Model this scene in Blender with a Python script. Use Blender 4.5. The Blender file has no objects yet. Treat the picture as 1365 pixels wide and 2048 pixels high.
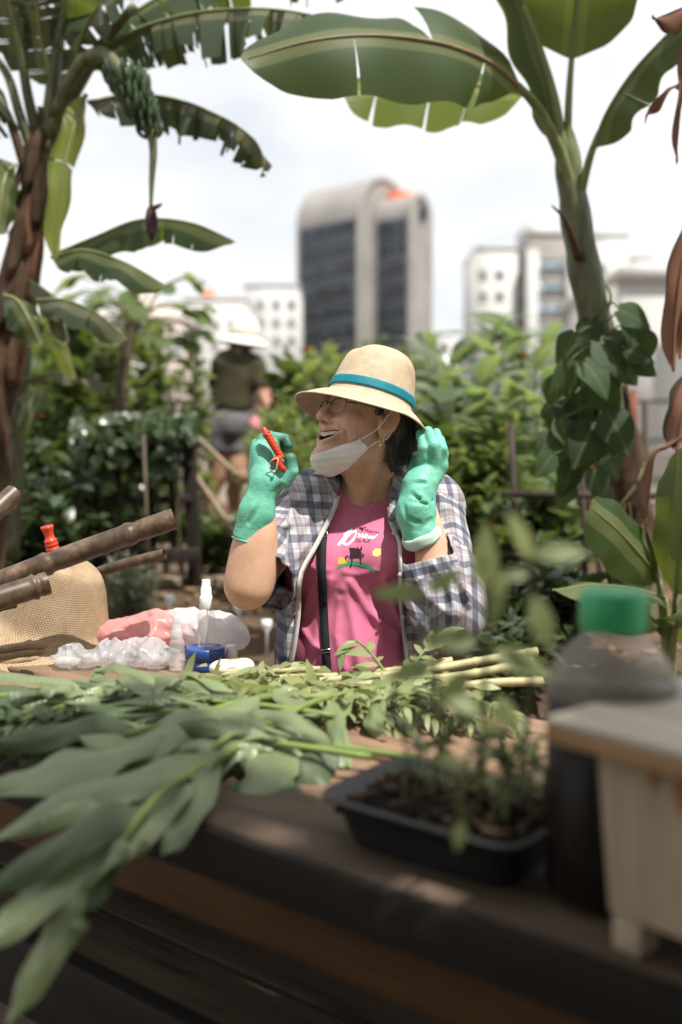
import bpy, math, random
import numpy as np
from mathutils import Vector, Matrix

random.seed(7)
RNG = np.random.default_rng(11)
SC = bpy.context.scene
COL = SC.collection
R = math.radians

# ------------------------------------------------------------------ camera
FPX = 2048 * 35 / 36.0
PITCH = R(4.14)
CAMZ = 1.207
cam_data = bpy.data.cameras.new('camera')
cam = bpy.data.objects.new('camera', cam_data)
COL.objects.link(cam)
cam.location = (0, 0, CAMZ)
cam.rotation_euler = (math.pi / 2 - PITCH, 0, 0)
cam_data.sensor_fit = 'VERTICAL'
cam_data.sensor_height = 36
cam_data.sensor_width = 24
cam_data.lens = 35
cam_data.clip_start = 0.05
cam_data.clip_end = 3000
cam_data.dof.use_dof = True
cam_data.dof.focus_distance = 2.0
cam_data.dof.aperture_fstop = 1.65
cam_data.dof.aperture_blades = 0
SC.camera = cam

# ------------------------------------------------------------------ world and sun
SUN_DIR = Vector((0.30, -0.34, 0.89)).normalized()      # towards the sun
SUN_EL = math.asin(SUN_DIR.z)
SUN_AZ = math.atan2(SUN_DIR.x, SUN_DIR.y)
world = bpy.data.worlds.new('World')
SC.world = world
world.use_nodes = True
wn = world.node_tree
wn.nodes.clear()
w_out = wn.nodes.new('ShaderNodeOutputWorld')
w_bg = wn.nodes.new('ShaderNodeBackground')
w_bg.inputs['Strength'].default_value = 0.10
w_sky = wn.nodes.new('ShaderNodeTexSky')
w_sky.sky_type = 'NISHITA'
w_sky.sun_disc = False
w_sky.sun_elevation = SUN_EL
w_sky.sun_rotation = SUN_AZ
w_sky.air_density = 1.0
w_sky.dust_density = 2.0
w_tc = wn.nodes.new('ShaderNodeTexCoord')
w_map = wn.nodes.new('ShaderNodeMapping')
w_map.inputs['Scale'].default_value = (1.0, 1.0, 2.2)
w_map.inputs['Location'].default_value = (0.35, 0.1, 0.2)
w_n = wn.nodes.new('ShaderNodeTexNoise')
w_n.inputs['Scale'].default_value = 2.6
w_n.inputs['Detail'].default_value = 6
w_n.inputs['Roughness'].default_value = 0.55
w_n2 = wn.nodes.new('ShaderNodeTexNoise')
w_n2.inputs['Scale'].default_value = 5.0
w_n2.inputs['Detail'].default_value = 5
w_r = wn.nodes.new('ShaderNodeValToRGB')
w_r.color_ramp.elements[0].position = 0.28
w_r.color_ramp.elements[0].color = (0.62, 0.62, 0.62, 1)
w_r.color_ramp.elements[1].position = 0.52
w_r.color_ramp.elements[1].color = (1, 1, 1, 1)
w_c = wn.nodes.new('ShaderNodeValToRGB')
w_c.color_ramp.elements[0].position = 0.32
w_c.color_ramp.elements[0].color = (6.5, 6.65, 6.8, 1)
w_c.color_ramp.elements[1].position = 0.62
w_c.color_ramp.elements[1].color = (7.6, 7.6, 7.55, 1)
w_mix = wn.nodes.new('ShaderNodeMix')
w_mix.data_type = 'RGBA'
L = wn.links.new
L(w_tc.outputs['Generated'], w_map.inputs['Vector'])
L(w_map.outputs['Vector'], w_n.inputs['Vector'])
L(w_map.outputs['Vector'], w_n2.inputs['Vector'])
L(w_n.outputs['Fac'], w_r.inputs['Fac'])
L(w_n2.outputs['Fac'], w_c.inputs['Fac'])
L(w_r.outputs['Color'], w_mix.inputs['Factor'])
L(w_sky.outputs['Color'], w_mix.inputs['A'])
L(w_c.outputs['Color'], w_mix.inputs['B'])
L(w_mix.outputs['Result'], w_bg.inputs['Color'])
L(w_bg.outputs['Background'], w_out.inputs['Surface'])

sun_d = bpy.data.lights.new('sun', 'SUN')
sun_d.energy = 4.6
sun_d.angle = R(0.8)
sun_d.color = (1.0, 0.95, 0.87)
sun_o = bpy.data.objects.new('sun', sun_d)
sun_o.rotation_euler = SUN_DIR.to_track_quat('Z', 'Y').to_euler()
COL.objects.link(sun_o)

SC.view_settings.view_transform = 'Standard'
SC.view_settings.look = 'None'
SC.view_settings.gamma = 1
SC.view_settings.use_curve_mapping = False
SC.view_settings.exposure = 0.60
SC.render.engine = 'CYCLES'
SC.cycles.use_denoising = True
SC.cycles.max_bounces = 8
SC.cycles.transparent_max_bounces = 12
SC.cycles.sample_clamp_indirect = 6.0
SC.cycles.caustics_reflective = False
SC.cycles.caustics_refractive = False

# ------------------------------------------------------------------ pixel -> world helpers
FWD = np.array([0, math.cos(PITCH), -math.sin(PITCH)])
UPV = np.array([0, math.sin(PITCH), math.cos(PITCH)])
CAMP = np.array([0, 0, CAMZ])


def ray(px, py):
    return np.array([(px - 682.5) / FPX, 0, 0]) + UPV * ((1024 - py) / FPX) + FWD


def at(px, py, Y):
    d = ray(px, py)
    return CAMP + d * (Y / d[1])


def onz(px, py, z):
    d = ray(px, py)
    return CAMP + d * ((z - CAMZ) / d[2])


def px_of(P):
    """world points (N,3) -> photo pixel coordinates"""
    Q = np.asarray(P, float) - CAMP
    dep = Q @ FWD
    return 682.5 + FPX * Q[:, 0] / dep, 1024 - FPX * (Q @ UPV) / dep


# ------------------------------------------------------------------ tags and linking
def tag(o, label=None, cat=None, group=None, kind=None):
    if label: o['label'] = label
    if cat: o['category'] = cat
    if group: o['group'] = group
    if kind: o['kind'] = kind
    return o


def thing(name, label, cat, loc=(0, 0, 0), group=None, rz=0.0):
    o = bpy.data.objects.new(name, None)
    o.empty_display_size = 0.1
    COL.objects.link(o)
    o.location = loc
    o.rotation_euler = (0, 0, rz)
    return tag(o, label, cat, group)


def link(name, mesh, mat=None, parent=None, smooth=True):
    """link a mesh given in WORLD coordinates; parents keep world placement"""
    o = bpy.data.objects.new(name, mesh)
    COL.objects.link(o)
    if mat is not None and not mesh.materials:
        mesh.materials.append(mat)
    if parent is not None:
        o.parent = parent
        o.matrix_parent_inverse = world_mat(parent).inverted()
    return o


def world_mat(o):
    m = Matrix.LocRotScale(o.location, o.rotation_euler, o.scale)
    if o.parent:
        m = world_mat(o.parent) @ o.matrix_parent_inverse @ m
    return m


def np_mesh(name, V, F, smooth=True, attrs=None):
    """V (N,3); F list of (M,k) int arrays with constant k"""
    me = bpy.data.meshes.new(name)
    V = np.asarray(V, np.float32)
    if not isinstance(F, (list, tuple)) or (len(F) and np.ndim(F[0]) == 1):
        F = [np.asarray(F, np.int32)]
    F = [np.asarray(f, np.int32) for f in F if len(f)]
    me.vertices.add(len(V))
    me.vertices.foreach_set('co', V.ravel())
    nl = sum(f.size for f in F)
    npoly = sum(len(f) for f in F)
    me.loops.add(nl)
    me.polygons.add(npoly)
    me.loops.foreach_set('vertex_index', np.concatenate([f.ravel() for f in F]) if F else np.zeros(0, np.int32))
    starts, tot = [], 0
    for f in F:
        starts.append(tot + np.arange(len(f)) * f.shape[1])
        tot += f.size
    me.polygons.foreach_set('loop_start', np.concatenate(starts).astype(np.int32))
    if smooth:
        me.polygons.foreach_set('use_smooth', np.ones(npoly, bool))
    if attrs:
        for k, a in attrs.items():
            a = np.asarray(a, np.float32)
            if a.ndim == 1:
                at_ = me.attributes.new(k, 'FLOAT', 'POINT')
                at_.data.foreach_set('value', a)
            else:
                if a.shape[1] == 2: a = np.concatenate([a, np.zeros((len(a), 1), np.float32)], 1)
                at_ = me.attributes.new(k, 'FLOAT_VECTOR', 'POINT')
                at_.data.foreach_set('vector', a.ravel())
    me.update(calc_edges=True)
    me.validate()
    return me


# ------------------------------------------------------------------ mesh pieces (lists of V,F merged with MB)
class MB:
    def __init__(self):
        self.V, self.F3, self.F4, self.n = [], [], [], 0

    def add(self, V, F):
        V = np.asarray(V, float)
        for f in F:
            (self.F4 if len(f) == 4 else self.F3).append([i + self.n for i in f])
        self.V.append(V)
        self.n += len(V)
        return self

    def build(self, name, mat=None, parent=None, smooth=False, bevel=0.0):
        V = np.concatenate(self.V)
        Fs = []
        if self.F4: Fs.append(np.array(self.F4))
        if self.F3: Fs.append(np.array(self.F3))
        me = np_mesh(name, V, Fs, smooth)
        o = link(name, me, mat, parent)
        if bevel:
            m = o.modifiers.new('bevel', 'BEVEL')
            m.width = bevel
            m.segments = 2
            m.limit_method = 'ANGLE'
        return o


def box(c, s, M=None):
    """centre, full sizes, optional 3x3 axes (columns)"""
    c = np.asarray(c, float)
    hs = np.asarray(s, float) / 2
    V = np.array([[x, y, z] for x in (-1, 1) for y in (-1, 1) for z in (-1, 1)]) * hs
    if M is not None: V = V @ np.asarray(M).T
    F = [(0, 1, 3, 2), (4, 6, 7, 5), (0, 4, 5, 1), (2, 3, 7, 6), (0, 2, 6, 4), (1, 5, 7, 3)]
    return V + c, F


def frame_of(d):
    d = np.asarray(d, float)
    d = d / np.linalg.norm(d)
    a = np.array([0, 0, 1.0]) if abs(d[2]) < 0.9 else np.array([1.0, 0, 0])
    x = np.cross(a, d); x /= np.linalg.norm(x)
    y = np.cross(d, x)
    return x, y, d


def tube(pts, rad, n=10, cap=True, flat=1.0):
    """tube along a polyline with per point radius"""
    pts = [np.asarray(p, float) for p in pts]
    if np.isscalar(rad): rad = [rad] * len(pts)
    V, F = [], []
    x, y, d = frame_of(pts[1] - pts[0])
    for i, p in enumerate(pts):
        if i == 0: t = pts[1] - pts[0]
        elif i == len(pts) - 1: t = pts[-1] - pts[-2]
        else: t = pts[i + 1] - pts[i - 1]
        t = t / (np.linalg.norm(t) + 1e-9)
        x = x - t * (x @ t); x /= np.linalg.norm(x)
        y = np.cross(t, x)
        for k in range(n):
            a = 2 * math.pi * k / n
            V.append(p + rad[i] * (math.cos(a) * x + math.sin(a) * flat * y))
    for i in range(len(pts) - 1):
        for k in range(n):
            k2 = (k + 1) % n
            F.append((i * n + k, i * n + k2, (i + 1) * n + k2, (i + 1) * n + k))
    if cap:
        for i, rev in ((0, True), (len(pts) - 1, False)):
            c = len(V)
            V.append(pts[i])
            for k in range(n):
                k2 = (k + 1) % n
                a, b = i * n + k, i * n + k2
                F.append((c, b, a) if rev else (c, a, b))
    return np.array(V), F


def lathe(prof, n=32, c=(0, 0, 0), M=None, sx=1.0, sy=1.0):
    """profile list of (r, z) about local z; closes where r==0"""
    V, F = [], []
    for r, z in prof:
        for k in range(n):
            a = 2 * math.pi * k / n
            V.append((r * sx * math.cos(a), r * sy * math.sin(a), z))
    for i in range(len(prof) - 1):
        for k in range(n):
            k2 = (k + 1) % n
            F.append((i * n + k, i * n + k2, (i + 1) * n + k2, (i + 1) * n + k))
    V = np.array(V)
    if M is not None: V = V @ np.asarray(M).T
    return V + np.asarray(c, float), F


def smooth_path(pts, n):
    """Catmull-Rom through points"""
    P = [np.asarray(p, float) for p in pts]
    P = [2 * P[0] - P[1]] + P + [2 * P[-1] - P[-2]]
    out = []
    segs = len(P) - 3
    for j in range(n):
        t = j / (n - 1) * segs
        i = min(int(t), segs - 1)
        u = t - i
        p0, p1, p2, p3 = P[i:i + 4]
        out.append(0.5 * ((2 * p1) + (-p0 + p2) * u + (2 * p0 - 5 * p1 + 4 * p2 - p3) * u * u + (-p0 + 3 * p1 - 3 * p2 + p3) * u ** 3))
    return np.array(out)


# ------------------------------------------------------------------ signed distance modelling
def cap(a, b, ra, rb=None):
    a = np.asarray(a, np.float32); b = np.asarray(b, np.float32)
    rb = ra if rb is None else rb
    ab = b - a
    L2 = float(ab @ ab) + 1e-12

    def f(P):
        h = np.clip(((P - a) @ ab) / L2, 0, 1)
        return np.linalg.norm(P - a - h[:, None] * ab, axis=1) - (ra + (rb - ra) * h)
    return f


def ell(c, r, M=None):
    c = np.asarray(c, np.float32); r = np.asarray(r, np.float32)
    M = None if M is None else np.asarray(M, np.float32)

    def f(P):
        Q = P - c
        if M is not None: Q = Q @ M
        k0 = np.linalg.norm(Q / r, axis=1)
        k1 = np.linalg.norm(Q / (r * r), axis=1)
        return k0 * (k0 - 1) / (k1 + 1e-6)
    return f


def chain(pts, rads):
    fs = [cap(pts[i], pts[i + 1], rads[i], rads[i + 1]) for i in range(len(pts) - 1)]

    def f(P):
        d = fs[0](P)
        for g in fs[1:]: d = np.minimum(d, g(P))
        return d
    return f


def smin(a, b, k):
    h = np.clip(0.5 + 0.5 * (b - a) / k, 0, 1)
    return b + (a - b) * h - k * h * (1 - h)


def smax(a, b, k):
    return -smin(-a, -b, k)


def U(k, *fs):
    def f(P):
        d = fs[0](P)
        for g in fs[1:]: d = smin(d, g(P), k)
        return d
    return f


def SUB(k, f0, *gs):
    def f(P):
        d = f0(P)
        for g in gs: d = smax(d, -g(P), k)
        return d
    return f


def local(f0, o, M):
    o = np.asarray(o, np.float32); M = np.asarray(M, np.float32)
    return lambda P: f0((P - o) @ M)


def sines(P, freq, seed, n=6, stretch=(1, 1, 1)):
    """cheap smooth 3d noise in -1..1"""
    r = np.random.default_rng(seed)
    out = np.zeros(len(P), np.float32)
    Q = P * np.asarray(stretch, np.float32)
    for i in range(n):
        k = r.normal(size=3); k /= np.linalg.norm(k)
        k2 = r.normal(size=3); k2 /= np.linalg.norm(k2)
        ph, ph2 = r.uniform(0, 6.28, 2)
        out += np.sin(Q @ (k * freq * r.uniform(0.7, 1.5)).astype(np.float32) + ph + 1.3 * np.sin(Q @ (k2 * freq * 0.6).astype(np.float32) + ph2))
    return out / n ** 0.5 / 1.2


def sdf_mesh(name, f, lo, hi, h, slack=1.6, attrs=None):
    lo = np.asarray(lo, float); hi = np.asarray(hi, float)
    B = 8
    nb = np.maximum(1, np.ceil((hi - lo) / (h * B)).astype(int))
    N = nb * B
    cb = np.stack(np.meshgrid(*[np.arange(k) for k in nb], indexing='ij'), -1).reshape(-1, 3)
    cen = (lo + (cb * B + (B - 1) / 2) * h).astype(np.float32)
    dc = np.concatenate([f(cen[i:i + 200000]) for i in range(0, len(cen), 200000)])
    val = np.repeat(np.repeat(np.repeat(np.sign(dc).reshape(nb), B, 0), B, 1), B, 2).astype(np.float32)
    keep = np.abs(dc) < B * h * 0.87 * slack
    kb = cb[keep] * B
    off = np.stack(np.meshgrid(np.arange(B), np.arange(B), np.arange(B), indexing='ij'), -1).reshape(-1, 3)
    for i in range(0, len(kb), 600):
        ii = (kb[i:i + 600, None, :] + off[None]).reshape(-1, 3)
        v = f((lo + ii * h).astype(np.float32))
        val[ii[:, 0], ii[:, 1], ii[:, 2]] = v
    val = np.pad(val, 1, constant_values=1.0)
    lo = lo - h
    s = val < 0
    nx, ny, nz = np.array(val.shape) - 1
    cnt = np.zeros((nx, ny, nz), np.int8)
    for dx in (0, 1):
        for dy in (0, 1):
            for dz in (0, 1):
                cnt += s[dx:nx + dx, dy:ny + dy, dz:nz + dz]
    mixed = (cnt > 0) & (cnt < 8)
    ci = np.argwhere(mixed)
    idx = -np.ones((nx, ny, nz), np.int64)
    idx[mixed] = np.arange(len(ci))
    acc = np.zeros((len(ci), 3)); num = np.zeros(len(ci))
    C = [(0, 0, 0), (1, 0, 0), (0, 1, 0), (1, 1, 0), (0, 0, 1), (1, 0, 1), (0, 1, 1), (1, 1, 1)]
    for a in range(8):
        for b in range(a + 1, 8):
            dd = np.array(C[b]) - np.array(C[a])
            if np.abs(dd).sum() != 1: continue
            va = val[tuple((ci + C[a]).T)]; vb = val[tuple((ci + C[b]).T)]
            m = (va < 0) != (vb < 0)
            t = np.where(m, va / np.where(m, va - vb, 1), 0)
            acc += np.where(m[:, None], np.array(C[a]) + t[:, None] * dd, 0)
            num += m
    V = lo + (ci + acc / num[:, None]) * h
    quads = []
    for ax in range(3):
        u, v = (ax + 1) % 3, (ax + 2) % 3
        sl0 = [slice(None)] * 3; sl1 = [slice(None)] * 3
        sl0[ax] = slice(0, -1); sl1[ax] = slice(1, None)
        s0, s1 = s[tuple(sl0)], s[tuple(sl1)]
        e = np.argwhere(s0 != s1)
        ok = (e[:, u] > 0) & (e[:, v] > 0) & (e[:, u] < [nx, ny, nz][u]) & (e[:, v] < [nx, ny, nz][v])
        e = e[ok]
        flip = s0[tuple(e.T)]
        eu = np.zeros(3, int); eu[u] = 1
        ev = np.zeros(3, int); ev[v] = 1
        q = np.stack([idx[tuple((e - eu - ev).T)], idx[tuple((e - ev).T)], idx[tuple(e.T)], idx[tuple((e - eu).T)]], 1)
        q[~flip] = q[~flip][:, ::-1]
        quads.append(q)
    Q = np.concatenate(quads)
    Q = Q[(Q >= 0).all(1)]
    A = None
    if attrs: A = {k: g(V.astype(np.float32)) for k, g in attrs.items()}
    return np_mesh(name, V, [Q], True, A)


def grad(f, P, e=0.0006):
    g = np.zeros_like(P)
    for k in range(3):
        dv = np.zeros(3, np.float32); dv[k] = e
        g[:, k] = (f((P + dv).astype(np.float32)) - f((P - dv).astype(np.float32))) / (2 * e)
    return g


def sdf_sheet(name, f, cut, lo, hi, h, attrs=None, slack=1.6):
    """open cloth: the surface of f with everything where cut > 0 trimmed off along a clean edge"""
    me = sdf_mesh(name, f, lo, hi, h, slack)
    n = len(me.vertices)
    V = np.zeros(n * 3, np.float32); me.vertices.foreach_get('co', V); V = V.reshape(-1, 3)
    Q = np.zeros(len(me.polygons) * 4, np.int32); me.polygons.foreach_get('vertices', Q); Q = Q.reshape(-1, 4)
    c = cut(V)
    Q = Q[(c[Q] <= 0).any(1)]
    used = np.unique(Q)
    mp = -np.ones(n, int); mp[used] = np.arange(len(used))
    V = V[used].copy(); Q = mp[Q]; c = c[used]
    bad = np.where(c > 0)[0]
    for _ in range(4):
        P = V[bad]
        cc = cut(P)
        g = grad(cut, P)
        g2 = (g * g).sum(1)
        st = np.where(g2[:, None] > 0.02, g * (cc / np.maximum(g2, 0.02))[:, None], 0)
        ln = np.linalg.norm(st, axis=1, keepdims=True)
        st *= np.minimum(1, h * 1.2 / np.maximum(ln, 1e-9))
        V[bad] = P - st
    bpy.data.meshes.remove(me)
    A = {k: g(V.astype(np.float32)) for k, g in attrs.items()} if attrs else None
    return np_mesh(name, V, [Q], True, A)


def thicken(o, t, off=-1):
    m = o.modifiers.new('thick', 'SOLIDIFY'); m.thickness = t; m.offset = off
    return o


def march(f, o, d, t0, t1, n=60):
    """first surface hit along rays (N,3) from o, direction d"""
    o = np.asarray(o, np.float32)
    t = np.full(len(o), t0, np.float32)
    for _ in range(n):
        v = f((o + d * t[:, None]).astype(np.float32))
        t = np.minimum(t + np.maximum(v, 0.0) * 0.8, t1)
    return o + d * t[:, None]
# ------------------------------------------------------------------ materials
class NT:
    def __init__(self, name):
        self.m = bpy.data.materials.new(name)
        self.m.use_nodes = True
        self.t = self.m.node_tree
        self.b = self.t.nodes['Principled BSDF']
        self.out = self.t.nodes['Material Output']

    def n(self, typ, **kw):
        x = self.t.nodes.new('ShaderNode' + typ)
        for k, v in kw.items():
            if hasattr(x, k) and k not in x.inputs: setattr(x, k, v)
            else: x.inputs[k].default_value = v
        return x

    def l(self, a, b):
        self.t.links.new(a, b)

    def math(self, op, a, b=None):
        x = self.t.nodes.new('ShaderNodeMath')
        x.operation = op
        for i, v in enumerate((a, b)):
            if v is None: continue
            if isinstance(v, (int, float)): x.inputs[i].default_value = v
            else: self.l(v, x.inputs[i])
        return x.outputs[0]

    def mix(self, fac, a, b, blend='MIX'):
        x = self.t.nodes.new('ShaderNodeMix')
        x.data_type = 'RGBA'
        x.blend_type = blend
        for nm, v in (('Factor', fac), ('A', a), ('B', b)):
            i = [s for s in x.inputs if s.name == nm and s.enabled][0] if nm != 'Factor' else x.inputs[0]
            if nm == 'A': i = x.inputs[6]
            if nm == 'B': i = x.inputs[7]
            if isinstance(v, (int, float)): i.default_value = v
            elif isinstance(v, tuple): i.default_value = (*v, 1) if len(v) == 3 else v
            else: self.l(v, i)
        return x.outputs[2]

    def ramp(self, fac, stops, interp='LINEAR'):
        x = self.t.nodes.new('ShaderNodeValToRGB')
        x.color_ramp.interpolation = interp
        e = x.color_ramp.elements
        while len(e) < len(stops): e.new(0.5)
        for i, (p, c) in enumerate(stops):
            e[i].position = p
            e[i].color = (*c, 1) if len(c) == 3 else c
        self.l(fac, x.inputs['Fac'])
        return x.outputs['Color']

    def noise(self, scale, detail=4, vec=None, rough=0.55):
        x = self.n('TexNoise', Scale=scale, Detail=detail, Roughness=rough)
        if vec is not None: self.l(vec, x.inputs['Vector'])
        return x.outputs['Fac']

    def obj(self):
        return self.t.nodes.new('ShaderNodeTexCoord').outputs['Object']

    def attr(self, name):
        x = self.t.nodes.new('ShaderNodeAttribute')
        x.attribute_name = name
        return x

    def bump(self, h, strength, dist=0.002):
        x = self.n('Bump', Strength=strength, Distance=dist)
        self.l(h, x.inputs['Height'])
        self.l(x.outputs['Normal'], self.b.inputs['Normal'])
        return x


def sc3(c, k):
    return tuple(min(1, v * k) for v in c)


def plain(name, c, rough=0.6, spec=0.3, nscale=8.0, amt=0.25, bump=0.0, bscale=60.0, rnd=0.0, metal=0.0, sss=0.0):
    t = NT(name)
    v = t.obj()
    n = t.noise(nscale, 5, v)
    col = t.ramp(n, [(0.3, sc3(c, 1 - amt)), (0.7, sc3(c, 1 + amt))])
    if rnd:
        oi = t.n('ObjectInfo').outputs['Random']
        h = t.n('HueSaturation')
        t.l(t.math('ADD', t.math('MULTIPLY', oi, 2 * rnd), 1 - rnd), h.inputs['Value'])
        t.l(col, h.inputs['Color'])
        col = h.outputs['Color']
    t.l(col, t.b.inputs['Base Color'])
    t.b.inputs['Roughness'].default_value = rough
    t.b.inputs['Specular IOR Level'].default_value = spec
    t.b.inputs['Metallic'].default_value = metal
    if sss:
        t.b.inputs['Subsurface Weight'].default_value = sss
        t.b.inputs['Subsurface Radius'].default_value = (0.01, 0.005, 0.003)
    if bump:
        t.bump(t.noise(bscale, 5, v), bump)
    return t.m


def leafmat(name, c, tc=None, trans=0.35, rough=0.45, spec=0.4, vein=0.0, var=0.3):
    """leaf: gloss + translucency; colour varies with the leaf ('rnd' attribute or object) and blotches"""
    t = NT(name)
    v = t.obj()
    at_ = t.attr('rnd')
    oi = t.n('ObjectInfo').outputs['Random']
    r = t.math('FRACT', t.math('ADD', at_.outputs['Fac'], oi))
    n = t.noise(14.0, 4, v)
    col = t.ramp(r, [(0.0, sc3(c, 1 - var)), (0.5, c), (1.0, (min(1, c[0] * (1 + 1.3 * var)), min(1, c[1] * (1 + var)), c[2] * (1 + 0.5 * var)))])
    col = t.mix(t.math('MULTIPLY', n, 0.5), col, sc3(c, 0.6))
    if vein:
        uv = t.attr('suv')
        sx = t.n('SeparateXYZ')
        t.l(uv.outputs['Vector'], sx.inputs['Vector'])
        mid = t.math('LESS_THAN', t.math('ABSOLUTE', sx.outputs['X']), 0.035)
        wv = t.math('SINE', t.math('MULTIPLY', t.math('ADD', sx.outputs['Y'], t.math('MULTIPLY', t.math('ABSOLUTE', sx.outputs['X']), -0.12)), 620.0))
        col = t.mix(t.math('MULTIPLY', t.math('ADD', wv, 1.0), 0.035 * vein), col, sc3(c, 0.55))
        col = t.mix(t.math('MULTIPLY', mid, 0.75 * vein), col, (min(1, c[0] * 3.0 + .03), min(1, c[1] * 2.0 + .02), c[2] * 1.8 + 0.02))
        bp = t.n('Bump', Strength=0.15, Distance=0.0015)
        t.l(wv, bp.inputs['Height'])
        t.l(bp.outputs['Normal'], t.b.inputs['Normal'])
    t.l(col, t.b.inputs['Base Color'])
    t.b.inputs['Roughness'].default_value = rough
    t.b.inputs['Specular IOR Level'].default_value = spec
    tr = t.n('BsdfTranslucent')
    tc = tc or (c[0] * 1.9, c[1] * 1.7, c[2] * 0.8)
    t.l(t.mix(0.75, col, tc), tr.inputs['Color'])
    ms = t.n('MixShader', Fac=trans)
    t.l(t.b.outputs[0], ms.inputs[1])
    t.l(tr.outputs[0], ms.inputs[2])
    t.l(ms.outputs[0], t.out.inputs['Surface'])
    return t.m


def clear(name, c=(1, 1, 1), ior=1.3, rough=0.05, alpha=0.25):
    """thin clear plastic: mostly see-through with a gloss"""
    t = NT(name)
    t.b.inputs['Base Color'].default_value = (*c, 1)
    t.b.inputs['Roughness'].default_value = rough
    t.b.inputs['Specular IOR Level'].default_value = 0.6
    t.b.inputs['Alpha'].default_value = alpha
    return t.m


def straw(name, c, row=0.0046, k=1150.0):
    t = NT(name)
    uv = t.attr('suv')
    sx = t.n('SeparateXYZ')
    t.l(uv.outputs['Vector'], sx.inputs['Vector'])
    u, v = sx.outputs['X'], sx.outputs['Y']
    rr = t.math('DIVIDE', v, row)
    fl = t.math('FLOOR', rr)
    fr = t.math('SUBTRACT', t.math('FRACT', rr), 0.5)
    par = t.math('SUBTRACT', t.math('MULTIPLY', t.math('MODULO', fl, 2.0), 2.0), 1.0)
    sl = t.math('MULTIPLY', t.math('MULTIPLY', fr, par), row * 1.2)
    st = t.math('SINE', t.math('MULTIPLY', t.math('ADD', u, sl), k))
    gap = t.math('POWER', t.math('MULTIPLY', t.math('ABSOLUTE', fr), 2.0), 4.0)
    n = t.noise(60, 4, t.obj())
    n2 = t.noise(9, 4, t.obj())
    hgt = t.math('SUBTRACT', st, t.math('MULTIPLY', gap, 2.0))
    f = t.math('ADD', t.math('MULTIPLY', hgt, 0.15), t.math('ADD', t.math('MULTIPLY', n, 0.5), t.math('MULTIPLY', n2, 0.4)))
    col = t.ramp(f, [(0.08, (c[0] * .5, c[1] * .42, c[2] * .32)), (0.40, sc3(c, 0.92)), (0.75, (c[0] * 1.12, c[1] * 1.14, c[2] * 1.2))])
    t.l(col, t.b.inputs['Base Color'])
    t.b.inputs['Roughness'].default_value = 0.62
    t.b.inputs['Specular IOR Level'].default_value = 0.3
    t.bump(hgt, 0.35, 0.001)
    return t.m


def plaid(name):
    t = NT(name)
    uv = t.attr('suv')
    sx = t.n('SeparateXYZ')
    t.l(uv.outputs['Vector'], sx.inputs['Vector'])
    n = t.noise(30, 3, t.obj())
    W, NV, PU, AQ = (0.70, 0.69, 0.69), (0.17, 0.185, 0.27), (0.37, 0.31, 0.36), (0.62, 0.74, 0.76)
    stops = [(0.0, W), (0.07, NV), (0.30, W), (0.36, AQ), (0.41, W), (0.52, PU), (0.62, (0.5, 0.46, 0.49)), (0.80, W), (0.88, (0.5, 0.5, 0.56)), (0.92, W)]
    cols = []
    for s, o in ((sx.outputs['X'], 0.1), (sx.outputs['Y'], 0.45)):
        f = t.math('FRACT', t.math('ADD', t.math('DIVIDE', s, 0.064), o + 20))
        cols.append(t.ramp(f, stops, 'CONSTANT'))
    c = t.mix(1.0, cols[0], cols[1], 'MULTIPLY')
    c = t.mix(0.22, c, t.mix(0.5, cols[0], cols[1]))
    g = t.n('Gamma', Gamma=1.15)
    t.l(c, g.inputs['Color'])
    c = t.mix(t.math('MULTIPLY', n, 0.25), g.outputs['Color'], (0.45, 0.42, 0.43))
    t.l(c, t.b.inputs['Base Color'])
    t.b.inputs['Roughness'].default_value = 0.85
    t.b.inputs['Specular IOR Level'].default_value = 0.15
    wv = t.math('ADD', t.math('SINE', t.math('MULTIPLY', sx.outputs['X'], 5200)), t.math('SINE', t.math('MULTIPLY', sx.outputs['Y'], 5200)))
    t.bump(t.math('ADD', wv, t.math('MULTIPLY', t.noise(40, 5, t.obj()), 6.0)), 0.3, 0.0015)
    return t.m


def wood(name, c, c2, scale=6.0, axis='X', rough=0.7, bump=0.4):
    t = NT(name)
    mp = t.n('Mapping')
    s = {'X': (0.12, 1.6, 1.6), 'Y': (1.6, 0.12, 1.6), 'Z': (1.6, 1.6, 0.12)}[axis]
    mp.inputs['Scale'].default_value = s
    oi = t.n('ObjectInfo').outputs['Random']
    ad = t.n('VectorMath', operation='ADD')
    t.l(t.obj(), ad.inputs[0])
    cm = t.n('CombineXYZ')
    t.l(t.math('MULTIPLY', oi, 17.0), cm.inputs['X'])
    t.l(t.math('MULTIPLY', oi, 7.0), cm.inputs['Y'])
    t.l(t.math('MULTIPLY', oi, 5.0), cm.inputs['Z'])
    t.l(cm.outputs[0], ad.inputs[1])
    t.l(ad.outputs[0], mp.inputs['Vector'])
    n = t.noise(scale * 4, 8, mp.outputs['Vector'], 0.65)
    n2 = t.noise(scale * 0.6, 3, t.obj())
    col = t.ramp(n, [(0.32, c2), (0.5, c), (0.72, sc3(c, 1.35))])
    col = t.mix(t.math('MULTIPLY', n2, 0.55), col, c2)
    t.l(col, t.b.inputs['Base Color'])
    t.b.inputs['Roughness'].default_value = rough
    t.b.inputs['Specular IOR Level'].default_value = 0.3
    t.bump(n, bump, 0.003)
    return t.m


M = {}
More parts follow.
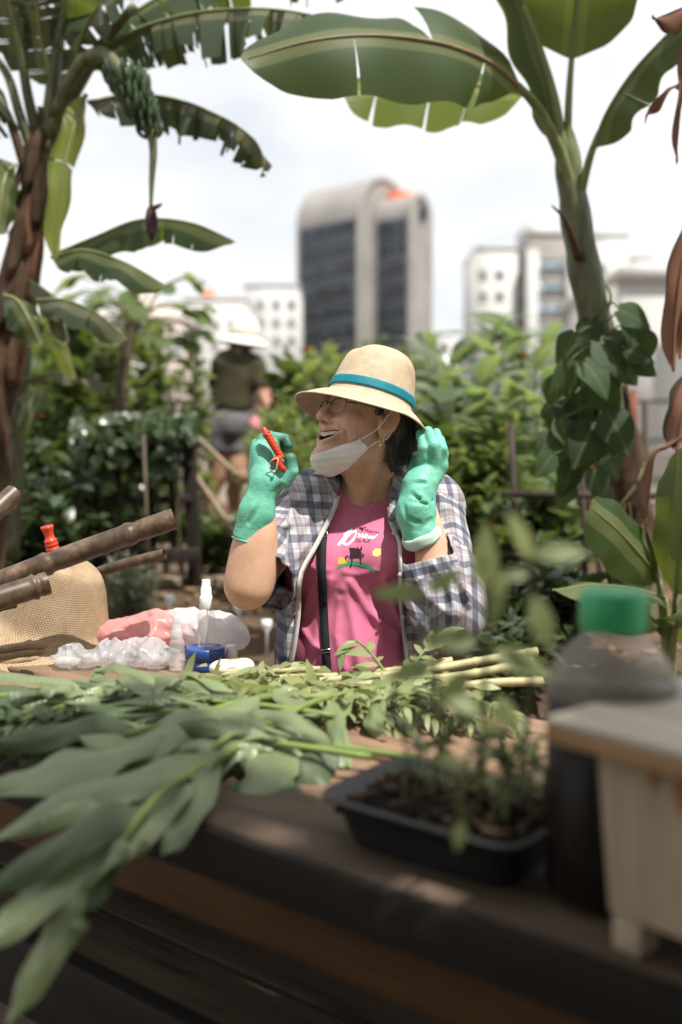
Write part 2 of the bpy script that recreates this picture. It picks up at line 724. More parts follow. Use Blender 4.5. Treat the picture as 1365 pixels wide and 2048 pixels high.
# ================================================================== ground, beds, buildings
M['soil'] = plain('dry_soil', (0.088, 0.060, 0.040), 0.95, 0.1, 6, 0.45, 0.8, 40)
M['paving'] = plain('trodden_earth', (0.20, 0.16, 0.125), 0.9, 0.15, 2, 0.3, 0.5, 30)
V = np.array([(-420, -40, 0), (420, -40, 0), (420, 700, 0), (-420, 700, 0)], float)
g = link('ground', np_mesh('ground', V, [np.array([[0, 1, 2, 3]])], False), M['paving'])
g['kind'] = 'structure'
nx_, ny_ = 150, 130
X, Y = np.meshgrid(np.linspace(-8, 8, nx_), np.linspace(2.72, 12.5, ny_), indexing='ij')
Pn = np.stack([X.ravel(), Y.ravel(), 0 * X.ravel()], 1).astype(np.float32)
Z = 0.44 * np.clip((Y.ravel() - 2.70) / 0.25, 0, 1) ** 0.6 + 0.03 * sines(Pn, 5, 71) + 0.022 * sines(Pn, 24, 72) + 0.012 * sines(Pn, 70, 73)
Z = np.maximum(Z, -0.02)
edge = (np.minimum(np.minimum(8 - np.abs(X.ravel()), 12.5 - Y.ravel()), 0.2) / 0.2)
Pn[:, 2] = Z * np.clip(edge, 0, 1) - 0.01 * (edge < 0.01)
i, k = np.meshgrid(np.arange(nx_ - 1), np.arange(ny_ - 1), indexing='ij')
F = np.stack([i * ny_ + k, (i + 1) * ny_ + k, (i + 1) * ny_ + k + 1, i * ny_ + k + 1], -1).reshape(-1, 4)
bed = link('garden_bed', np_mesh('garden_bed', Pn, [F]), M['soil'])
bed['kind'] = 'structure'
BEDZ = 0.45
# clods and chips of mulch lying on the bed
rs = np.random.default_rng(9)
mb = MB()
M['mulch'] = plain('wood_chip', (0.26, 0.18, 0.11), 0.9, 0.1, 9, 0.5)
for q in range(1500):
    x, y = rs.uniform(-1.9, 2.0), rs.uniform(2.95, 6.2)
    s = rs.uniform(0.008, 0.03)
    Mx = np.array(Matrix.Rotation(rs.uniform(0, 3), 3, 'Z') @ Matrix.Rotation(rs.uniform(-.6, .6), 3, 'X'))
    V, F = box((x, y, 0.455 + 0.03 * rs.uniform(-1, 1)), (s * 2, s * 0.7, s * 0.4), Mx)
    mb.add(V, F)
o = mb.build('mulch', M['mulch'])
tag(o, kind='stuff')

# ---- city
M['conc'] = plain('weathered_concrete', (0.30, 0.285, 0.27), 0.85, 0.2, 0.25, 0.14)
M['conc2'] = plain('grey_render', (0.27, 0.25, 0.23), 0.85, 0.2, 0.3, 0.12)
M['white_r'] = plain('white_render', (0.50, 0.495, 0.48), 0.85, 0.2, 0.3, 0.06)
M['cream_r'] = plain('cream_render', (0.48, 0.41, 0.37), 0.85, 0.2, 0.3, 0.08)
M['pale_r'] = plain('pale_grey_render', (0.46, 0.465, 0.46), 0.85, 0.2, 0.3, 0.06)
M['tglass'] = plain('dark_tower_glass', (0.020, 0.028, 0.040), 0.18, 0.20, 0.2, 0.5, rnd=0.85)
M['spandrel'] = plain('dark_spandrel', (0.038, 0.044, 0.054), 0.6, 0.15, 0.3, 0.3, rnd=0.3)
M['mull'] = plain('dark_mullion', (0.02, 0.024, 0.03), 0.5, 0.3, 0.3, 0.2)
M['wglass'] = plain('window_glass', (0.10, 0.13, 0.16), 0.15, 0.5, 0.5, 0.3, rnd=0.3)
M['bglass'] = plain('balcony_glass', (0.26, 0.33, 0.38), 0.15, 0.5, 0.5, 0.2, rnd=0.25)
M['haze_glass'] = plain('pale_hazed_glass', (0.27, 0.285, 0.30), 0.3, 0.4, 0.5, 0.25, rnd=0.3)  # pane colour paled in place of distance haze
M['orange'] = plain('orange_red_paint', (0.75, 0.13, 0.035), 0.7, 0.2, 1, 0.1)
M['brickor'] = plain('orange_brick', (0.52, 0.25, 0.14), 0.85, 0.2, 1, 0.15)
M['bluep'] = plain('blue_paint', (0.05, 0.16, 0.33), 0.6, 0.3, 1, 0.15)


def quad_part(mesh_cache, key, w, h, d):
    if key not in mesh_cache:
        V, F = box((0, 0, 0), (w, d, h))
        mesh_cache[key] = np_mesh(key, V, [np.array(F)], False)
    return mesh_cache[key]


def part_at(name, mesh, mat, parent, c, Mx):
    o = bpy.data.objects.new(name, mesh)
    COL.objects.link(o)
    if not mesh.materials: mesh.materials.append(mat)
    o.parent = parent
    m4 = Matrix.Identity(4)
    for a in range(3):
        for b in range(3): m4[a][b] = float(Mx[a][b])
        m4[a][3] = float(c[a])
    o.matrix_parent_inverse = world_mat(parent).inverted()
    o.matrix_basis = m4
    return o


def vault_slab(parent, corner, lx, wy, L_, W_, z0, ztop, rise, glass_z0, ncol, floor, name):
    """inverted-U slab: long side glazed. corner = near foot of the long face; lx along, wy inward"""
    Mx = np.stack([lx, wy, np.array([0, 0, 1.0])], 1)
    n = 18
    prof = [(0, z0), (0, ztop)] + [(W_ / 2 - W_ / 2 * math.cos(math.pi * k / n), ztop + rise * math.sin(math.pi * k / n)) for k in range(1, n)] + [(W_, ztop), (W_, z0)]
    V = [(0, y, z) for y, z in prof] + [(L_, y, z) for y, z in prof]
    m = len(prof)
    F4 = [(k, k + 1, m + k + 1, m + k) for k in range(m - 1)]
    Vw = np.array(V) @ Mx.T + corner
    me = bpy.data.meshes.new(name)
    me.from_pydata([tuple(v) for v in Vw], [], F4 + [tuple(range(m)), tuple(range(2 * m - 1, m - 1, -1))])
    link('wall', me, M['conc'], parent)
    # raised concrete rim round the gable ends
    mb = MB()
    for x0 in (-0.15, L_ - 0.45):
        po = [(-0.25, z0)] + [(-0.25, ztop)] + [(W_ / 2 - (W_ / 2 + .25) * math.cos(math.pi * k / n), ztop + (rise + .25) * math.sin(math.pi * k / n)) for k in range(1, n)] + [(W_ + .25, ztop), (W_ + .25, z0)]
        pi_ = [(0.9, z0), (0.9, ztop)] + [(W_ / 2 - (W_ / 2 - .9) * math.cos(math.pi * k / n), ztop + (rise - .9) * math.sin(math.pi * k / n)) for k in range(1, n)] + [(W_ - .9, ztop), (W_ - .9, z0)]
        V = [(x, y, z) for x in (x0, x0 + 0.6) for p in (po, pi_) for y, z in p]
        a = len(po)
        F = []
        for k in range(a - 1):
            F += [(k, k + 1, a + k + 1, a + k), (2 * a + k, 3 * a + k, 3 * a + k + 1, 2 * a + k + 1), (k, 2 * a + k, 2 * a + k + 1, k + 1), (a + k, a + k + 1, 3 * a + k + 1, 3 * a + k)]
        mb.add(np.array(V) @ Mx.T + corner, F)
    mb.build('rim', M['conc'], parent)
    cache = {}
    cw = (L_ - 1.2) / ncol
    z = ztop - floor
    while z > glass_z0:
        for c in range(ncol):
            pc = corner + Mx @ np.array([0.6 + cw * (c + .5), -0.10, z + floor * 0.63])
            part_at('pane', quad_part(cache, 'pane', cw - 0.14, floor * 0.66, 0.10), M['tglass'], parent, pc, Mx)
        pc = corner + Mx @ np.array([L_ / 2, -0.07, z + floor * 0.15])
        part_at('spandrel', quad_part(cache, 'spandrel', L_ - 1.0, floor * 0.28, 0.12), M['spandrel'], parent, pc, Mx)
        z -= floor
    mb = MB()
    for c in range(ncol + 1):
        V, F = box((0.6 + cw * c, -0.16, (ztop + glass_z0) / 2), (0.12, 0.18, ztop - glass_z0))
        mb.add(V @ Mx.T + corner, F)
    mb.build('mullion', M['mull'], parent)


TD = 150.0
cor = at(718, 880, TD); cor[2] = 0
al = R(42)
lx = np.array([-math.cos(al), math.sin(al), 0.0])          # away to the left
wy = np.array([math.sin(al), math.cos(al), 0.0])           # inwards to the right
zt = at(718, 434, TD)[2]
tower = thing('office_tower', 'dark glazed office tower with rounded concrete vault roofs and an orange top', 'building', tuple(cor))
vault_slab(tower, cor, lx, wy, 12.6, 12.0, 0, zt, 6.9, 1.0, 7, 3.1, 'wall')
c2 = cor - lx * 7.0 + wy * 3.4
# second, lower slab stands against the gable
vault_slab(tower, c2, lx, wy, 6.7, 5.0, 0, at(760, 438, TD)[2], 3.6, 1.0, 4, 3.1, 'wall')
V, F = box((0, 0, 0), (3.4, 4.6, 1.9), np.stack([lx, wy, [0, 0, 1.]], 1))
MB().add(V + cor - lx * 2.0 + wy * 8.2 + np.array([0, 0, zt + 3.3]), F).build('orange_plant_room', M['orange'], tower)
V, F = box((0, 0, 0), (0.9, 1.2, 2.2), np.stack([lx, wy, [0, 0, 1.]], 1))
MB().add(V + c2 + lx * (-0.1) + wy * 2.6 + np.array([0, 0, at(760, 425, TD)[2]]), F).build('vent_opening', M['mull'], tower)


def block(name, label, px0, px1, pytop, depth, deep, mat, windows=(), extras=None, yaw=0.0, cat='building', group=None):
    """box building; windows: (px0, px1, py0, py1) on its front"""
    a, b = at(px0, 880, depth), at(px1, 880, depth)
    zt_ = at((px0 + px1) / 2, pytop, depth)[2]
    t = thing(name, label, cat, ((a[0] + b[0]) / 2, depth, 0), group)
    c = np.array([(a[0] + b[0]) / 2, depth + deep / 2, zt_ / 2])
    V, F = box(c, (b[0] - a[0], deep, zt_))
    MB().add(V, F).build('wall', mat, t)
    V, F = box((c[0], c[1], zt_ + 0.15), (b[0] - a[0] + 0.3, deep + 0.3, 0.3))
    MB().add(V, F).build('parapet', mat, t)
    for (x0, x1, y0, y1, gm, nm) in windows:
        p, q = at(x0, y0, depth), at(x1, y1, depth)
        w, h = q[0] - p[0], p[2] - q[2]
        cc = ((p[0] + q[0]) / 2, depth, (p[2] + q[2]) / 2)
        mbf = MB()
        for sx, sy, ww, hh in ((0, h / 2, w + .3, .14), (0, -h / 2, w + .3, .14), (w / 2, 0, .14, h), (-w / 2, 0, .14, h)):
            V, F = box((cc[0] + sx, depth - 0.05, cc[2] + sy), (ww, 0.22, hh)); mbf.add(V, F)
        f = mbf.build('window', mat, t)
        np_ = max(1, int(round(w / 1.3)))
        for k in range(np_):
            pw = w / np_
            V, F = box((p[0] + pw * (k + .5), depth - 0.03, cc[2]), (pw - 0.1, 0.1, h - 0.14))
            MB().add(V, F).build('pane', gm, f)
    return t


W8, WG, BG = 'pane', M['wglass'], M['bglass']
wl = [(961, 973, y, y + 14, WG, W8) for y in range(541, 860, 43)] + [(994, 1007, y, y + 14, WG, W8) for y in range(541, 860, 43)]
block('apartment_block', 'plain white apartment block with two columns of small square windows', 950, 1032, 498, 120, 12, M['white_r'], wl)
wm = [(1036, 1052, y, y + 22, BG, W8) for y in range(530, 860, 45)]
block('apartment_block', 'narrow grey balcony recess between the white block and the taller grey block', 1033, 1054, 510, 121.5, 9, M['conc2'], wm)
wr = [(1068, 1134, y, y + 25, BG, W8) for y in range(520, 860, 43)]
t = block('apartment_block', 'taller grey apartment block with wide banded windows behind the banana trunk', 1054, 1180, 470, 119, 13, M['conc2'], wr)
p, q = at(1054, 452, 119), at(1118, 475, 119)
V, F = box(((p[0] + q[0]) / 2, 123, (p[2] + q[2]) / 2), (q[0] - p[0], 6, p[2] - q[2] + 1)); MB().add(V, F).build('roof_tank', M['pale_r'], t)
p, q = at(1054, 500, 118.6), at(1072, 880, 118.6)
V, F = box(((p[0] + q[0]) / 2, 118.8, p[2] / 2), (q[0] - p[0], 0.9, p[2])); MB().add(V, F).build('pier', M['pale_r'], t)
p, q = at(1136, 500, 118.6), at(1178, 880, 118.6)
V, F = box(((p[0] + q[0]) / 2, 118.8, p[2] / 2), (q[0] - p[0], 0.9, p[2])); MB().add(V, F).build('pier', M['white_r'], t)
block('apartment_block', 'white tower block rising directly right of the banana trunk', 1182, 1250, 472, 128, 14, M['white_r'], [(1190, 1212, y, y + 20, WG, W8) for y in range(528, 860, 50)])
block('apartment_block', 'pale far tower block at the right edge of the skyline', 1252, 1300, 517, 170, 14, M['white_r'], [(1262, 1290, y, y + 14, BG, W8) for y in range(545, 860, 40)])
block('apartment_block', 'low pale block seen between the dark tower and white block', 868, 950, 668, 210, 14, M['pale_r'], [(880, 895, y, y + 10, BG, W8) for y in range(690, 860, 30)] + [(915, 930, y, y + 10, BG, W8) for y in range(690, 860, 30)])
block('apartment_block', 'pale grey slab block with window columns left of the dark tower', 492, 600, 572, 140, 14, M['pale_r'], [(x, x + 12, y, y + 15, M['haze_glass'], W8) for x in (516, 548, 578) for y in range(600, 860, 36)])
t = block('apartment_block', 'wide cream block with an orange roof box behind the standing person', 372, 494, 600, 130, 12, M['white_r'], [(x, x + 13, y, y + 16, M['haze_glass'], W8) for x in (392, 425, 460) for y in range(640, 860, 42)])
p, q = at(401, 577, 130), at(424, 600, 130)
V, F = box(((p[0] + q[0]) / 2, 132, (p[2] + q[2]) / 2), (q[0] - p[0], 1.6, p[2] - q[2] + .4)); MB().add(V, F).build('roof_box', M['brickor'], t)
p, q = at(466, 586, 130), at(480, 600, 130)
V, F = box(((p[0] + q[0]) / 2, 132, (p[2] + q[2]) / 2), (q[0] - p[0], 1.6, p[2] - q[2] + .4)); MB().add(V, F).build('roof_box', M['cream_r'], t)
# gabled cream house
t = block('gabled_house', 'cream gabled house behind the lime green papaya leaves', 226, 372, 640, 95, 9, M['cream_r'], [(x, x + 24, y, y + 24, BG, W8) for x in (250, 300, 340) for y in (690, 745)])
a, b, c_ = at(222, 640, 95), at(376, 640, 95), at(268, 560, 95)
V = np.array([a, b, c_, a + (0, 9, 0), b + (0, 9, 0), c_ + (0, 9, 0)])
MB().add(V, [(0, 1, 2), (3, 5, 4), (0, 2, 5, 3), (1, 4, 5, 2)]).build('roof', M['cream_r'], t)
# white shed with blue band at the far left
t = block('garden_shed', 'small white shed with a blue eaves band behind the left banana trunk', -60, 76, 690, 15, 3, M['white_r'])
p, q = at(-64, 655, 14.95), at(80, 690, 14.95)
V, F = box(((p[0] + q[0]) / 2, 16.4, (p[2] + q[2]) / 2 + 0.16), (q[0] - p[0], 3.3, p[2] - q[2])); MB().add(V, F).build('eaves_band', M['bluep'], t)
t = block('white_annexe', 'white rendered annexe with grey window seen through the left bushes', 168, 236, 655, 17, 3, M['white_r'], [(192, 232, 668, 730, BG, W8)])
# louvred white building on the right
t = block('louvred_building', 'white building with horizontal louvres behind the railing at right', 1240, 1480, 560, 24, 6, M['white_r'])
cache = {}
for k in range(26):
    p = at(1315, 690 + 8.6 * k, 24)
    part_at('slat', quad_part(cache, 'slat', 1.6, 0.06, 0.10), M['pale_r'], t, (p[0] + 0.78, 23.93, p[2]), np.array(Matrix.Rotation(R(25), 3, 'X')))

# ---- railing at the back of the garden
M['rail'] = plain('dark_iron', (0.03, 0.03, 0.032), 0.5, 0.4, 5, 0.3)
rail = thing('railing', 'dark metal guard railing along the far edge of the garden', 'railing', (0, 11.6, 0))
zr = at(1300, 803, 11.6)[2]
for z in (zr, zr - 0.45, zr - 0.9):
    V, F = tube([(-7.5, 11.6, z), (7.5, 11.6, z)], 0.022, 8)
    MB().add(V, F).build('rail', M['rail'], rail, True)
for k in range(13):
    x = at(1294, 800, 11.6)[0] - 7.2 + 1.2 * (k - 3) + 3.6
    V, F = tube([(x, 11.6, 0.3), (x, 11.6, zr)], 0.025, 8)
    MB().add(V, F).build('post', M['rail'], rail, True)

# thin city haze round everything, ground included
hz = NT('haze')
hz.t.nodes.remove(hz.b)
pv = hz.n('VolumePrincipled', Density=0.00022, Anisotropy=0.2)
pv.inputs['Color'].default_value = (0.93, 0.95, 0.97, 1)
hz.l(pv.outputs[0], hz.out.inputs['Volume'])
V, F = box((0, 330, 32.5), (860, 760, 68))
hb_ = MB().add(V, F).build('haze', hz.m)
hb_['kind'] = 'stuff'
# ================================================================== plants
M['ban'] = leafmat('banana_leaf', (0.030, 0.058, 0.021), (0.30, 0.36, 0.05), 0.26, 0.5, 0.3, vein=1.0, var=0.2)
M['ban_old'] = leafmat('old_banana_leaf', (0.040, 0.062, 0.030), (0.16, 0.19, 0.05), 0.20, 0.42, 0.42, vein=1.0, var=0.25)
M['ban_pale'] = leafmat('young_banana_leaf', (0.085, 0.150, 0.040), (0.56, 0.62, 0.10), 0.60, 0.42, 0.35, vein=1.0, var=0.2)
M['midrib'] = plain('green_midrib', (0.17, 0.20, 0.075), 0.45, 0.4, 12, 0.25)
M['dry'] = leafmat('dry_brown_leaf', (0.095, 0.058, 0.036), (0.17, 0.09, 0.045), 0.15, 0.7, 0.2, vein=0.6, var=0.4)
def stem_mat():
    t = NT('green_pseudostem')
    mp = t.n('Mapping'); mp.inputs['Scale'].default_value = (1.8, 1.8, .35)
    t.l(t.obj(), mp.inputs['Vector'])
    n = t.noise(13, 6, mp.outputs['Vector'], .65)
    c = t.ramp(n, [(.30, (.045, .032, .020)), (.44, (.085, .082, .040)), (.58, (.115, .140, .062)), (.75, (.17, .185, .095))])
    t.l(c, t.b.inputs['Base Color'])
    t.b.inputs['Roughness'].default_value = .5
    t.bump(n, .5, .006)
    return t.m


M['stemg'] = stem_mat()
M['stemb'] = plain('brown_old_sheath', (0.075, 0.047, 0.030), 0.85, 0.15, 9, 0.6, 0.8, 30)
M['g_mid'] = leafmat('mid_green_leaf', (0.085, 0.130, 0.044), None, 0.38, 0.32, 0.6, var=0.4)
M['g_dark'] = leafmat('dark_green_leaf', (0.052, 0.086, 0.034), None, 0.28, 0.30, 0.65, var=0.4)
M['g_lime'] = leafmat('lime_leaf', (0.115, 0.168, 0.055), (0.42, 0.50, 0.12), 0.42, 0.45, 0.35, var=0.35)
M['g_grey'] = leafmat('grey_green_leaf', (0.15, 0.175, 0.125), None, 0.25, 0.7, 0.2, var=0.3)
M['g_gloss'] = leafmat('glossy_long_leaf', (0.090, 0.148, 0.062), (0.40, 0.52, 0.15), 0.36, 0.24, 0.9, vein=0.5, var=0.4)
M['g_heart'] = leafmat('heart_vine_leaf', (0.034, 0.066, 0.024), (0.22, 0.30, 0.05), 0.25, 0.55, 0.25, vein=0.6, var=0.35)
M['stalk'] = plain('green_stalk', (0.13, 0.14, 0.06), 0.6, 0.3, 20, 0.3)
M['bark'] = plain('grey_brown_bark', (0.11, 0.085, 0.06), 0.9, 0.15, 14, 0.5, 0.7, 40)
M['orangef'] = plain('orange_petal', (0.80, 0.20, 0.02), 0.6, 0.2, 30, 0.2)
M['yellowf'] = plain('yellow_petal', (0.80, 0.52, 0.05), 0.6, 0.2, 30, 0.2)
M['pinkf'] = plain('pale_pink_petal', (0.75, 0.55, 0.52), 0.6, 0.2, 30, 0.2)
M['whitef'] = plain('white_petal', (0.75, 0.75, 0.72), 0.6, 0.2, 30, 0.1)


def leaf_geo(shape='lance', nl=5, nw=1, W=0.25, fold=0.25, bend=0.6, wave=0.0):
    """unit-length leaf: base at 0, along +y, upper side +z"""
    t = np.linspace(0, 1, nl + 1)
    if shape == 'lance': w = np.sin(np.pi * np.clip(t, 0, 1) ** 0.75) ** 0.9
    elif shape == 'ovate': w = np.sin(np.pi * t ** 0.6) ** 0.8
    elif shape == 'heart': w = np.interp(t, [0, .06, .2, .4, .6, .8, .93, 1], [.35, .78, 1, .95, .72, .40, .14, 0])
    elif shape == 'lobed': w = np.interp(t, [0, .12, .25, .35, .45, .6, .75, .9, 1], [.1, .55, .85, .6, 1, .7, .8, .35, 0])
    else: w = np.interp(t, [0, .1, .3, .7, .9, 1], [.25, .8, 1, .9, .5, 0])
    th = -bend * t
    ds = 1.0 / nl
    y = np.concatenate([[0], np.cumsum(np.cos(th[:-1]) * ds)])
    z = np.concatenate([[0], np.cumsum(np.sin(th[:-1]) * ds)])
    V, uv = [], []
    us = np.linspace(-1, 1, 2 * nw + 1)
    for i in range(nl + 1):
        for u in us:
            x = u * w[i] * W
            ext = 0.0
            if shape == 'heart' and i == 0: ext = -0.12 * abs(u)
            V.append((x, y[i] + ext, z[i] + fold * abs(x) - 0.5 * bend * W * u * u * w[i] * 0.3 + wave * math.sin(9 * t[i] + 3 * u) * abs(u) * W))
            uv.append((x, t[i]))
    m = len(us)
    F = [(i * m + k, i * m + k + 1, (i + 1) * m + k + 1, (i + 1) * m + k) for i in range(nl) for k in range(m - 1)]
    return np.array(V), np.array(F), np.array(uv)


def norm(a):
    a = np.asarray(a, float)
    return a / (np.linalg.norm(a, axis=-1, keepdims=True) + 1e-9)


def axes_for(d, up):
    """columns side, dir, normal for N leaves"""
    d = norm(d)
    s = norm(np.cross(d, up))
    n = np.cross(s, d)
    return np.stack([s, d, n], -1)


def scatter(name, geo, pos, d, up, size, mat, parent, wscale=None, kind='stuff', smooth=True):
    V, F, uv = geo
    A_ = axes_for(d, up)
    S = V[None] * np.asarray(size)[:, None, None]
    if wscale is not None: S[:, :, 0] *= np.asarray(wscale)[:, None]
    P = np.einsum('nij,nvj->nvi', A_, S) + np.asarray(pos)[:, None]
    N, nv = P.shape[:2]
    Fs = (F[None] + (np.arange(N) * nv)[:, None, None]).reshape(-1, F.shape[1])
    rnd = np.repeat(RNG.uniform(0, 1, N), nv)
    me = np_mesh(name, P.reshape(-1, 3), [Fs], smooth, {'rnd': rnd, 'suv': np.tile(uv, (N, 1)) * np.repeat(size, nv)[:, None]})
    o = link(name, me, mat, parent)
    if kind: o['kind'] = kind
    return o


def geo_mesh(name, geo, mat, size=1.0):
    V, F, uv = geo
    me = np_mesh(name, V * size, [F], True, {'suv': uv * size})
    me.materials.append(mat)
    return me


def put(name, me, parent, pos, d, up, s=1.0, sw=1.0):
    A_ = axes_for(np.asarray(d, float), np.asarray(up, float)) * np.array([s * sw, s, s])
    return part_at(name, me, None, parent, pos, A_)


def ell_points(n, c, r, shell=0.5, clumps=0, rs=RNG):
    """points in an ellipsoid, crowding to its outside and into clumps"""
    u = norm(rs.normal(size=(n, 3)))
    k = rs.uniform(0, 1, n) ** (1 / 3.0)
    k = k * (1 - shell) + shell * rs.uniform(0.75, 1.05, n)
    P = u * k[:, None]
    if clumps:
        cc = norm(rs.normal(size=(clumps, 3))) * rs.uniform(0.45, 0.95, clumps)[:, None]
        j = rs.integers(0, clumps, n)
        P = 0.35 * P + 0.9 * cc[j] + rs.normal(size=(n, 3)) * 0.10
        u = norm(P)
    return np.asarray(c) + P * np.asarray(r), u


def bush(name, label, cat, c, r, n, geo, size, mat, group=None, droop=0.3, clumps=14, stems=7, upw=0.5, wj=0.2, base_z=BEDZ, stem_mat=None, flowers=None):
    """loose plant: many curved shoots from the base, leaves along each shoot"""
    c = np.asarray(c, float); r = np.asarray(r, float)
    t = thing(name, label, cat, (c[0], c[1], base_z), group)
    ns = max(10, clumps * 2)
    per = n // ns
    P, D = [], []
    mb = MB()
    for k in range(ns):
        u = norm(RNG.normal(size=3) + np.array([0, 0, .35 + .5 * upw]))
        tip = c + u * r * RNG.uniform(.45, 1.22)
        b = np.array([c[0] + RNG.uniform(-.45, .45) * r[0], c[1] + RNG.uniform(-.45, .45) * r[1], base_z - 0.03])
        tip[2] = max(tip[2], base_z + .05)
        m_ = b * .45 + tip * .55
        m_[:2] = m_[:2] * .6 + b[:2] * .4
        m_ += RNG.normal(size=3) * .02
        path = smooth_path([b, m_, tip], 9)
        if k < 3 * stems: mb.add(*tube(path, np.linspace(.008, .002, 9), 5, False))
        f = .22 + .80 * RNG.uniform(0, 1, per) ** .8
        q = np.stack([np.interp(f, np.linspace(0, 1, 9), path[:, a]) for a in range(3)], 1)
        az = RNG.uniform(0, 6.28, per)
        d = np.stack([np.cos(az), np.sin(az), .25 + upw * f + RNG.normal(size=per) * .35], 1)
        spread = (1.15 - f)[:, None] * .14 * r.mean()
        P.append(q + norm(d) * spread * RNG.uniform(0, 1.6, (per, 1))); D.append(d)
    P = np.concatenate(P); D = np.concatenate(D)
    P[:, 2] = np.maximum(P[:, 2], base_z + 0.02)
    N = len(P)
    up = norm(np.array([0, 0, 1.0]) + RNG.normal(size=(N, 3)) * 0.35)
    scatter('foliage', geo, P, norm(D), up, RNG.uniform(size[0], size[1], N) * RNG.choice([.8, 1, 1.35], N), mat, t, RNG.uniform(1 - wj, 1 + wj, N))
    o = mb.build('stem', stem_mat or M['bark'], t, True)
    o['kind'] = 'stuff'
    if flowers:
        fm, fn, fs = flowers
        P, u = ell_points(fn, c, np.asarray(r) * 1.02, 1.0)
        for p in P:
            if p[1] > c[1] + 0.3 * r[1]: p[1] = 2 * c[1] - p[1]
            mbf = MB()
            for j in range(9):
                a = 2 * math.pi * j / 9
                V, F, _ = leaf_geo('ovate', 3, 1, 0.35, 0.2, 0.8)
                A_ = axes_for(np.array([math.cos(a), math.sin(a), 0.35 + 0.5 * (j % 2)]), np.array([0, 0, 1.]))
                mbf.add((V * fs) @ A_.T + p, F.tolist())
            mbf.build('flower', fm, t, True)
    return t


# ---- banana leaves ------------------------------------------------------------------
def banana_leaf(parent, spine, half, mat, up=(0, 0, 1), droop=(0.35, 0.35), tears=(), fray=0, t0=0.0, rib=0.011, side=(1, 1), curl=0.15, tipw=0.1, seed=0, wave=0.012, name='leaf', ribmat=None, hang=0.0):
    """spine: world points; half: half width (m); blades split at the given tear positions; fray: number of narrow ribbons"""
    rs_ = np.random.default_rng(seed + 100)
    n = 60
    S = smooth_path(spine, n)
    L_ = np.concatenate([[0], np.cumsum(np.linalg.norm(np.diff(S, axis=0), axis=1))]); tot = L_[-1]
    tt = L_ / tot
    T = norm(np.gradient(S, axis=0))
    up = np.asarray(up, float)
    SD = norm(np.cross(T, up)); NN = np.cross(SD, T)
    prof = lambda t: np.interp((t - t0) / (1 - t0), [0, .05, .16, .4, .72, .9, .97, 1], [0.10, .52, .86, 1, .93, .62, .32, tipw])
    VV, FF, UV, RN = [], [], [], []
    nv = 0
    m = 5
    for sgn, dr, on in ((1, droop[0], side[0]), (-1, droop[1], side[1])):
        if not on: continue
        cuts = sorted(set([t0, 1.0] + [c for c in ((tears if not (tears and isinstance(tears[0], tuple)) else tears[0 if sgn > 0 else 1]) if fray == 0 else rs_.uniform(t0, 1, int(fray * .8))) if t0 < c < 1]))
        for c0, c1 in zip(cuts[:-1], cuts[1:]):
            if c1 - c0 < 0.003: continue
            gap = min(0.35 * (c1 - c0), 0.006 if fray == 0 else 0.10 * (c1 - c0))
            rows = max(2, int((c1 - c0) * 46) + 1) if fray == 0 else 3
            ex = rs_.normal() * (0.10 if fray == 0 else 0.22)
            ln = 1.0 if fray == 0 else rs_.uniform(0.7, 1.1)
            sweep = 0.10 + rs_.normal() * (0.02 if fray == 0 else 0.05)
            base = nv
            for a in range(rows):
                f = a / (rows - 1)
                for b in range(m + 1):
                    q = b / m
                    t = c0 + (c1 - c0) * f
                    ta = np.clip(t + (0.5 - f) * 2 * gap * q, 0, 1)
                    sp = np.array([np.interp(ta, tt, S[:, k]) for k in range(3)])
                    sd = norm(np.array([np.interp(ta, tt, SD[:, k]) for k in range(3)]))
                    nn = norm(np.array([np.interp(ta, tt, NN[:, k]) for k in range(3)]))
                    tg = norm(np.array([np.interp(ta, tt, T[:, k]) for k in range(3)]))
                    w = half * prof(t) * q * ln
                    an = (dr + ex) + curl * q
                    p = sp + sgn * sd * w * math.cos(an) - nn * w * math.sin(an) + tg * sweep * w + nn * wave * math.sin(17 * t + 3 * sgn) * q
                    if hang: p = p + np.array([0, 0, -1.0]) * hang * w * q
                    VV.append(p); UV.append((sgn * w, t * tot)); RN.append(0.3 + 0.1 * rs_.uniform())
            for a in range(rows - 1):
                for b in range(m):
                    i0 = base + a * (m + 1) + b
                    q4 = (i0, i0 + 1, i0 + m + 2, i0 + m + 1)
                    FF.append(q4 if sgn < 0 else q4[::-1])
            nv += rows * (m + 1)
    rn = rs_.uniform()
    me = np_mesh(name, np.array(VV), [np.array(FF)], True, {'suv': np.array(UV), 'rnd': np.full(len(VV), rn)})
    o = link(name, me, mat, parent)
    V, F = tube(S[::2], np.interp(tt[::2], [0, t0 + .02, 1], [rib * 1.3, rib, rib * 0.2]), 8, flat=0.7)
    MB().add(V, F).build('midrib', ribmat or M['midrib'], o, True)
    return o


def A3(pts, Y=None):
    return [at(p[0], p[1], p[2] if Y is None else Y) for p in pts]


# right banana plant
bp = thing('banana_plant', 'tall banana plant with broad arching leaves and vine on its trunk', 'banana plant', tuple(at(1262, 1180, 3.3)))
tr = smooth_path(A3([(1272, 1260, 3.32), (1258, 1080, 3.32), (1236, 900, 3.3), (1208, 720, 3.28), (1180, 590, 3.26), (1154, 450, 3.24), (1136, 320, 3.22), (1128, 250, 3.21)]), 40)
rad = np.interp(np.linspace(0, 1, 40), [0, .2, .45, .7, .86, 1], [.075, .070, .056, .050, .040, .022])
V, F = tube(tr, rad, 16); V = V + 0.004 * np.sin(V[:, [2]] * 55 + V[:, [0]] * 90) * np.array([1, 1, 0])
MB().add(V, F).build('trunk', M['stemg'], bp, True)
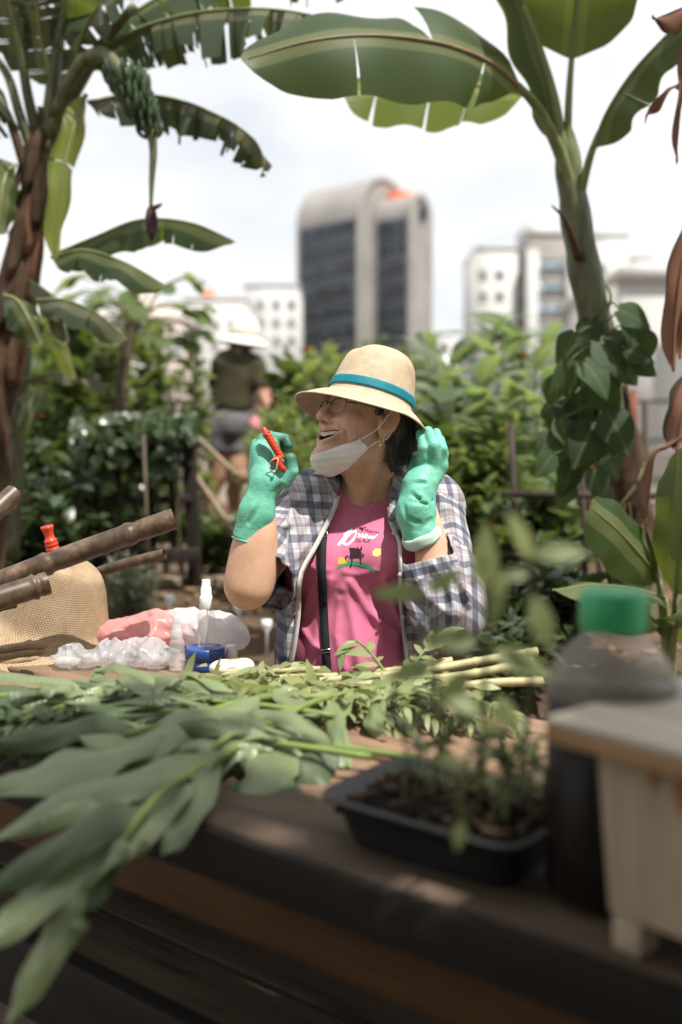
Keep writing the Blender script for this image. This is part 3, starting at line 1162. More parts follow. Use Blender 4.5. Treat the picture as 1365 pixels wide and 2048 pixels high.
# torn brown sheaths round the lower trunk
rs = np.random.default_rng(5)
for k in range(11):
    a = rs.uniform(0, 6.28); i0 = int(rs.uniform(0, 9)); i1 = i0 + int(rs.uniform(6, 13))
    pts, wv = [], []
    for i in range(i0, i1):
        off = np.array([math.cos(a + 0.02 * i), math.sin(a + 0.02 * i), 0]) * (rad[i] + 0.004 + 0.0015 * (i - i0))
        pts.append(tr[i] + off)
    n_ = len(pts)
    V, F = [], []
    for i, p in enumerate(pts):
        w = (0.045 * math.sin(math.pi * min(1, 0.15 + i / (n_ - 1))) + 0.006)
        sd = np.array([-math.sin(a), math.cos(a), 0])
        out = np.array([math.cos(a), math.sin(a), 0])
        V += [p - sd * w - out * 0.012, p + out * 0.004, p + sd * w - out * 0.012]
    F = [(3 * i + j, 3 * i + j + 1, 3 * i + j + 4, 3 * i + j + 3) for i in range(n_ - 1) for j in (0, 1)]
    o = MB().add(np.array(V), F).build('dry_sheath', M['stemb'], bp, True)
    thicken(o, 0.004)
V, F = tube(smooth_path(A3([(1160, 520, 3.20), (1142, 470, 3.17), (1128, 435, 3.15), (1104, 411, 3.14)]), 10), np.linspace(.020, .003, 10), 8, flat=.5)
MB().add(V, F).build('dry_sheath', M['stemb'], bp, True)
petiole = lambda pts, r0, r1: MB().add(*tube(smooth_path(A3(pts), 16), np.linspace(r0, r1, 16), 10, flat=.8)).build('petiole', M['midrib'], bp, True)
petiole([(1150, 400, 3.22), (1118, 300, 3.18), (1075, 215, 3.12), (1035, 170, 3.06)], .026, .013)
banana_leaf(bp, A3([(1040, 175, 3.07), (985, 128, 3.02), (900, 92, 2.95), (800, 74, 2.88), (700, 72, 2.82), (600, 86, 2.78), (484, 122, 2.75)]), 0.178, M['ban'], up=(0.05, -0.93, 0.38), droop=(0.10, 0.06), tears=((0.36, 0.385), (0.64, 0.16)), rib=.0115, seed=1, curl=0.25, ribmat=plain('pink_brown_midrib', (0.22, 0.16, 0.085), 0.45, 0.4, 12, 0.25))
petiole([(1140, 330, 3.26), (1108, 215, 3.32), (1050, 183, 3.42)], .016, .009)
banana_leaf(bp, A3([(1050, 185, 3.42), (960, 172, 3.46), (860, 168, 3.5), (760, 178, 3.54), (684, 172, 3.56)]), 0.165, M['ban_pale'], up=(0.0, -0.80, 0.60), droop=(0.15, 0.25), tears=(0.28, 0.5, 0.8), rib=.008, seed=2)
petiole([(1134, 330, 3.20), (1138, 200, 3.19), (1144, 112, 3.18)], .017, .011)
banana_leaf(bp, A3([(1144, 118, 3.18), (1152, 40, 3.14), (1160, -60, 3.06), (1170, -170, 2.95), (1180, -280, 2.8)]), 0.20, M['ban'], up=(0.15, 1, 0.1), droop=(-0.25, -0.25), tears=(0.5,), rib=.010, seed=3, tipw=.2)
petiole([(1132, 340, 3.20), (1108, 200, 3.18), (1075, 90, 3.15), (1045, 10, 3.12)], .024, .013)
banana_leaf(bp, A3([(1128, 290, 3.21), (1100, 170, 3.17), (1066, 60, 3.13), (1030, -40, 3.1), (1000, -140, 3.05)]), 0.085, M['ban'], up=(0.9, -0.2, 0.35), droop=(0.9, 0.9), rib=.009, seed=4)
petiole([(1156, 430, 3.24), (1166, 372, 3.2), (1182, 310, 3.16), (1200, 262, 3.14)], .017, .010)
banana_leaf(bp, A3([(1188, 296, 3.15), (1215, 225, 3.11), (1262, 150, 3.06), (1318, 86, 3.0), (1375, 30, 2.95)]), 0.115, M['ban'], up=(-0.75, -0.1, 0.65), droop=(0.75, 0.75), rib=.009, seed=5, tears=(0.4,))

# climbing vine with heart leaves on that trunk
vine = thing('climbing_vine', 'dark green climbing vine with heart shaped leaves wrapping the banana trunk', 'vine', tuple(at(1240, 1000, 3.2)))
vm = geo_mesh('leaf', leaf_geo('heart', 8, 2, 0.42, 0.12, 0.55, 0.05), M['g_heart'])
rs = np.random.default_rng(12)
vl = [(1200, 705, .15), (1150, 690, .12), (1262, 660, .10), (1278, 680, .11), (1240, 640, .11), (1228, 735, .13), (1170, 745, .14), (1135, 745, .11), (1120, 775, .12), (1128, 815, .12),
      (1158, 800, .13), (1195, 790, .12), (1150, 850, .13), (1185, 870, .16), (1215, 845, .15), (1120, 860, .11), (1130, 905, .12), (1170, 915, .12), (1196, 905, .13), (1145, 945, .11), (1255, 720, .10), (1270, 745, .09), (1100, 830, .09), (1110, 890, .10), (1220, 690, .11), (1180, 660, .11), (1225, 900, .10), (1140, 985, .09), (1190, 960, .11), (1210, 770, .12), (1165, 715, .12), (1105, 930, .09)]
vst = []
for (x, y, s) in vl:
    Y = 3.12 + rs.uniform(-.10, .10)
    p = at(x, y - 20, Y)
    ang = rs.uniform(-0.7, 0.7) + (0.5 if x > 1225 else -0.25 if x < 1150 else 0)
    d = np.array([math.sin(ang), rs.uniform(-.5, -.1), -math.cos(ang)])
    put('leaf', vm, vine, p, d, (rs.normal() * .25, -1, 0.4), s * rs.uniform(.9, 1.15), rs.uniform(.9, 1.1))
    k = np.argmin(np.linalg.norm(tr - p, axis=1))
    vst.append((tr[k] + np.array([0, -0.05, -0.03]), p))
mb = MB()
for a, b in vst:
    V, F = tube(smooth_path([a, (a + b) / 2 + np.array([0, -.03, .03]), b], 6), [.003] * 5 + [.002], 5); mb.add(V, F)
sp_ = [tr[i] + np.array([math.cos(i * .55), math.sin(i * .55), 0]) * (rad[i] + 0.012) for i in range(4, 27)]
V, F = tube(smooth_path(sp_, 60), .006, 6); mb.add(V, F)
mb.build('stem', M['stalk'], vine, True)

# second banana plant beyond the right edge: only dry hanging leaves reach the picture
b2 = thing('banana_plant', 'banana plant with dry brown hanging leaves at the right edge', 'banana plant', tuple(at(1500, 1200, 2.9)))
t2 = smooth_path(A3([(1500, 1300, 2.9), (1480, 800, 2.9), (1450, 300, 2.9), (1440, -100, 2.9)]), 20)
V, F = tube(t2, np.linspace(.085, .05, 20), 14); MB().add(V, F).build('trunk', M['stemb'], b2, True)
def dry_leaf(pts, half, seed, up=(0, -1, .2), droop=(0.5, 0.5), fray=0, mat=None):
    return banana_leaf(b2, A3(pts), half, mat or M['dry'], up=up, droop=droop, seed=seed, curl=0.7, wave=.02, rib=.008, ribmat=M['stemb'], fray=fray)
dry_leaf([(1460, 360, 2.85), (1400, 430, 2.78), (1362, 540, 2.75), (1350, 640, 2.75), (1345, 745, 2.76)], .06, 21)
dry_leaf([(1470, 480, 2.9), (1400, 540, 2.8), (1372, 640, 2.78), (1358, 720, 2.77)], .05, 22)
dry_leaf([(1470, 700, 2.85), (1395, 760, 2.78), (1365, 830, 2.75), (1352, 905, 2.74)], .075, 23)
dry_leaf([(1480, 830, 2.9), (1400, 850, 2.8), (1340, 890, 2.72), (1312, 905, 2.7), (1302, 960, 2.7), (1292, 1050, 2.72)], .048, 24, droop=(.9, .9))
dry_leaf([(1460, -60, 2.85), (1400, 0, 2.8), (1350, 22, 2.78), (1305, 40, 2.77)], .05, 25, up=(0, -.3, 1))
dry_leaf([(1455, 100, 2.85), (1390, 150, 2.8), (1330, 185, 2.78), (1300, 215, 2.78), (1290, 248, 2.78)], .022, 26, up=(0, -.6, .8))
dry_leaf([(1450, 160, 2.85), (1385, 60, 2.8), (1372, 110, 2.78), (1360, 225, 2.78), (1352, 330, 2.78)], .02, 27)

# low broad-leaved plant at bottom right
lp = thing('banana_sucker', 'young banana sucker with broad dark leaves at the lower right', 'banana plant', tuple(at(1330, 1400, 2.7)))
lb = at(1340, 1420, 2.75)
def lleaf(pts, half, seed, up, droop=(.15, .15), mat=None, tw=.05):
    P = A3(pts)
    V, F = tube(smooth_path([lb, (lb + P[0]) / 2 + np.array([0.0, 0, 0.02]), P[0]], 10), np.linspace(.014, .008, 10), 8); MB().add(V, F).build('petiole', M['midrib'], lp, True)
    return banana_leaf(lp, P, half, mat or M['ban'], up=up, droop=droop, seed=seed, rib=.006, tipw=tw, wave=.006)
lleaf([(1318, 1160, 2.68), (1285, 1115, 2.62), (1235, 1060, 2.56), (1178, 1012, 2.52)], .095, 31, (-.3, -.75, .6))
lleaf([(1335, 1230, 2.7), (1320, 1150, 2.68), (1300, 1080, 2.66), (1284, 1038, 2.65)], .045, 32, (.9, -.4, .2))
lleaf([(1352, 1190, 2.62), (1362, 1080, 2.58), (1372, 980, 2.56), (1378, 890, 2.56)], .10, 33, (-.7, -.7, .1))
lleaf([(1330, 1195, 2.66), (1260, 1176, 2.55), (1180, 1170, 2.48), (1105, 1182, 2.44)], .065, 34, (0, -.35, .95))
lleaf([(1335, 1260, 2.7), (1290, 1225, 2.6), (1262, 1200, 2.55), (1230, 1195, 2.5)], .045, 35, (-.2, -.5, .8))
lleaf([(1350, 1280, 2.7), (1362, 1230, 2.6), (1385, 1190, 2.55), (1420, 1170, 2.5)], .06, 36, (0, -.5, .8))

# left banana tree --------------------------------------------------------------------
lt = thing('banana_tree', 'old banana tree with a hanging green bunch and torn leaves at left', 'banana tree', tuple(at(-15, 1250, 3.6)))
tl = smooth_path(A3([(-25, 1250, 3.62), (-10, 900, 3.62), (8, 720, 3.6), (35, 560, 3.58), (62, 420, 3.56), (88, 280, 3.54), (100, 220, 3.53)]), 36)
rl = np.interp(np.linspace(0, 1, 36), [0, .4, .7, .9, 1], [.060, .056, .050, .044, .036])
V, F = tube(tl, rl, 16); V = V + 0.006 * np.sin(V[:, [2]] * 38 + V[:, [0]] * 70) * np.array([1, 1, 0])
MB().add(V, F).build('trunk', M['stemb'], lt, True)
rs = np.random.default_rng(6)
for k in range(22):
    a = rs.uniform(3.4, 6.2); i0 = int(rs.uniform(10, 26)); i1 = min(36, i0 + int(rs.uniform(5, 10)))
    pts = [tl[i] + np.array([math.cos(a), math.sin(a), 0]) * (rl[i] + .004 + .003 * (i1 - i)) + np.array([0, 0, -.03]) for i in range(i0, i1)]
    n_ = len(pts); V = []
    for i, p in enumerate(pts):
        w = .03 * math.sin(math.pi * (0.1 + .85 * i / (n_ - 1))) + .004
        sd = np.array([-math.sin(a), math.cos(a), 0]); out = np.array([math.cos(a), math.sin(a), 0])
        V += [p - sd * w - out * .008, p + out * .004, p + sd * w - out * .008]
    F = [(3 * i + j, 3 * i + j + 1, 3 * i + j + 4, 3 * i + j + 3) for i in range(n_ - 1) for j in (0, 1)]
    thicken(MB().add(np.array(V), F).build('dry_sheath', M['dry'] if k % 3 == 0 else M['stemb'], lt, True), .004)


def lpet(pts, r0, r1, mat=None):
    return MB().add(*tube(smooth_path(A3(pts), 16), np.linspace(r0, r1, 16), 10, flat=.8)).build('petiole', mat or M['stemg'], lt, True)


lpet([(95, 280, 3.53), (108, 160, 3.5), (120, 60, 3.46), (135, -60, 3.42)], .035, .018)
lpet([(100, 270, 3.53), (150, 180, 3.48), (205, 90, 3.42), (270, 10, 3.36)], .034, .016)
lpet([(80, 290, 3.53), (58, 200, 3.5), (42, 110, 3.46), (20, 10, 3.42)], .026, .014)
lpet([(70, 320, 3.53), (40, 230, 3.5), (15, 150, 3.48), (-30, 90, 3.44)], .024, .014)
lpet([(55, 350, 3.52), (20, 240, 3.48), (-10, 190, 3.46)], .022, .014, M['stemb'])
# leaves: (spine, half width, options)
banana_leaf(lt, A3([(205, 95, 3.42), (300, 50, 3.36), (420, 22, 3.3), (560, 20, 3.22), (715, 50, 3.15)]), .145, M['ban_old'], up=(0, -.5, 1), droop=(.9, 1.0), fray=46, rib=.011, seed=41, hang=.15)
banana_leaf(lt, A3([(150, 150, 3.5), (250, 40, 3.5), (400, -40, 3.5), (600, -60, 3.5), (720, -20, 3.5)]), .16, M['ban'], up=(0, -.3, 1), droop=(.7, .7), fray=30, rib=.011, seed=42)
banana_leaf(lt, A3([(178, 205, 3.45), (260, 190, 3.4), (350, 198, 3.36), (440, 232, 3.32), (505, 275, 3.3), (528, 320, 3.3), (522, 355, 3.3)]), .105, M['ban_old'], up=(0.1, -.45, 1), droop=(1.0, 1.1), fray=34, rib=.009, seed=43, hang=.1)
banana_leaf(lt, A3([(172, 190, 3.46), (150, 250, 3.40), (128, 340, 3.38), (116, 430, 3.38), (108, 520, 3.40)]), .048, M['ban_pale'], up=(.75, -.65, .1), droop=(.35, .1), rib=.008, seed=44, tears=(.45,))
banana_leaf(lt, A3([(112, 508, 3.45), (190, 475, 3.40), (280, 440, 3.34), (380, 445, 3.28), (470, 482, 3.24)]), .095, M['ban'], up=(.05, -.35, 1), droop=(.95, .95), tears=(.36, .44, .62, .68, .80), rib=.008, seed=45, tipw=.25)
banana_leaf(lt, A3([(105, 515, 3.42), (170, 500, 3.36), (250, 525, 3.30), (334, 572, 3.25)]), .085, M['ban'], up=(.1, -.4, 1), droop=(.8, .9), tears=(.25, .5, .55), rib=.008, seed=46, tipw=.3)
banana_leaf(lt, A3([(42, 120, 3.46), (25, 40, 3.4), (5, -40, 3.34), (-20, -140, 3.28)]), .16, M['ban_old'], up=(.3, -.8, .5), droop=(.2, .35), fray=26, rib=.010, seed=47)
banana_leaf(lt, A3([(120, 60, 3.46), (130, -10, 3.4), (150, -100, 3.3), (180, -220, 3.2)]), .20, M['ban'], up=(0, -.9, .4), droop=(.2, .2), fray=14, rib=.011, seed=48)
banana_leaf(lt, A3([(150, 150, 3.48), (165, 70, 3.38), (200, 10, 3.28), (250, -40, 3.2)]), .13, M['ban_old'], up=(.3, -.8, .5), droop=(.4, .4), fray=16, rib=.010, seed=49)
banana_leaf(lt, A3([(110, 180, 3.5), (85, 90, 3.44), (75, 20, 3.38), (70, -60, 3.3)]), .14, M['ban_old'], up=(.1, -.9, .3), droop=(.5, .5), fray=18, rib=.010, seed=50)
banana_leaf(lt, A3([(20, 240, 3.48), (0, 180, 3.4), (-30, 190, 3.34), (-70, 240, 3.3)]), .15, M['ban_old'], up=(0, -.6, .8), droop=(.9, .9), fray=14, rib=.009, seed=51)
banana_leaf(lt, A3([(30, 330, 3.5), (12, 350, 3.42), (2, 400, 3.38), (-4, 470, 3.36)]), .075, M['ban'], up=(.8, -.6, .1), droop=(.2, .2), rib=.008, seed=52)
banana_leaf(lt, A3([(10, 590, 3.4), (35, 600, 3.34), (60, 640, 3.3), (80, 690, 3.3)]), .085, M['ban'], up=(.3, -.7, .6), droop=(.6, .6), rib=.007, seed=53, tears=(.5,))
banana_leaf(lt, A3([(75, 600, 3.4), (130, 600, 3.34), (200, 630, 3.3), (255, 680, 3.28)]), .075, M['ban_old'], up=(.1, -.4, 1), droop=(.8, .9), tears=(.3, .6), rib=.007, seed=54)
banana_leaf(lt, A3([(60, 560, 3.5), (100, 590, 3.45), (125, 640, 3.42), (135, 690, 3.42)]), .06, M['ban_old'], up=(.5, -.7, .3), droop=(.7, .7), rib=.007, seed=55)
# bunch
V, F = tube(smooth_path(A3([(110, 230, 3.50), (160, 130, 3.40), (205, 108, 3.34), (240, 140, 3.28), (268, 200, 3.26), (300, 262, 3.26), (307, 300, 3.26), (304, 360, 3.26), (302, 415, 3.26)]), 40), np.concatenate([np.linspace(.024, .020, 22), np.linspace(.019, .0055, 18)]), 10)
MB().add(V, F).build('peduncle', M['stemg'], lt, True)
M['banana'] = plain('green_banana_skin', (0.030, 0.056, 0.020), 0.5, 0.35, 30, 0.3, rnd=0.3)
bn = MB().add(*tube([(0, 0, 0), (0, .012, .006), (0, .03, .018), (0, .055, .042), (0, .068, .075), (0, .070, .098), (0, .069, .108)], [.004, .006, .0125, .0150, .0130, .006, .003], 7))
bmesh_ = np_mesh('banana', np.concatenate(bn.V), [np.array(bn.F4), np.array(bn.F3)])
bmesh_.materials.append(M['banana'])
bax = smooth_path(A3([(248, 165, 3.28), (274, 210, 3.26), (300, 262, 3.26)]), 9)
for hnd in range(9):
    c = bax[hnd]
    nb = 13 if hnd < 7 else 9
    sc = (1.0 - 0.05 * hnd) * rs.uniform(.70, .80)
    for k in range(nb):
        a = 2 * math.pi * (k + .5 * (hnd % 2)) / nb + rs.normal() * .08
        out = np.array([math.cos(a), math.sin(a), 0.0])
        A_ = np.stack([np.cross(out, (0, 0, 1)), out, np.array([0, 0, 1.0])], 1) * sc
        o = part_at('banana', bmesh_, None, lt, c + out * .012 + np.array([0, 0, -.02 + rs.normal() * .006]), A_)
V, F = lathe([(0.004, .020), (.014, .010), (.020, -.016), (.021, -.038), (.015, -.065), (.005, -.088), (0, -.093)], 14, at(303, 424, 3.26), np.eye(3))
M['bud'] = plain('purple_flower_bud', (0.05, 0.024, 0.030), 0.6, 0.3, 30, 0.3)
MB().add(V, F).build('flower_bud', M['bud'], lt, True)
V, F, _ = leaf_geo('ovate', 5, 1, .4, .3, -.6)
MB().add((V * .05) @ axes_for(np.array([.8, -.3, .25]), np.array([0, 0, 1.])).T + at(303, 424, 3.24), F.tolist()).build('bract', plain('red_bract', (0.30, 0.06, 0.04), 0.6, 0.3), lt, True)

# thin young stem left of the bushes
ys = thing('banana_sucker', 'slender banana sucker stem in front of the left bushes', 'banana plant', tuple(at(20, 1100, 3.9)))
V, F = tube(smooth_path(A3([(15, 1120, 3.9), (28, 950, 3.9), (38, 800, 3.9), (50, 700, 3.9), (58, 610, 3.9)]), 16), np.linspace(.045, .026, 16), 10)
MB().add(V, F).build('trunk', M['stemg'], ys, True)
banana_leaf(ys, A3([(38, 800, 3.85), (70, 780, 3.75), (50, 830, 3.68), (20, 880, 3.66)]), .055, M['ban'], up=(.2, -.6, .7), droop=(.5, .5), rib=.006, seed=61)
banana_leaf(ys, A3([(52, 690, 3.85), (90, 660, 3.78), (120, 690, 3.72), (150, 760, 3.7)]), .05, M['ban_pale'], up=(.2, -.6, .7), droop=(.6, .6), rib=.006, seed=62)
banana_leaf(ys, A3([(45, 760, 3.85), (110, 745, 3.9), (180, 762, 3.95), (225, 768, 4.0)]), .035, M['ban_old'], up=(0, -.3, 1), droop=(.9, .9), rib=.006, seed=63)

# ---- bushes and beds ----------------------------------------------------------------
G_OV = leaf_geo('ovate', 3, 1, 0.30, 0.25, 0.7)
G_LA = leaf_geo('lance', 4, 1, 0.16, 0.25, 0.9)
G_FE = leaf_geo('lance', 2, 1, 0.11, 0.2, 0.5)
G_RO = leaf_geo('ovate', 4, 1, 0.42, 0.15, 0.5)


def C(px, py, Y):
    return at(px, py, Y)


def rpx(w, h, Y, deep):
    return (w / FPX * Y, deep, h / FPX * Y)


grpB = None
def bushpx(name, label, cat, px, py, Y, w, h, deep, n, geo, size, mat, **kw):
    return bush(name, label, cat, C(px, py, Y), rpx(w, h, Y, deep), n, geo, size, mat, **kw)


bushpx('shrub', 'tall sunlit shrub with orange flowers at the far left', 'shrub', 60, 880, 6.0, 150, 170, .6, 2600, G_OV, (.05, .10), M['g_mid'], clumps=26, flowers=(M['orangef'], 6, .035))
bushpx('shrub', 'bright leafy shrub behind the dark trellis', 'shrub', 215, 800, 6.6, 150, 130, .6, 2600, G_OV, (.045, .09), M['g_lime'], clumps=28)
bushpx('shrub', 'dark shrub filling the space behind the trellis', 'shrub', 225, 985, 6.2, 170, 110, .5, 2400, G_OV, (.05, .10), M['g_dark'], clumps=26)
bushpx('shrub', 'dark shrub at the foot of the left banana tree', 'shrub', 60, 1040, 4.6, 150, 130, .45, 2400, G_OV, (.045, .09), M['g_dark'], clumps=22)
bushpx('shrub', 'loose flowering shrub left of the standing person', 'shrub', 335, 775, 7.8, 75, 110, .5, 1500, G_OV, (.04, .08), M['g_mid'], clumps=22, flowers=(M['pinkf'], 12, .03))
bushpx('shrub', 'spiky lime shrub below the banana leaves at left', 'shrub', 115, 715, 7.0, 75, 85, .4, 900, G_LA, (.10, .18), M['g_lime'], clumps=14, upw=1.0)
bushpx('herb_clump', 'tall feathery herb between the standing person and raised glove', 'herb', 570, 945, 4.6, 72, 110, .35, 3800, G_FE, (.04, .08), M['g_lime'], clumps=34, upw=1.0)
bushpx('herb_clump', 'feathery herb in front of the standing person', 'herb', 520, 935, 5.6, 42, 62, .25, 1300, G_FE, (.04, .07), M['g_lime'], clumps=22, upw=1.1)
bushpx('shrub', 'sunlit shrub with an orange marigold behind the straw hat', 'shrub', 655, 770, 7.6, 80, 85, .5, 1900, G_OV, (.045, .085), M['g_lime'], clumps=24)
bushpx('shrub', 'dark bush behind the laughing face', 'shrub', 625, 870, 6.4, 75, 70, .4, 1700, G_OV, (.04, .08), M['g_dark'], clumps=22)
bushpx('herb_clump', 'fine grey green herb beside the straw hat on the table', 'herb', 262, 1180, 4.1, 62, 58, .25, 2200, G_FE, (.025, .05), M['g_grey'], clumps=24, upw=1.2)
bushpx('herb_clump', 'low leafy herbs along the far edge of the bed', 'herb', 400, 1075, 6.0, 110, 45, .3, 1400, G_OV, (.04, .08), M['g_mid'], clumps=20)
bushpx('shrub', 'small leaved yellow green shrub right of the woman', 'shrub', 935, 990, 4.6, 85, 130, .4, 3000, G_OV, (.035, .07), M['g_lime'], clumps=34)
bushpx('shrub', 'round leaved green shrub below the trellis rail at right', 'shrub', 1060, 1060, 4.2, 90, 75, .35, 1300, G_RO, (.05, .09), M['g_mid'], clumps=22)
bushpx('shrub', 'bushy green shrub behind the woman\'s plaid shoulder', 'shrub', 905, 860, 6.0, 85, 90, .45, 2200, G_OV, (.05, .09), M['g_mid'], clumps=26)
bushpx('shrub', 'shrub behind the right banana trunk', 'shrub', 1140, 930, 6.5, 120, 130, .5, 1900, G_RO, (.06, .11), M['g_mid'], clumps=22)
bushpx('herb_clump', 'dark low herbs under the right trellis rail', 'herb', 1090, 1210, 3.4, 110, 60, .25, 1300, G_LA, (.06, .11), M['g_dark'], clumps=20)
bushpx('herb_clump', 'small dark herbs at the woman\'s left elbow', 'herb', 1010, 1290, 2.95, 70, 45, .18, 900, G_LA, (.05, .09), M['g_dark'], clumps=18)
bushpx('shrub', 'distant hedge like shrub below the apartment blocks', 'shrub', 800, 760, 9.5, 130, 75, .6, 1800, G_OV, (.06, .11), M['g_mid'], clumps=26)

for q, (x, y, Y, w, h_, gm_, lab) in enumerate((
        (150, 760, 5.6, 26, 120, 'g_mid', 'tall leafy stalk rising above the far left shrubs'), (205, 745, 6.4, 22, 120, 'g_lime', 'tall lime stalk left of the papaya trunk'),
        (300, 760, 6.8, 22, 110, 'g_mid', 'tall stalk right of the papaya trunk'), (392, 800, 6.2, 20, 110, 'g_lime', 'slender stalk just left of the standing person'),
        (575, 800, 6.0, 24, 110, 'g_mid', 'slender stalk between the standing person and the straw hat'), (600, 860, 5.2, 24, 100, 'g_lime', 'light stalk behind the raised right glove'),
        (880, 930, 4.4, 26, 110, 'g_mid', 'stalk with long leaves behind the left glove'), (1010, 930, 4.5, 28, 120, 'g_lime', 'leafy stalk beside the iron support upright'))):
    bushpx('tall_weed', lab, 'plant', x, y, Y, w, h_, .12, 220, G_LA if q % 2 else G_RO, (.07, .14), M[gm_], clumps=6, stems=3, upw=.7)

# orange and yellow blossoms standing clear of the leaves
for (x, y, Y, m_, lab) in ((612, 703, 7.0, 'orangef', 'orange marigold above the shrub beside the hat'), (1045, 716, 5.4, 'yellowf', 'yellow flower among the long glossy leaves at right')):
    t = thing('marigold', lab, 'flower', tuple(at(x, 900, Y)))
    p = at(x, y, Y)
    V, F = tube(smooth_path([at(x, 900, Y), at(x + 4, 800, Y), p], 8), .006, 6); MB().add(V, F).build('stem', M['stalk'], t, True)
    mbf = MB()
    for j in range(22):
        a = j * 2.4
        V, F, _ = leaf_geo('ovate', 3, 1, 0.38, 0.2, 0.9)
        A_ = axes_for(np.array([math.cos(a), math.sin(a), 0.1 + 0.06 * j]), np.array([0, 0, 1.]))
        mbf.add((V * .05) @ A_.T + p, F.tolist())
    mbf.build('petals', M[m_], t, True)

# papaya-like tree with lime lobed leaves
pt = thing('papaya_tree', 'young papaya tree with lime green lobed leaves above the left bushes', 'tree', tuple(at(238, 900, 6.2)))
V, F = tube(smooth_path(A3([(236, 960, 6.2), (242, 780, 6.2), (256, 700, 6.2), (268, 640, 6.2)]), 12), np.linspace(.045, .028, 12), 8); MB().add(V, F).build('trunk', M['bark'], pt, True)
pg = leaf_geo('lobed', 10, 1, 0.42, 0.15, 0.7, .08)
pm = geo_mesh('leaf', pg, M['g_lime'])
rs = np.random.default_rng(15)
top = at(268, 640, 6.2)
mbp = MB()
for k in range(46):
    a = rs.uniform(0, 6.28); el_ = rs.uniform(-.5, 1.0)
    ln = rs.uniform(.18, .36)
    q = top + np.array([math.cos(a) * ln * 1.1, math.sin(a) * ln * .8, ln * el_ - .04 * (k % 3)])
    V, F = tube(smooth_path([top + np.array([0, 0, -.15 * rs.uniform()]), (top + q) / 2 + np.array([0, 0, .05]), q], 6), .0045, 5); mbp.add(V, F)
    put('leaf', pm, pt, q, np.array([math.cos(a), math.sin(a) - .2, rs.uniform(-.7, .1)]), (rs.normal() * .3, rs.normal() * .3 - .3, 1), rs.uniform(.14, .24))
mbp.build('petiole', M['stalk'], pt, True)

# long glossy leaved plants (ginger) right of the hat: every cane a plant, every leaf a part
gm = geo_mesh('leaf', leaf_geo('lance', 8, 2, 0.16, 0.25, 0.95, .04), M['g_gloss'])
rs = np.random.default_rng(23)
gspots = [(862, 690, 6.4, .9), (905, 720, 5.8, .95), (880, 770, 5.2, .8), (945, 700, 6.0, 1.0), (985, 665, 5.6, 1.1), (960, 760, 5.0, .9), (1010, 720, 5.4, 1.0), (1040, 680, 5.8, 1.05), (1070, 730, 5.2, .95), (1020, 800, 4.8, .85), (1090, 690, 6.2, 1.0), (930, 830, 4.8, .8), (1075, 820, 4.9, .85), (820, 720, 7.0, .8), (985, 860, 4.6, .7)]
gl_ = ['leftmost ginger plant rising behind the hat brim', 'glossy ginger plant left of the white apartment block', 'low ginger plant just above the raised green glove', 'tall ginger plant in front of the white apartment block', 'tallest ginger plant with an upright lime leaf below the white block', 'ginger plant with drooping shiny leaves behind the glove', 'ginger plant with pale sunlit leaves beside the yellow flower', 'ginger plant standing below the grey balcony recess', 'ginger plant touching the vine on the banana trunk', 'low ginger plant above the dark trellis upright', 'far ginger plant below the wide banded windows', 'short ginger plant beside the plaid shoulder', 'short ginger plant left of the banana trunk vine', 'far small ginger plant peeping over the hat crown', 'lowest ginger plant above the trellis rail']
for (x, y, Y, s), lab in zip(gspots, gl_):
    tp = at(x, y, Y)
    t = thing('ginger_plant', lab, 'plant', (tp[0], tp[1], BEDZ), 'ginger plants in the right hand bed')
    cb = np.array([tp[0] + rs.normal() * .05, tp[1], BEDZ - .02])
    path = smooth_path([cb, (cb + tp) / 2 + rs.normal(size=3) * .03, tp], 12)
    V, F = tube(path, np.linspace(.012, .006, 12), 6); MB().add(V, F).build('stem', M['stalk'], t, True)
    nlf = 24
    for k in range(nlf):
        f = 0.35 + 0.65 * k / (nlf - 1)
        p = np.array([np.interp(f, np.linspace(0, 1, 12), path[:, j]) for j in range(3)])
        a = k * 2.5 + rs.normal() * .5
        d = np.array([math.cos(a), math.sin(a) * .8, 0.35 + 0.9 * max(0, f - .8) * 4 + rs.normal() * .2])
        put('leaf', gm, t, p, d, (rs.normal() * .2, -.2 + rs.normal() * .2, 1), s * rs.uniform(.24, .42), rs.uniform(.85, 1.25))

# hedge of trees beyond the railing is kept low: skyline stays open

# ---- unseen shade tree behind the photographer: crown shaped to shade the near table end
st = thing('shade_tree', 'broad leafy tree unseen behind the camera, its crown shaped to shade the table', 'tree', (1.5, -1.9, 0))
V, F = tube(smooth_path([(1.5, -1.9, -.05), (1.45, -1.8, 1.4), (1.2, -1.5, 2.9), (.8, -1.0, 3.9)], 14), np.linspace(.16, .07, 14), 12)
MB().add(V, F).build('trunk', M['bark'], st, True)
mbl = MB()
for e in ((-.6, -.4, 4.0), (.2, -.1, 4.1), (1.8, -.3, 4.0), (2.2, -1.6, 4.2), (-.4, -1.7, 4.3), (.9, -2.6, 4.2)):
    V, F = tube(smooth_path([(1.2, -1.5, 2.9), ((1.2 + e[0]) / 2, (-1.5 + e[1]) / 2, 3.65), e], 10), np.linspace(.06, .015, 10), 8); mbl.add(V, F)
mbl.build('limb', M['bark'], st, True)
Pc, uc = ell_points(16000, (.75, -2.0, 4.15), (3.0, 2.2, .60), .25, 110)
Pc[:, 1] = np.minimum(Pc[:, 1], -0.04 + .24 * np.clip((.55 - Pc[:, 0]) / .4, 0, 1) - .38 * (Pc[:, 2] - 4.15) + 0.10 * np.sin(Pc[:, 0] * 9) + RNG.normal(size=len(Pc)) * .05)
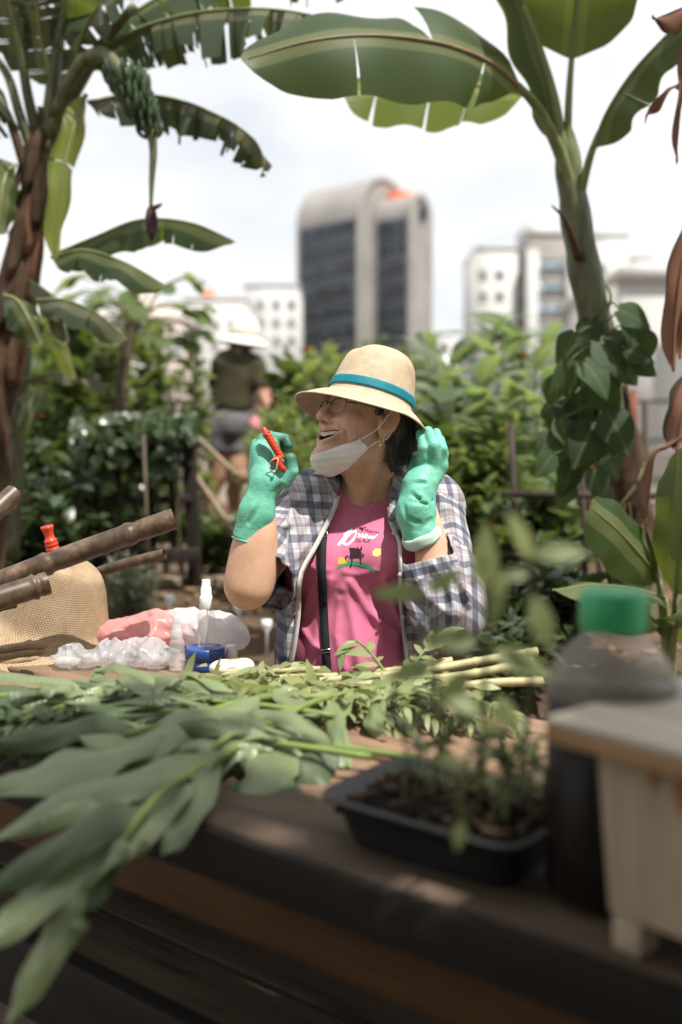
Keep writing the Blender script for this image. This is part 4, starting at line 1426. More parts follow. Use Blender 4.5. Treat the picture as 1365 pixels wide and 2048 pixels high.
scatter('crown', G_OV, Pc, norm(uc + RNG.normal(size=(16000, 3)) * .8), norm(np.array([0, 0, 1.]) + RNG.normal(size=(16000, 3)) * .4), RNG.uniform(.10, .19, 16000), M['g_mid'], st)

# unseen tall hedge added behind the camera to darken the table front
for i, (x, y, w, lab) in enumerate(((-1.9, -1.3, 1.2, 'tall unseen bush added to block sky behind the camera on the left'), (0.2, -1.9, 1.3, 'tall unseen bush added to block sky directly behind the camera'), (2.1, -1.2, 1.1, 'tall unseen bush added to block sky behind the camera on the right'))):
    bush('sky_block_bush', lab, 'hedge', (x, y, 1.35), (w, .5, 1.4), 4200, G_OV, (.10, .18), M['g_dark'], clumps=60, base_z=0.0, stems=6)
# ================================================================== the woman at the table
def A(px, py, Y):
    return at(px, py, Y)


def on_surf(f, pts, off=0.0015, t0=1.2, t1=2.6):
    """push photo-pixel points onto a signed-distance surface as seen along the view rays"""
    d = np.array([ray(x, y) / np.linalg.norm(ray(x, y)) for x, y in pts], np.float32)
    o = np.repeat(CAMP[None].astype(np.float32), len(d), 0)
    g = (lambda P: f(P) - off)
    return march(g, o, d, t0, t1, 90)


M['skin'] = None


def skin_mat():
    t = NT('skin')
    v = t.obj()
    n = t.noise(22, 5, v)
    n2 = t.noise(240, 3, v)
    c = t.ramp(n, [(0.3, (0.61, 0.355, 0.235)), (0.7, (0.74, 0.47, 0.33))])
    c = t.mix(t.math('MULTIPLY', n2, 0.22), c, (0.33, 0.15, 0.10))
    c = t.mix(t.attr('lip').outputs['Fac'], c, (0.42, 0.16, 0.14))
    c = t.mix(t.attr('dark').outputs['Fac'], c, (0.06, 0.018, 0.014))  # mouth cavity and nostril shade put into the skin colour
    t.l(c, t.b.inputs['Base Color'])
    t.b.inputs['Roughness'].default_value = 0.48
    t.b.inputs['Specular IOR Level'].default_value = 0.35
    t.b.inputs['Subsurface Weight'].default_value = 0.15
    t.b.inputs['Subsurface Radius'].default_value = (0.012, 0.005, 0.003)
    t.b.inputs['Subsurface Scale'].default_value = 0.6
    mp = t.n('Mapping')
    mp.inputs['Scale'].default_value = (1, 1, 2.2)
    t.l(v, mp.inputs['Vector'])
    t.bump(t.noise(150, 5, mp.outputs['Vector'], 0.6), 0.30, 0.0016)
    return t.m


M['skin'] = skin_mat()
M['pink'] = plain('pink_jersey', (0.62, 0.175, 0.295), 0.85, 0.12, 20, 0.07, 0.15, 500)
M['plaid'] = plaid('plaid_cotton')
M['facing'] = plain('pale_cotton', (0.55, 0.52, 0.51), 0.85, 0.12, 30, 0.12, 0.2, 300)
M['hair'] = plain('dark_hair', (0.058, 0.046, 0.038), 0.42, 0.5, 60, 0.6)
M['hair_grey'] = plain('greying_hair', (0.09, 0.075, 0.065), 0.45, 0.5, 60, 0.4)
M['teeth'] = plain('tooth_enamel', (0.62, 0.53, 0.40), 0.25, 0.5, 90, 0.08)
M['mask'] = plain('white_nonwoven', (0.80, 0.73, 0.72), 0.9, 0.1, 30, 0.04, 0.15, 400)
M['black_web'] = plain('black_webbing', (0.016, 0.017, 0.022), 0.7, 0.25, 60, 0.3, 0.3, 700)
M['metal'] = plain('nickel', (0.55, 0.53, 0.5), 0.28, 0.5, 50, 0.1, metal=1.0)
M['gold'] = plain('gold', (0.75, 0.48, 0.2), 0.3, 0.5, 50, 0.1, metal=1.0)
M['wire'] = plain('dark_wire', (0.05, 0.04, 0.035), 0.35, 0.5, 50, 0.1, metal=0.6)
M['lens'] = clear('spectacle_lens', (0.9, 0.92, 0.92), rough=0.02, alpha=0.10)
M['straw'] = straw('straw_plait', (0.57, 0.46, 0.32))
M['teal'] = plain('teal_ribbon', (0.0, 0.165, 0.225), 0.55, 0.3, 40, 0.12, 0.3, 900)
M['denim'] = plain('dark_denim', (0.035, 0.045, 0.075), 0.9, 0.1, 40, 0.3, 0.3, 500)
M['shoe'] = plain('dark_rubber', (0.03, 0.03, 0.03), 0.6, 0.3, 40, 0.3)
M['eye'] = plain('eye_white', (0.6, 0.56, 0.52), 0.15, 0.5, 40, 0.05)
M['iris'] = plain('iris', (0.03, 0.018, 0.012), 0.15, 0.5, 40, 0.05)


def glove_mat():
    t = NT('green_rubber')
    v = t.obj()
    n = t.noise(28, 6, v, 0.65)
    n2 = t.noise(150, 4, v, 0.6)
    c = t.ramp(t.noise(12, 3, v), [(0.3, (0.125, 0.46, 0.33)), (0.7, (0.175, 0.54, 0.40))])
    c = t.mix(t.ramp(n, [(0.48, (0, 0, 0)), (0.70, (0.7, 0.7, 0.7))]), c, (0.115, 0.24, 0.17))
    c = t.mix(t.ramp(n2, [(0.62, (0, 0, 0)), (0.75, (0.5, 0.5, 0.5))]), c, (0.09, 0.17, 0.12))
    tip = t.attr('grime_shade')
    c = t.mix(t.math('MULTIPLY', tip.outputs['Fac'], 0.92), c, (0.020, 0.062, 0.040))  # finger tips darkened for dirt and shade together
    t.l(c, t.b.inputs['Base Color'])
    t.b.inputs['Roughness'].default_value = 0.5
    t.b.inputs['Specular IOR Level'].default_value = 0.35
    mp = t.n('Mapping')
    mp.inputs['Scale'].default_value = (1, 1, 1.8)
    t.l(v, mp.inputs['Vector'])
    w = t.n('TexNoise', Scale=42, Detail=3, Roughness=0.5, Distortion=1.6)
    t.l(mp.outputs['Vector'], w.inputs['Vector'])
    t.bump(t.math('ADD', t.math('MULTIPLY', t.math('ABSOLUTE', t.math('SUBTRACT', w.outputs['Fac'], 0.5)), 2.5), t.math('MULTIPLY', t.noise(160, 4, v, 0.6), 0.3)), 0.22, 0.003)
    return t.m


M['glove'] = glove_mat()
M['glove_in'] = plain('pale_glove_lining', (0.50, 0.66, 0.58), 0.7, 0.2, 40, 0.08)

# ---- head frame
HC = A(737, 850, 2.065)
_th, _ph, _ro = R(61), R(17), R(2)
_f0 = np.array([-math.sin(_th), -math.cos(_th), 0]); _l0 = np.array([math.cos(_th), -math.sin(_th), 0]); _u0 = np.array([0, 0, 1.0])
_f = math.cos(_ph) * _f0 + math.sin(_ph) * _u0
_u = math.cos(_ph) * _u0 - math.sin(_ph) * _f0
_l = math.cos(_ro) * _l0 + math.sin(_ro) * _u
_u = math.cos(_ro) * _u - math.sin(_ro) * _l0
HM = np.stack([_f, _l, _u], 1)
HMS = HM * np.array([0.925, 1, 1])       # head a little shallower than the template
HMI = HM / np.array([0.925, 1, 1])


def H(a, b, c):
    return HC + HMS @ np.array([a, b, c], float)


def both(fn):
    return [fn(1), fn(-1)]


def head_local():
    skull = ell((-0.004, 0, 0.036), (0.088, 0.074, 0.080))
    face = ell((0.040, 0, -0.022), (0.055, 0.056, 0.088))
    base = U(0.035, skull, face,
             *both(lambda s: cap((0.005, s * 0.050, -0.052), (0.074, s * 0.017, -0.092), 0.019, 0.017)),
             ell((0.087, 0, -0.093), (0.019, 0.022, 0.018)))
    base = U(0.018, base,
             *both(lambda s: ell((0.066, s * 0.041, -0.012), (0.026, 0.022, 0.018))),
             *both(lambda s: ell((0.072, s * 0.037, -0.034), (0.021, 0.018, 0.019))),
             *both(lambda s: cap((0.086, s * 0.012, 0.036), (0.066, s * 0.048, 0.030), 0.010, 0.009)))
    base = SUB(0.012, base, *both(lambda s: ell((0.101, s * 0.031, 0.016), (0.016, 0.017, 0.011))))
    base = U(0.006, base,
             *both(lambda s: cap((0.0865, s * 0.022, 0.0215), (0.0755, s * 0.046, 0.0185), 0.0042, 0.0038)),
             *both(lambda s: cap((0.0865, s * 0.022, 0.0095), (0.0745, s * 0.046, 0.0115), 0.0044, 0.0038)))
    nose = U(0.008, cap((0.087, 0, 0.030), (0.117, 0, -0.010), 0.0075, 0.0095),
             ell((0.117, 0, -0.016), (0.0125, 0.0125, 0.0105)),
             *both(lambda s: ell((0.104, s * 0.0135, -0.021), (0.0105, 0.0075, 0.0078))))
    base = U(0.009, base, nose)
    base = SUB(0.003, base, *both(lambda s: ell((0.112, s * 0.0075, -0.0275), (0.0055, 0.0036, 0.0038))))
    # smile folds
    base = U(0.009, base, *both(lambda s: chain([(0.094, s * 0.026, -0.018), (0.078, s * 0.046, -0.024), (0.066, s * 0.056, -0.046), (0.058, s * 0.054, -0.070)], [0.007, 0.011, 0.009, 0.004])))
    base = SUB(0.005, base, *both(lambda s: U(0.001, chain([(0.108, s * 0.020, -0.020), (0.0950, s * 0.0400, -0.029), (0.0800, s * 0.0520, -0.042), (0.072, s * 0.0530, -0.062), (0.070, s * 0.050, -0.074)], [0.0020, 0.0040, 0.0040, 0.0036, 0.002]), chain([(0.060, s * 0.0640, -0.016), (0.055, s * 0.0645, -0.040), (0.052, s * 0.0610, -0.062)], [0.0020, 0.0030, 0.002]), chain([(0.062, s * 0.0600, 0.013), (0.046, s * 0.0690, 0.006)], [0.0018, 0.0012]), chain([(0.062, s * 0.0600, 0.008), (0.047, s * 0.0680, -0.004)], [0.0018, 0.0012]))))
    # lips round an open smiling mouth
    base = U(0.010, base, ell((0.087, 0, -0.052), (0.018, 0.034, 0.024)))
    base0 = base

    def onf(b, c, push=0.0):
        """point of the face surface in front of (b, c)"""
        a = np.linspace(0.03, 0.13, 201, dtype=np.float32)
        d = base0(np.stack([a, np.full(201, b, np.float32), np.full(201, c, np.float32)], 1))
        return (float(a[np.where(d < 0)[0].max()]) + push, b, c)

    bs = [-0.0455, -0.032, -0.011, 0.011, 0.032, 0.0455]
    ul = [onf(b, c) for b, c in zip(bs, [-0.0360, -0.0415, -0.0425, -0.0425, -0.0415, -0.0360])]
    ll = [onf(b, c) for b, c in zip(bs, [-0.0370, -0.0540, -0.0660, -0.0660, -0.0540, -0.0370])]
    base = U(0.006, base, chain(ul, [0.003, 0.0038, 0.0042, 0.0042, 0.0038, 0.003]), chain(ll, [0.003, 0.0042, 0.0054, 0.0054, 0.0042, 0.003]))
    cav = [onf(b, c, 0.0) for b, c in zip([-0.041, -0.023, 0, 0.023, 0.041], [-0.0385, -0.0475, -0.0535, -0.0475, -0.0385])]
    cavf = U(0.004, chain(cav, [0.0022, 0.0074, 0.0092, 0.0074, 0.0022]), chain([(a - 0.010, b, c) for a, b, c in cav], [0.003, 0.009, 0.011, 0.009, 0.003]))
    global TEETH_ARC
    TEETH_ARC = lambda b: onf(b, -0.046)[0]
    base = SUB(0.0025, base, cavf)
    # ears
    def ear(s):
        Me = np.array(Matrix.Rotation(R(-14), 3, 'Y')) @ np.array(Matrix.Rotation(R(s * -22), 3, 'Z'))
        e = ell((0.0030, s * 0.079, 0.002), (0.019, 0.0075, 0.033), Me)
        rim = chain([(0.0180, s * 0.076, 0.016), (0.0110, s * 0.083, 0.031), (-0.0050, s * 0.088, 0.030), (-0.0150, s * 0.090, 0.012), (-0.0110, s * 0.087, -0.010), (0.0030, s * 0.081, -0.026)], [0.0035, 0.004, 0.0042, 0.0042, 0.004, 0.004])
        e = U(0.005, e, rim, ell((0.0070, s * 0.078, -0.027), (0.008, 0.005, 0.009)))
        e = SUB(0.005, e, ell((0.0040, s * 0.088, 0.006), (0.011, 0.009, 0.020)), ell((0.0110, s * 0.085, -0.006), (0.007, 0.009, 0.009)))
        return U(0.004, e, chain([(0.0180, s * 0.076, 0.004), (0.0180, s * 0.077, -0.008)], [0.004, 0.004]))
    base = U(0.005, base, ear(1), ear(-1))
    lips = lambda P: np.minimum(chain(ul, [0.003] * 6)(P), chain(ll, [0.003] * 6)(P))
    return base, lips, cavf


_hb, _lips, _cav = head_local()
head_f = local(_hb, HC, HMI)
NB = A(742, 1000, 2.115)
neck_f = U(0.02, cap(H(-0.022, 0, -0.05), NB, 0.055, 0.060),
           cap(H(-0.012, 0.052, -0.052), A(722, 1000, 2.045), 0.0155, 0.0125),
           cap(H(-0.012, -0.052, -0.052), A(706, 1000, 2.06), 0.011, 0.010),
           cap(H(0.03, 0, -0.085), A(716, 985, 2.045), 0.020, 0.016))

# ---- torso
def torso_base():
    ch = ell(A(714, 1115, 2.12), (0.158, 0.105, 0.20))
    be = ell(A(706, 1300, 2.10), (0.148, 0.118, 0.17))
    hp = ell(A(712, 1470, 2.13), (0.178, 0.135, 0.14))
    t = U(0.06, ch, be, hp, cap(A(628, 1018, 2.13), A(862, 1012, 2.13), 0.050),
          cap(A(738, 965, 2.13), A(640, 1010, 2.135), 0.040), cap(A(742, 965, 2.13), A(850, 1005, 2.135), 0.040))
    t = U(0.045, t, ell(A(652, 1128, 2.045), (0.062, 0.055, 0.058)), ell(A(770, 1120, 2.035), (0.064, 0.060, 0.060)))
    return t


torso_f = torso_base()
SR, ER, WR = A(604, 1030, 2.125), A(497, 1172, 1.915), A(530, 968, 1.915)
SL, EL, WL = A(872, 1030, 2.125), A(893, 1215, 1.945), A(838, 985, 1.975)
arm_r = U(0.035, cap(SR, ER, 0.045, 0.035), cap(ER, WR, 0.0395, 0.0235), ell(ER + 0.30 * (WR - ER), (0.040, 0.039, 0.075), np.stack([*frame_of(WR - ER)], 1)))
arm_l = U(0.02, cap(SL, EL, 0.046, 0.040), cap(EL, EL + 0.3 * (WL - EL), 0.038, 0.040), cap(EL + 0.3 * (WL - EL), WL, 0.040, 0.024))
inner_f = lambda P: torso_f(P) + 0.008
body_f = U(0.012, U(0.022, U(0.016, head_f, neck_f), inner_f), arm_r, arm_l)


def lip_attr(P):
    Q = (P - HC) @ HMI
    m = np.clip(1 - _lips(Q) / 0.0035, 0, 1)
    return m * (np.abs(_cav(Q)) > 0.0008)


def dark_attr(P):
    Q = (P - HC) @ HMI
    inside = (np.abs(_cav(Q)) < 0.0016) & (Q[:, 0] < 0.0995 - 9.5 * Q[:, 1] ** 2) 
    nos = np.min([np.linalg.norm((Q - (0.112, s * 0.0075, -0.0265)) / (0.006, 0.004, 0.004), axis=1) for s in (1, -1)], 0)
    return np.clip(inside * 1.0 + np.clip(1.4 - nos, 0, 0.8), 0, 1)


woman = thing('person', 'laughing woman in straw hat, open plaid shirt and pink tee wearing green gloves', 'person', (0.03, 2.12, 0))
lo = np.array([-0.34, 1.84, 0.62]); hi = np.array([0.36, 2.32, 1.42])
body = link('body', sdf_mesh('body', body_f, lo, hi, 0.0025, attrs={'lip': lip_attr, 'dark': dark_attr}), M['skin'], woman)

# eyes, teeth
for s in (1, -1):
    V, F = lathe([(0.0, -0.0108), (0.0076, -0.0076), (0.0108, 0), (0.0076, 0.0076), (0.0, 0.0108)], 16, H(0.0735, s * 0.0325, 0.0155))
    e = MB().add(V, F).build('eye', M['eye'], woman, True)
    V, F = lathe([(0.0, 0.0022), (0.004, 0.0014), (0.0055, 0.0)], 14, H(0.0828, s * 0.0325, 0.0152), HM @ np.array([[0, 0, 1], [1, 0, 0], [0, 1, 0]]))
    MB().add(V, F).build('iris', M['iris'], e, True)
mb = MB()
for k in range(-6, 7):
    b = k * 0.0063
    a = min(TEETH_ARC(b) - 0.0045, 0.0995 - 9.0 * b * b)
    w = 0.0060 if abs(k) > 0 else 0.0066
    yaw = math.atan(-22.0 * b)
    Mt = HM @ np.array(Matrix.Rotation(-yaw, 3, 'Z'))
    hgt = 0.0092 - 0.00045 * abs(k)
    V, F = box((0, 0, 0), (0.0045, w, hgt))
    V = np.where(np.abs(V[:, 2:3]) > 0, V, V)
    V[:, 1] *= np.where(V[:, 2] > 0, 0.86, 1.0)
    mb.add(V @ Mt.T + H(a, b, -0.0490 + 0.0010 * abs(k) + 0.0002 * (k % 2)), F)
teeth = mb.build('teeth', M['teeth'], woman, True, 0.0012)
V, F = tube([H(min(TEETH_ARC(b) - 0.008, 0.095 - 11 * b * b), b, -0.0425 + 3 * b * b) for b in np.linspace(-0.032, 0.032, 11)], 0.0050, 8)
MB().add(V, F).build('gum', plain('gum', (0.42, 0.15, 0.13), 0.35, 0.4), woman, True)

# ---- hair
hb = U(0.02, ell((-0.028, 0, 0.014), (0.070, 0.0795, 0.080)), ell((-0.046, 0, -0.035), (0.046, 0.066, 0.056)),
       cap((-0.048, 0.034, -0.05), (-0.055, 0.028, -0.066), 0.022, 0.012), cap((-0.046, -0.030, -0.05), (-0.056, -0.024, -0.078), 0.022, 0.012),
       *both(lambda s: cap((-0.030, s * 0.062, -0.006), (-0.040, s * 0.060, -0.056), 0.018, 0.009)))
hb = U(0.012, hb, *both(lambda s: cap((0.030, s * 0.0685, 0.050), (0.027, s * 0.0695, 0.016), 0.0085, 0.003)))
hb = SUB(0.006, hb, *both(lambda s: ell((0.010, s * 0.088, -0.002), (0.026, 0.022, 0.038))))
hair_loc = lambda P: hb(P) - 0.0035 * np.abs(np.sin(P[:, 0] * 260 + P[:, 1] * 190 + 2.5 * np.sin(P[:, 2] * 45 + P[:, 0] * 60))) - 0.003 * sines(P, 90, 5, 5, (1.3, 1.3, 0.35))
hair_f = local(hair_loc, HC, HMI)
hair = link('hair', sdf_mesh('hair', hair_f, HC - 0.17, HC + 0.15, 0.0027), M['hair'], woman)
mb = MB()
rs = np.random.default_rng(4)
for i in range(520):
    s = 1 if i % 5 else -1
    a0 = rs.uniform(-0.082, -0.014); c0 = rs.uniform(-0.045, 0.02)
    b0 = s * (0.077 * math.sqrt(max(0.1, 1 - ((a0 + 0.025) / 0.085) ** 2)) + rs.uniform(-.002, .005))
    ln = rs.uniform(0.02, 0.048)
    p0 = np.array([a0, b0, c0])
    p1 = p0 + (rs.uniform(-0.012, 0.006), s * rs.uniform(-0.006, 0.006), -ln * 0.5)
    p2 = p1 + (rs.uniform(-0.020, 0.012), s * rs.uniform(-0.022, 0.006), -ln * 0.5)
    V, F = tube([H(*q) for q in smooth_path([p0, p1, p2], 6)], [0.0008, 0.0009, 0.0009, 0.0007, 0.0005, 0.0002], 4, False)
    mb.add(V, F)
for i in range(70):
    s = 1 if i % 4 else -1
    p0 = np.array([rs.uniform(0.018, 0.046), s * rs.uniform(0.0705, 0.076), rs.uniform(0.03, 0.055)])
    p1 = p0 + (rs.uniform(-0.02, -0.006), s * 0.004, rs.uniform(-0.02, -0.006))
    p2 = p1 + (rs.uniform(-0.014, -0.004), s * 0.002, rs.uniform(-0.022, -0.006))
    V, F = tube([H(*q) for q in smooth_path([p0, p1, p2], 5)], [0.0009, 0.001, 0.0009, 0.0007, 0.0002], 4, False)
    mb.add(V, F)
mb.build('strand', M['hair'], hair, True)['kind'] = 'stuff'

# ---- hat
HATO = H(0.008, 0, 0.046)
_r2 = np.array(Matrix.Rotation(R(2), 3, 'X'))
HATM = HM @ _r2 @ np.array(Matrix.Rotation(R(-2.5), 3, 'Y'))


def hat_pt(th, s, prof, off=0.0):
    """profile parameter s in metres along the profile"""
    L_ = np.concatenate([[0], np.cumsum(np.linalg.norm(np.diff(prof, axis=0), axis=1))])
    r = np.interp(s, L_, prof[:, 0]); h = np.interp(s, L_, prof[:, 1])
    ca, sa = np.cos(th), np.sin(th)
    el = 1.0 + 0.075 * ca * ca
    a, b = r * ca * el, r * sa
    top = np.clip((h - 0.055) / 0.05, 0, 1)
    h = h - 0.013 * top * np.exp(-(b / 0.020) ** 2) * (0.6 + 0.4 * np.clip(a / 0.05, -1, 1))
    b = b * (1 - 0.10 * top * np.clip(a / 0.06, 0, 1))
    br = np.clip((r - 0.092) / 0.05, 0, 1.2)
    a = a * (1 - 0.16 * br * np.clip(-ca, 0, 1) ** 1.5)
    h = h - br * (0.034 * np.clip(-ca, 0, 1) ** 1.5 + 0.008 * np.clip(ca, 0, 1)) + br * 0.010 * np.cos(2 * th + 0.5) * 0.6
    return np.stack([a, b, h], -1), L_[-1]


hat_prof = smooth_path([(0.0005, 0.115), (0.030, 0.1145), (0.054, 0.107), (0.069, 0.089), (0.0765, 0.062), (0.083, 0.028), (0.0875, 0.002), (0.094, -0.006), (0.112, -0.013), (0.131, -0.024), (0.144, -0.033)], 60)


def hat_mesh(s0, s1, ns, nt, prof, name, O, Mx, push=0.0):
    th = np.linspace(0, 2 * math.pi, nt + 1)[:-1]
    S = np.linspace(s0, s1, ns)
    TH, SS = np.meshgrid(th, S)
    P, _ = hat_pt(TH, SS, prof)
    P = P.reshape(-1, 3)
    rr = np.linalg.norm(P[:, :2], axis=1)
    if push: P[:, :2] *= (1 + push / np.maximum(rr, 1e-4))[:, None]
    uv = np.stack([TH.ravel() * 0.085, SS.ravel()], 1)
    i, k = np.meshgrid(np.arange(ns - 1), np.arange(nt), indexing='ij')
    k2 = (k + 1) % nt
    F = np.stack([i * nt + k, (i + 1) * nt + k, (i + 1) * nt + k2, i * nt + k2], -1).reshape(-1, 4)
    return np_mesh(name, P @ Mx.T + O, [F], True, {'suv': uv})


_hl = np.linalg.norm(np.diff(hat_prof, axis=0), axis=1).sum()
hat = link('straw_hat', hat_mesh(0.0, _hl, 70, 96, hat_prof, 'straw_hat', HATO, HATM), M['straw'], woman)
sm = hat.modifiers.new('thick', 'SOLIDIFY'); sm.thickness = 0.0022; sm.offset = -1
_sb = np.interp(0.0, [0, 1], [0, 1])
# ribbon round the foot of the crown
_L = np.concatenate([[0], np.cumsum(np.linalg.norm(np.diff(hat_prof, axis=0), axis=1))])
_s_top = np.interp(-0.0265, -hat_prof[:, 1], _L); _s_bot = np.interp(-0.0075, -hat_prof[:, 1], _L)
band = link('hat_band', hat_mesh(_s_top, _s_bot, 6, 96, hat_prof, 'hat_band', HATO, HATM, 0.0016), M['teal'], hat)
bm_ = band.modifiers.new('thick', 'SOLIDIFY'); bm_.thickness = 0.0012; bm_.offset = 1
_edge, _ = hat_pt(np.linspace(0, 2 * math.pi, 97)[:-1], np.full(96, _hl), hat_prof)
_e = _edge @ HATM.T + HATO
V, F = tube(list(_e) + [_e[0]], 0.0019, 6, False)
MB().add(V, F).build('brim_edge', plain('straw_binding', (0.60, 0.50, 0.40), 0.6, 0.3, 60, 0.2), hat, True)

# ---- spectacles
gl = MB(); ln = MB()
for s in (1, -1):
    c0 = np.array([0.1035, s * 0.0325, 0.010])
    Mg = np.array([[math.cos(0.26 * s), 0, 0], [0, 1, 0], [0, 0, 1]])
    pts = []
    for k in range(25):
        a = 2 * math.pi * k / 24
        y, z = abs(math.cos(a)) ** 0.62 * math.copysign(1, math.cos(a)) * 0.0215, abs(math.sin(a)) ** 0.72 * math.copysign(1, math.sin(a)) * 0.0165
        x = -0.26 * s * (y) - 0.10 * z
        pts.append(H(*(c0 + (x, y, z - 0.002))))
    V, F = tube(pts, 0.00045, 6, False); gl.add(V, F)
    V, F = tube(pts[1:12], 0.0011, 6); gl.add(V, F)
    ln.add(np.array(pts[:24] + [H(*c0)]), [(k, (k + 1) % 24, 24) for k in range(24)])
    tp = smooth_path([c0 + (-0.0055, s * 0.0215, 0.006), c0 + (-0.03, s * 0.036, 0.010), (0.035, s * 0.0765, 0.022), (0.003, s * 0.0825, 0.028)], 10)
    V, F = tube([H(*q) for q in tp], 0.0011, 6); gl.add(V, F)
V, F = tube([H(*q) for q in smooth_path([(0.1065, -0.0115, 0.013), (0.1115, 0, 0.0165), (0.1065, 0.0115, 0.013)], 8)], 0.0011, 6); gl.add(V, F)
glasses = gl.build('glasses', M['wire'], woman, True)
ln.build('lens', M['lens'], glasses, True)

# ---- earring
ring = [H(0.011 + 0.0055 * math.cos(a), 0.0835 + 0.001, -0.0405 + 0.0065 * math.sin(a)) for a in np.linspace(0, 2 * math.pi, 17)]
mb = MB(); V, F = tube(ring, 0.0012, 6, False); mb.add(V, F)
V, F = lathe([(0, 0.004), (0.0035, 0), (0, -0.006)], 8, H(0.011, 0.0845, -0.050)); mb.add(V, F)
mb.build('earring', M['gold'], woman, True)

# ---- face mask pulled under the chin
pouch = U(0.03, ell((0.066, 0.004, -0.086), (0.041, 0.034, 0.037)), *both(lambda s: cap((0.060, s * 0.038, -0.080), (0.034, s * 0.0600, -0.062), 0.026, 0.013)))
pouch = U(0.010, pouch, lambda P: _hb(P) - 0.003)
pleat = lambda P: 0.0006 * np.sin((P[:, 2] + 0.45 * P[:, 0]) * 430) * np.clip(P[:, 0] / 0.05, 0, 1)
mask_loc = lambda P: pouch(P) - pleat(P) - 0.0022 * sines(P, 62, 8, 6, (1, 1, 1.7))


def mask_cut(P):
    a, c = P[:, 0], P[:, 2]
    top = c - (-0.095 + 0.80 * np.clip(0.114 - a, 0, 1) + 0.5 * np.clip(a - 0.114, 0, 1))
    amin = np.where(c < -0.061, 0.032 + (-0.061 - c) * 0.45, 0.032 + (c + 0.061) * 1.5)
    return np.maximum(0.78 * top, 0.85 * (amin - a))


mask = link('face_mask', sdf_sheet('face_mask', local(mask_loc, HC, HMI), local(mask_cut, HC, HMI), HC - 0.17, HC + 0.14, 0.0020), M['mask'], woman)
thicken(mask, 0.0018, 1)
mb = MB()
for s in (1, -1):
    for pts in ([(0.050, s * 0.0660, -0.048), (0.024, s * 0.0765, -0.020), (0.006, s * 0.088, 0.022), (-0.005, s * 0.088, 0.036)],
                [(0.033, s * 0.0690, -0.063), (0.018, s * 0.078, -0.045), (0.000, s * 0.084, -0.034), (-0.010, s * 0.084, -0.016)]):
        V, F = tube([H(*q) for q in smooth_path(pts, 10)], 0.0014, 6); MB().add(V, F).build('ear_loop', M['mask'], mask, True)

# ---- pink tee
neck_hole = cap(A(737, 925, 2.035), A(744, 960, 2.16), 0.076, 0.080)


def folds(P, lines, amp):
    """soft raised folds; lines are ((x,y) photo pixels..., half width m, height m)"""
    x, y = px_of(P)
    out = np.zeros(len(P), np.float32)
    for pts, w, h in lines:
        best = np.full(len(P), 9.0, np.float32)
        for (ax, ay), (bx, by) in zip(pts[:-1], pts[1:]):
            vx, vy = bx - ax, by - ay
            t = np.clip(((x - ax) * vx + (y - ay) * vy) / (vx * vx + vy * vy + 1e-6), 0, 1)
            best = np.minimum(best, np.hypot(x - ax - t * vx, y - ay - t * vy) / 960.0)
        out += h * np.exp(-(best / w) ** 2)
    return out * amp


tee_lines = [([(662, 1160), (640, 1230), (628, 1300)], 0.010, 0.007), ([(690, 1180), (706, 1240), (720, 1330)], 0.011, 0.008),
             ([(700, 1165), (740, 1225), (800, 1275)], 0.010, 0.009), ([(770, 1160), (790, 1215), (812, 1260)], 0.008, 0.006),
             ([(680, 1200), (672, 1270), (690, 1340)], 0.008, 0.006), ([(640, 1150), (620, 1190), (606, 1230)], 0.007, 0.005),
             ([(735, 1180), (760, 1250), (770, 1340)], 0.009, 0.006), ([(600, 1250), (625, 1290), (650, 1300)], 0.007, 0.005),
             ([(690, 1145), (720, 1150), (752, 1142)], 0.006, 0.003), ([(618, 1130), (640, 1142), (660, 1140)], 0.006, 0.003)]
front = lambda P: np.clip((2.14 - P[:, 1]) / 0.06, 0, 1)
tee_solid = lambda P: torso_f(P) - 0.001 - folds(P, tee_lines, 1.0) * front(P) - 0.0022 * sines(P, 38, 21, 5, (1, 1, 0.5)) * np.clip((1.10 - P[:, 2]) / 0.15, 0, 1)


tee_cut = lambda P: np.maximum(-neck_hole(P), 0.64 - P[:, 2])
tee = link('tee_shirt', sdf_sheet('tee_shirt', tee_solid, tee_cut, (-0.22, 1.92, 0.60), (0.26, 2.34, 1.2), 0.0042), M['pink'], woman)
thicken(tee, 0.003)
# printed motif, pressed onto the cloth
M['ink_white'] = plain('white_ink', (0.80, 0.78, 0.78), 0.8, 0.1, 60, 0.05)
M['ink_dark'] = plain('dark_ink', (0.045, 0.025, 0.035), 0.8, 0.1, 60, 0.1)
M['ink_green'] = plain('green_ink', (0.07, 0.33, 0.16), 0.8, 0.1, 60, 0.1)
M['ink_yellow'] = plain('yellow_ink', (0.72, 0.45, 0.08), 0.8, 0.1, 60, 0.1)
M['ink_sun'] = plain('pale_yellow_ink', (0.80, 0.66, 0.25), 0.8, 0.1, 60, 0.1)


def print_flat(name, polys, mat, off=0.0006):
    """polys: list of (list of px points, list of faces)"""
    mb = MB()
    for P, F in polys:
        mb.add(on_surf(tee_solid, P, off), F)
    return mb.build(name, mat, tee, True)


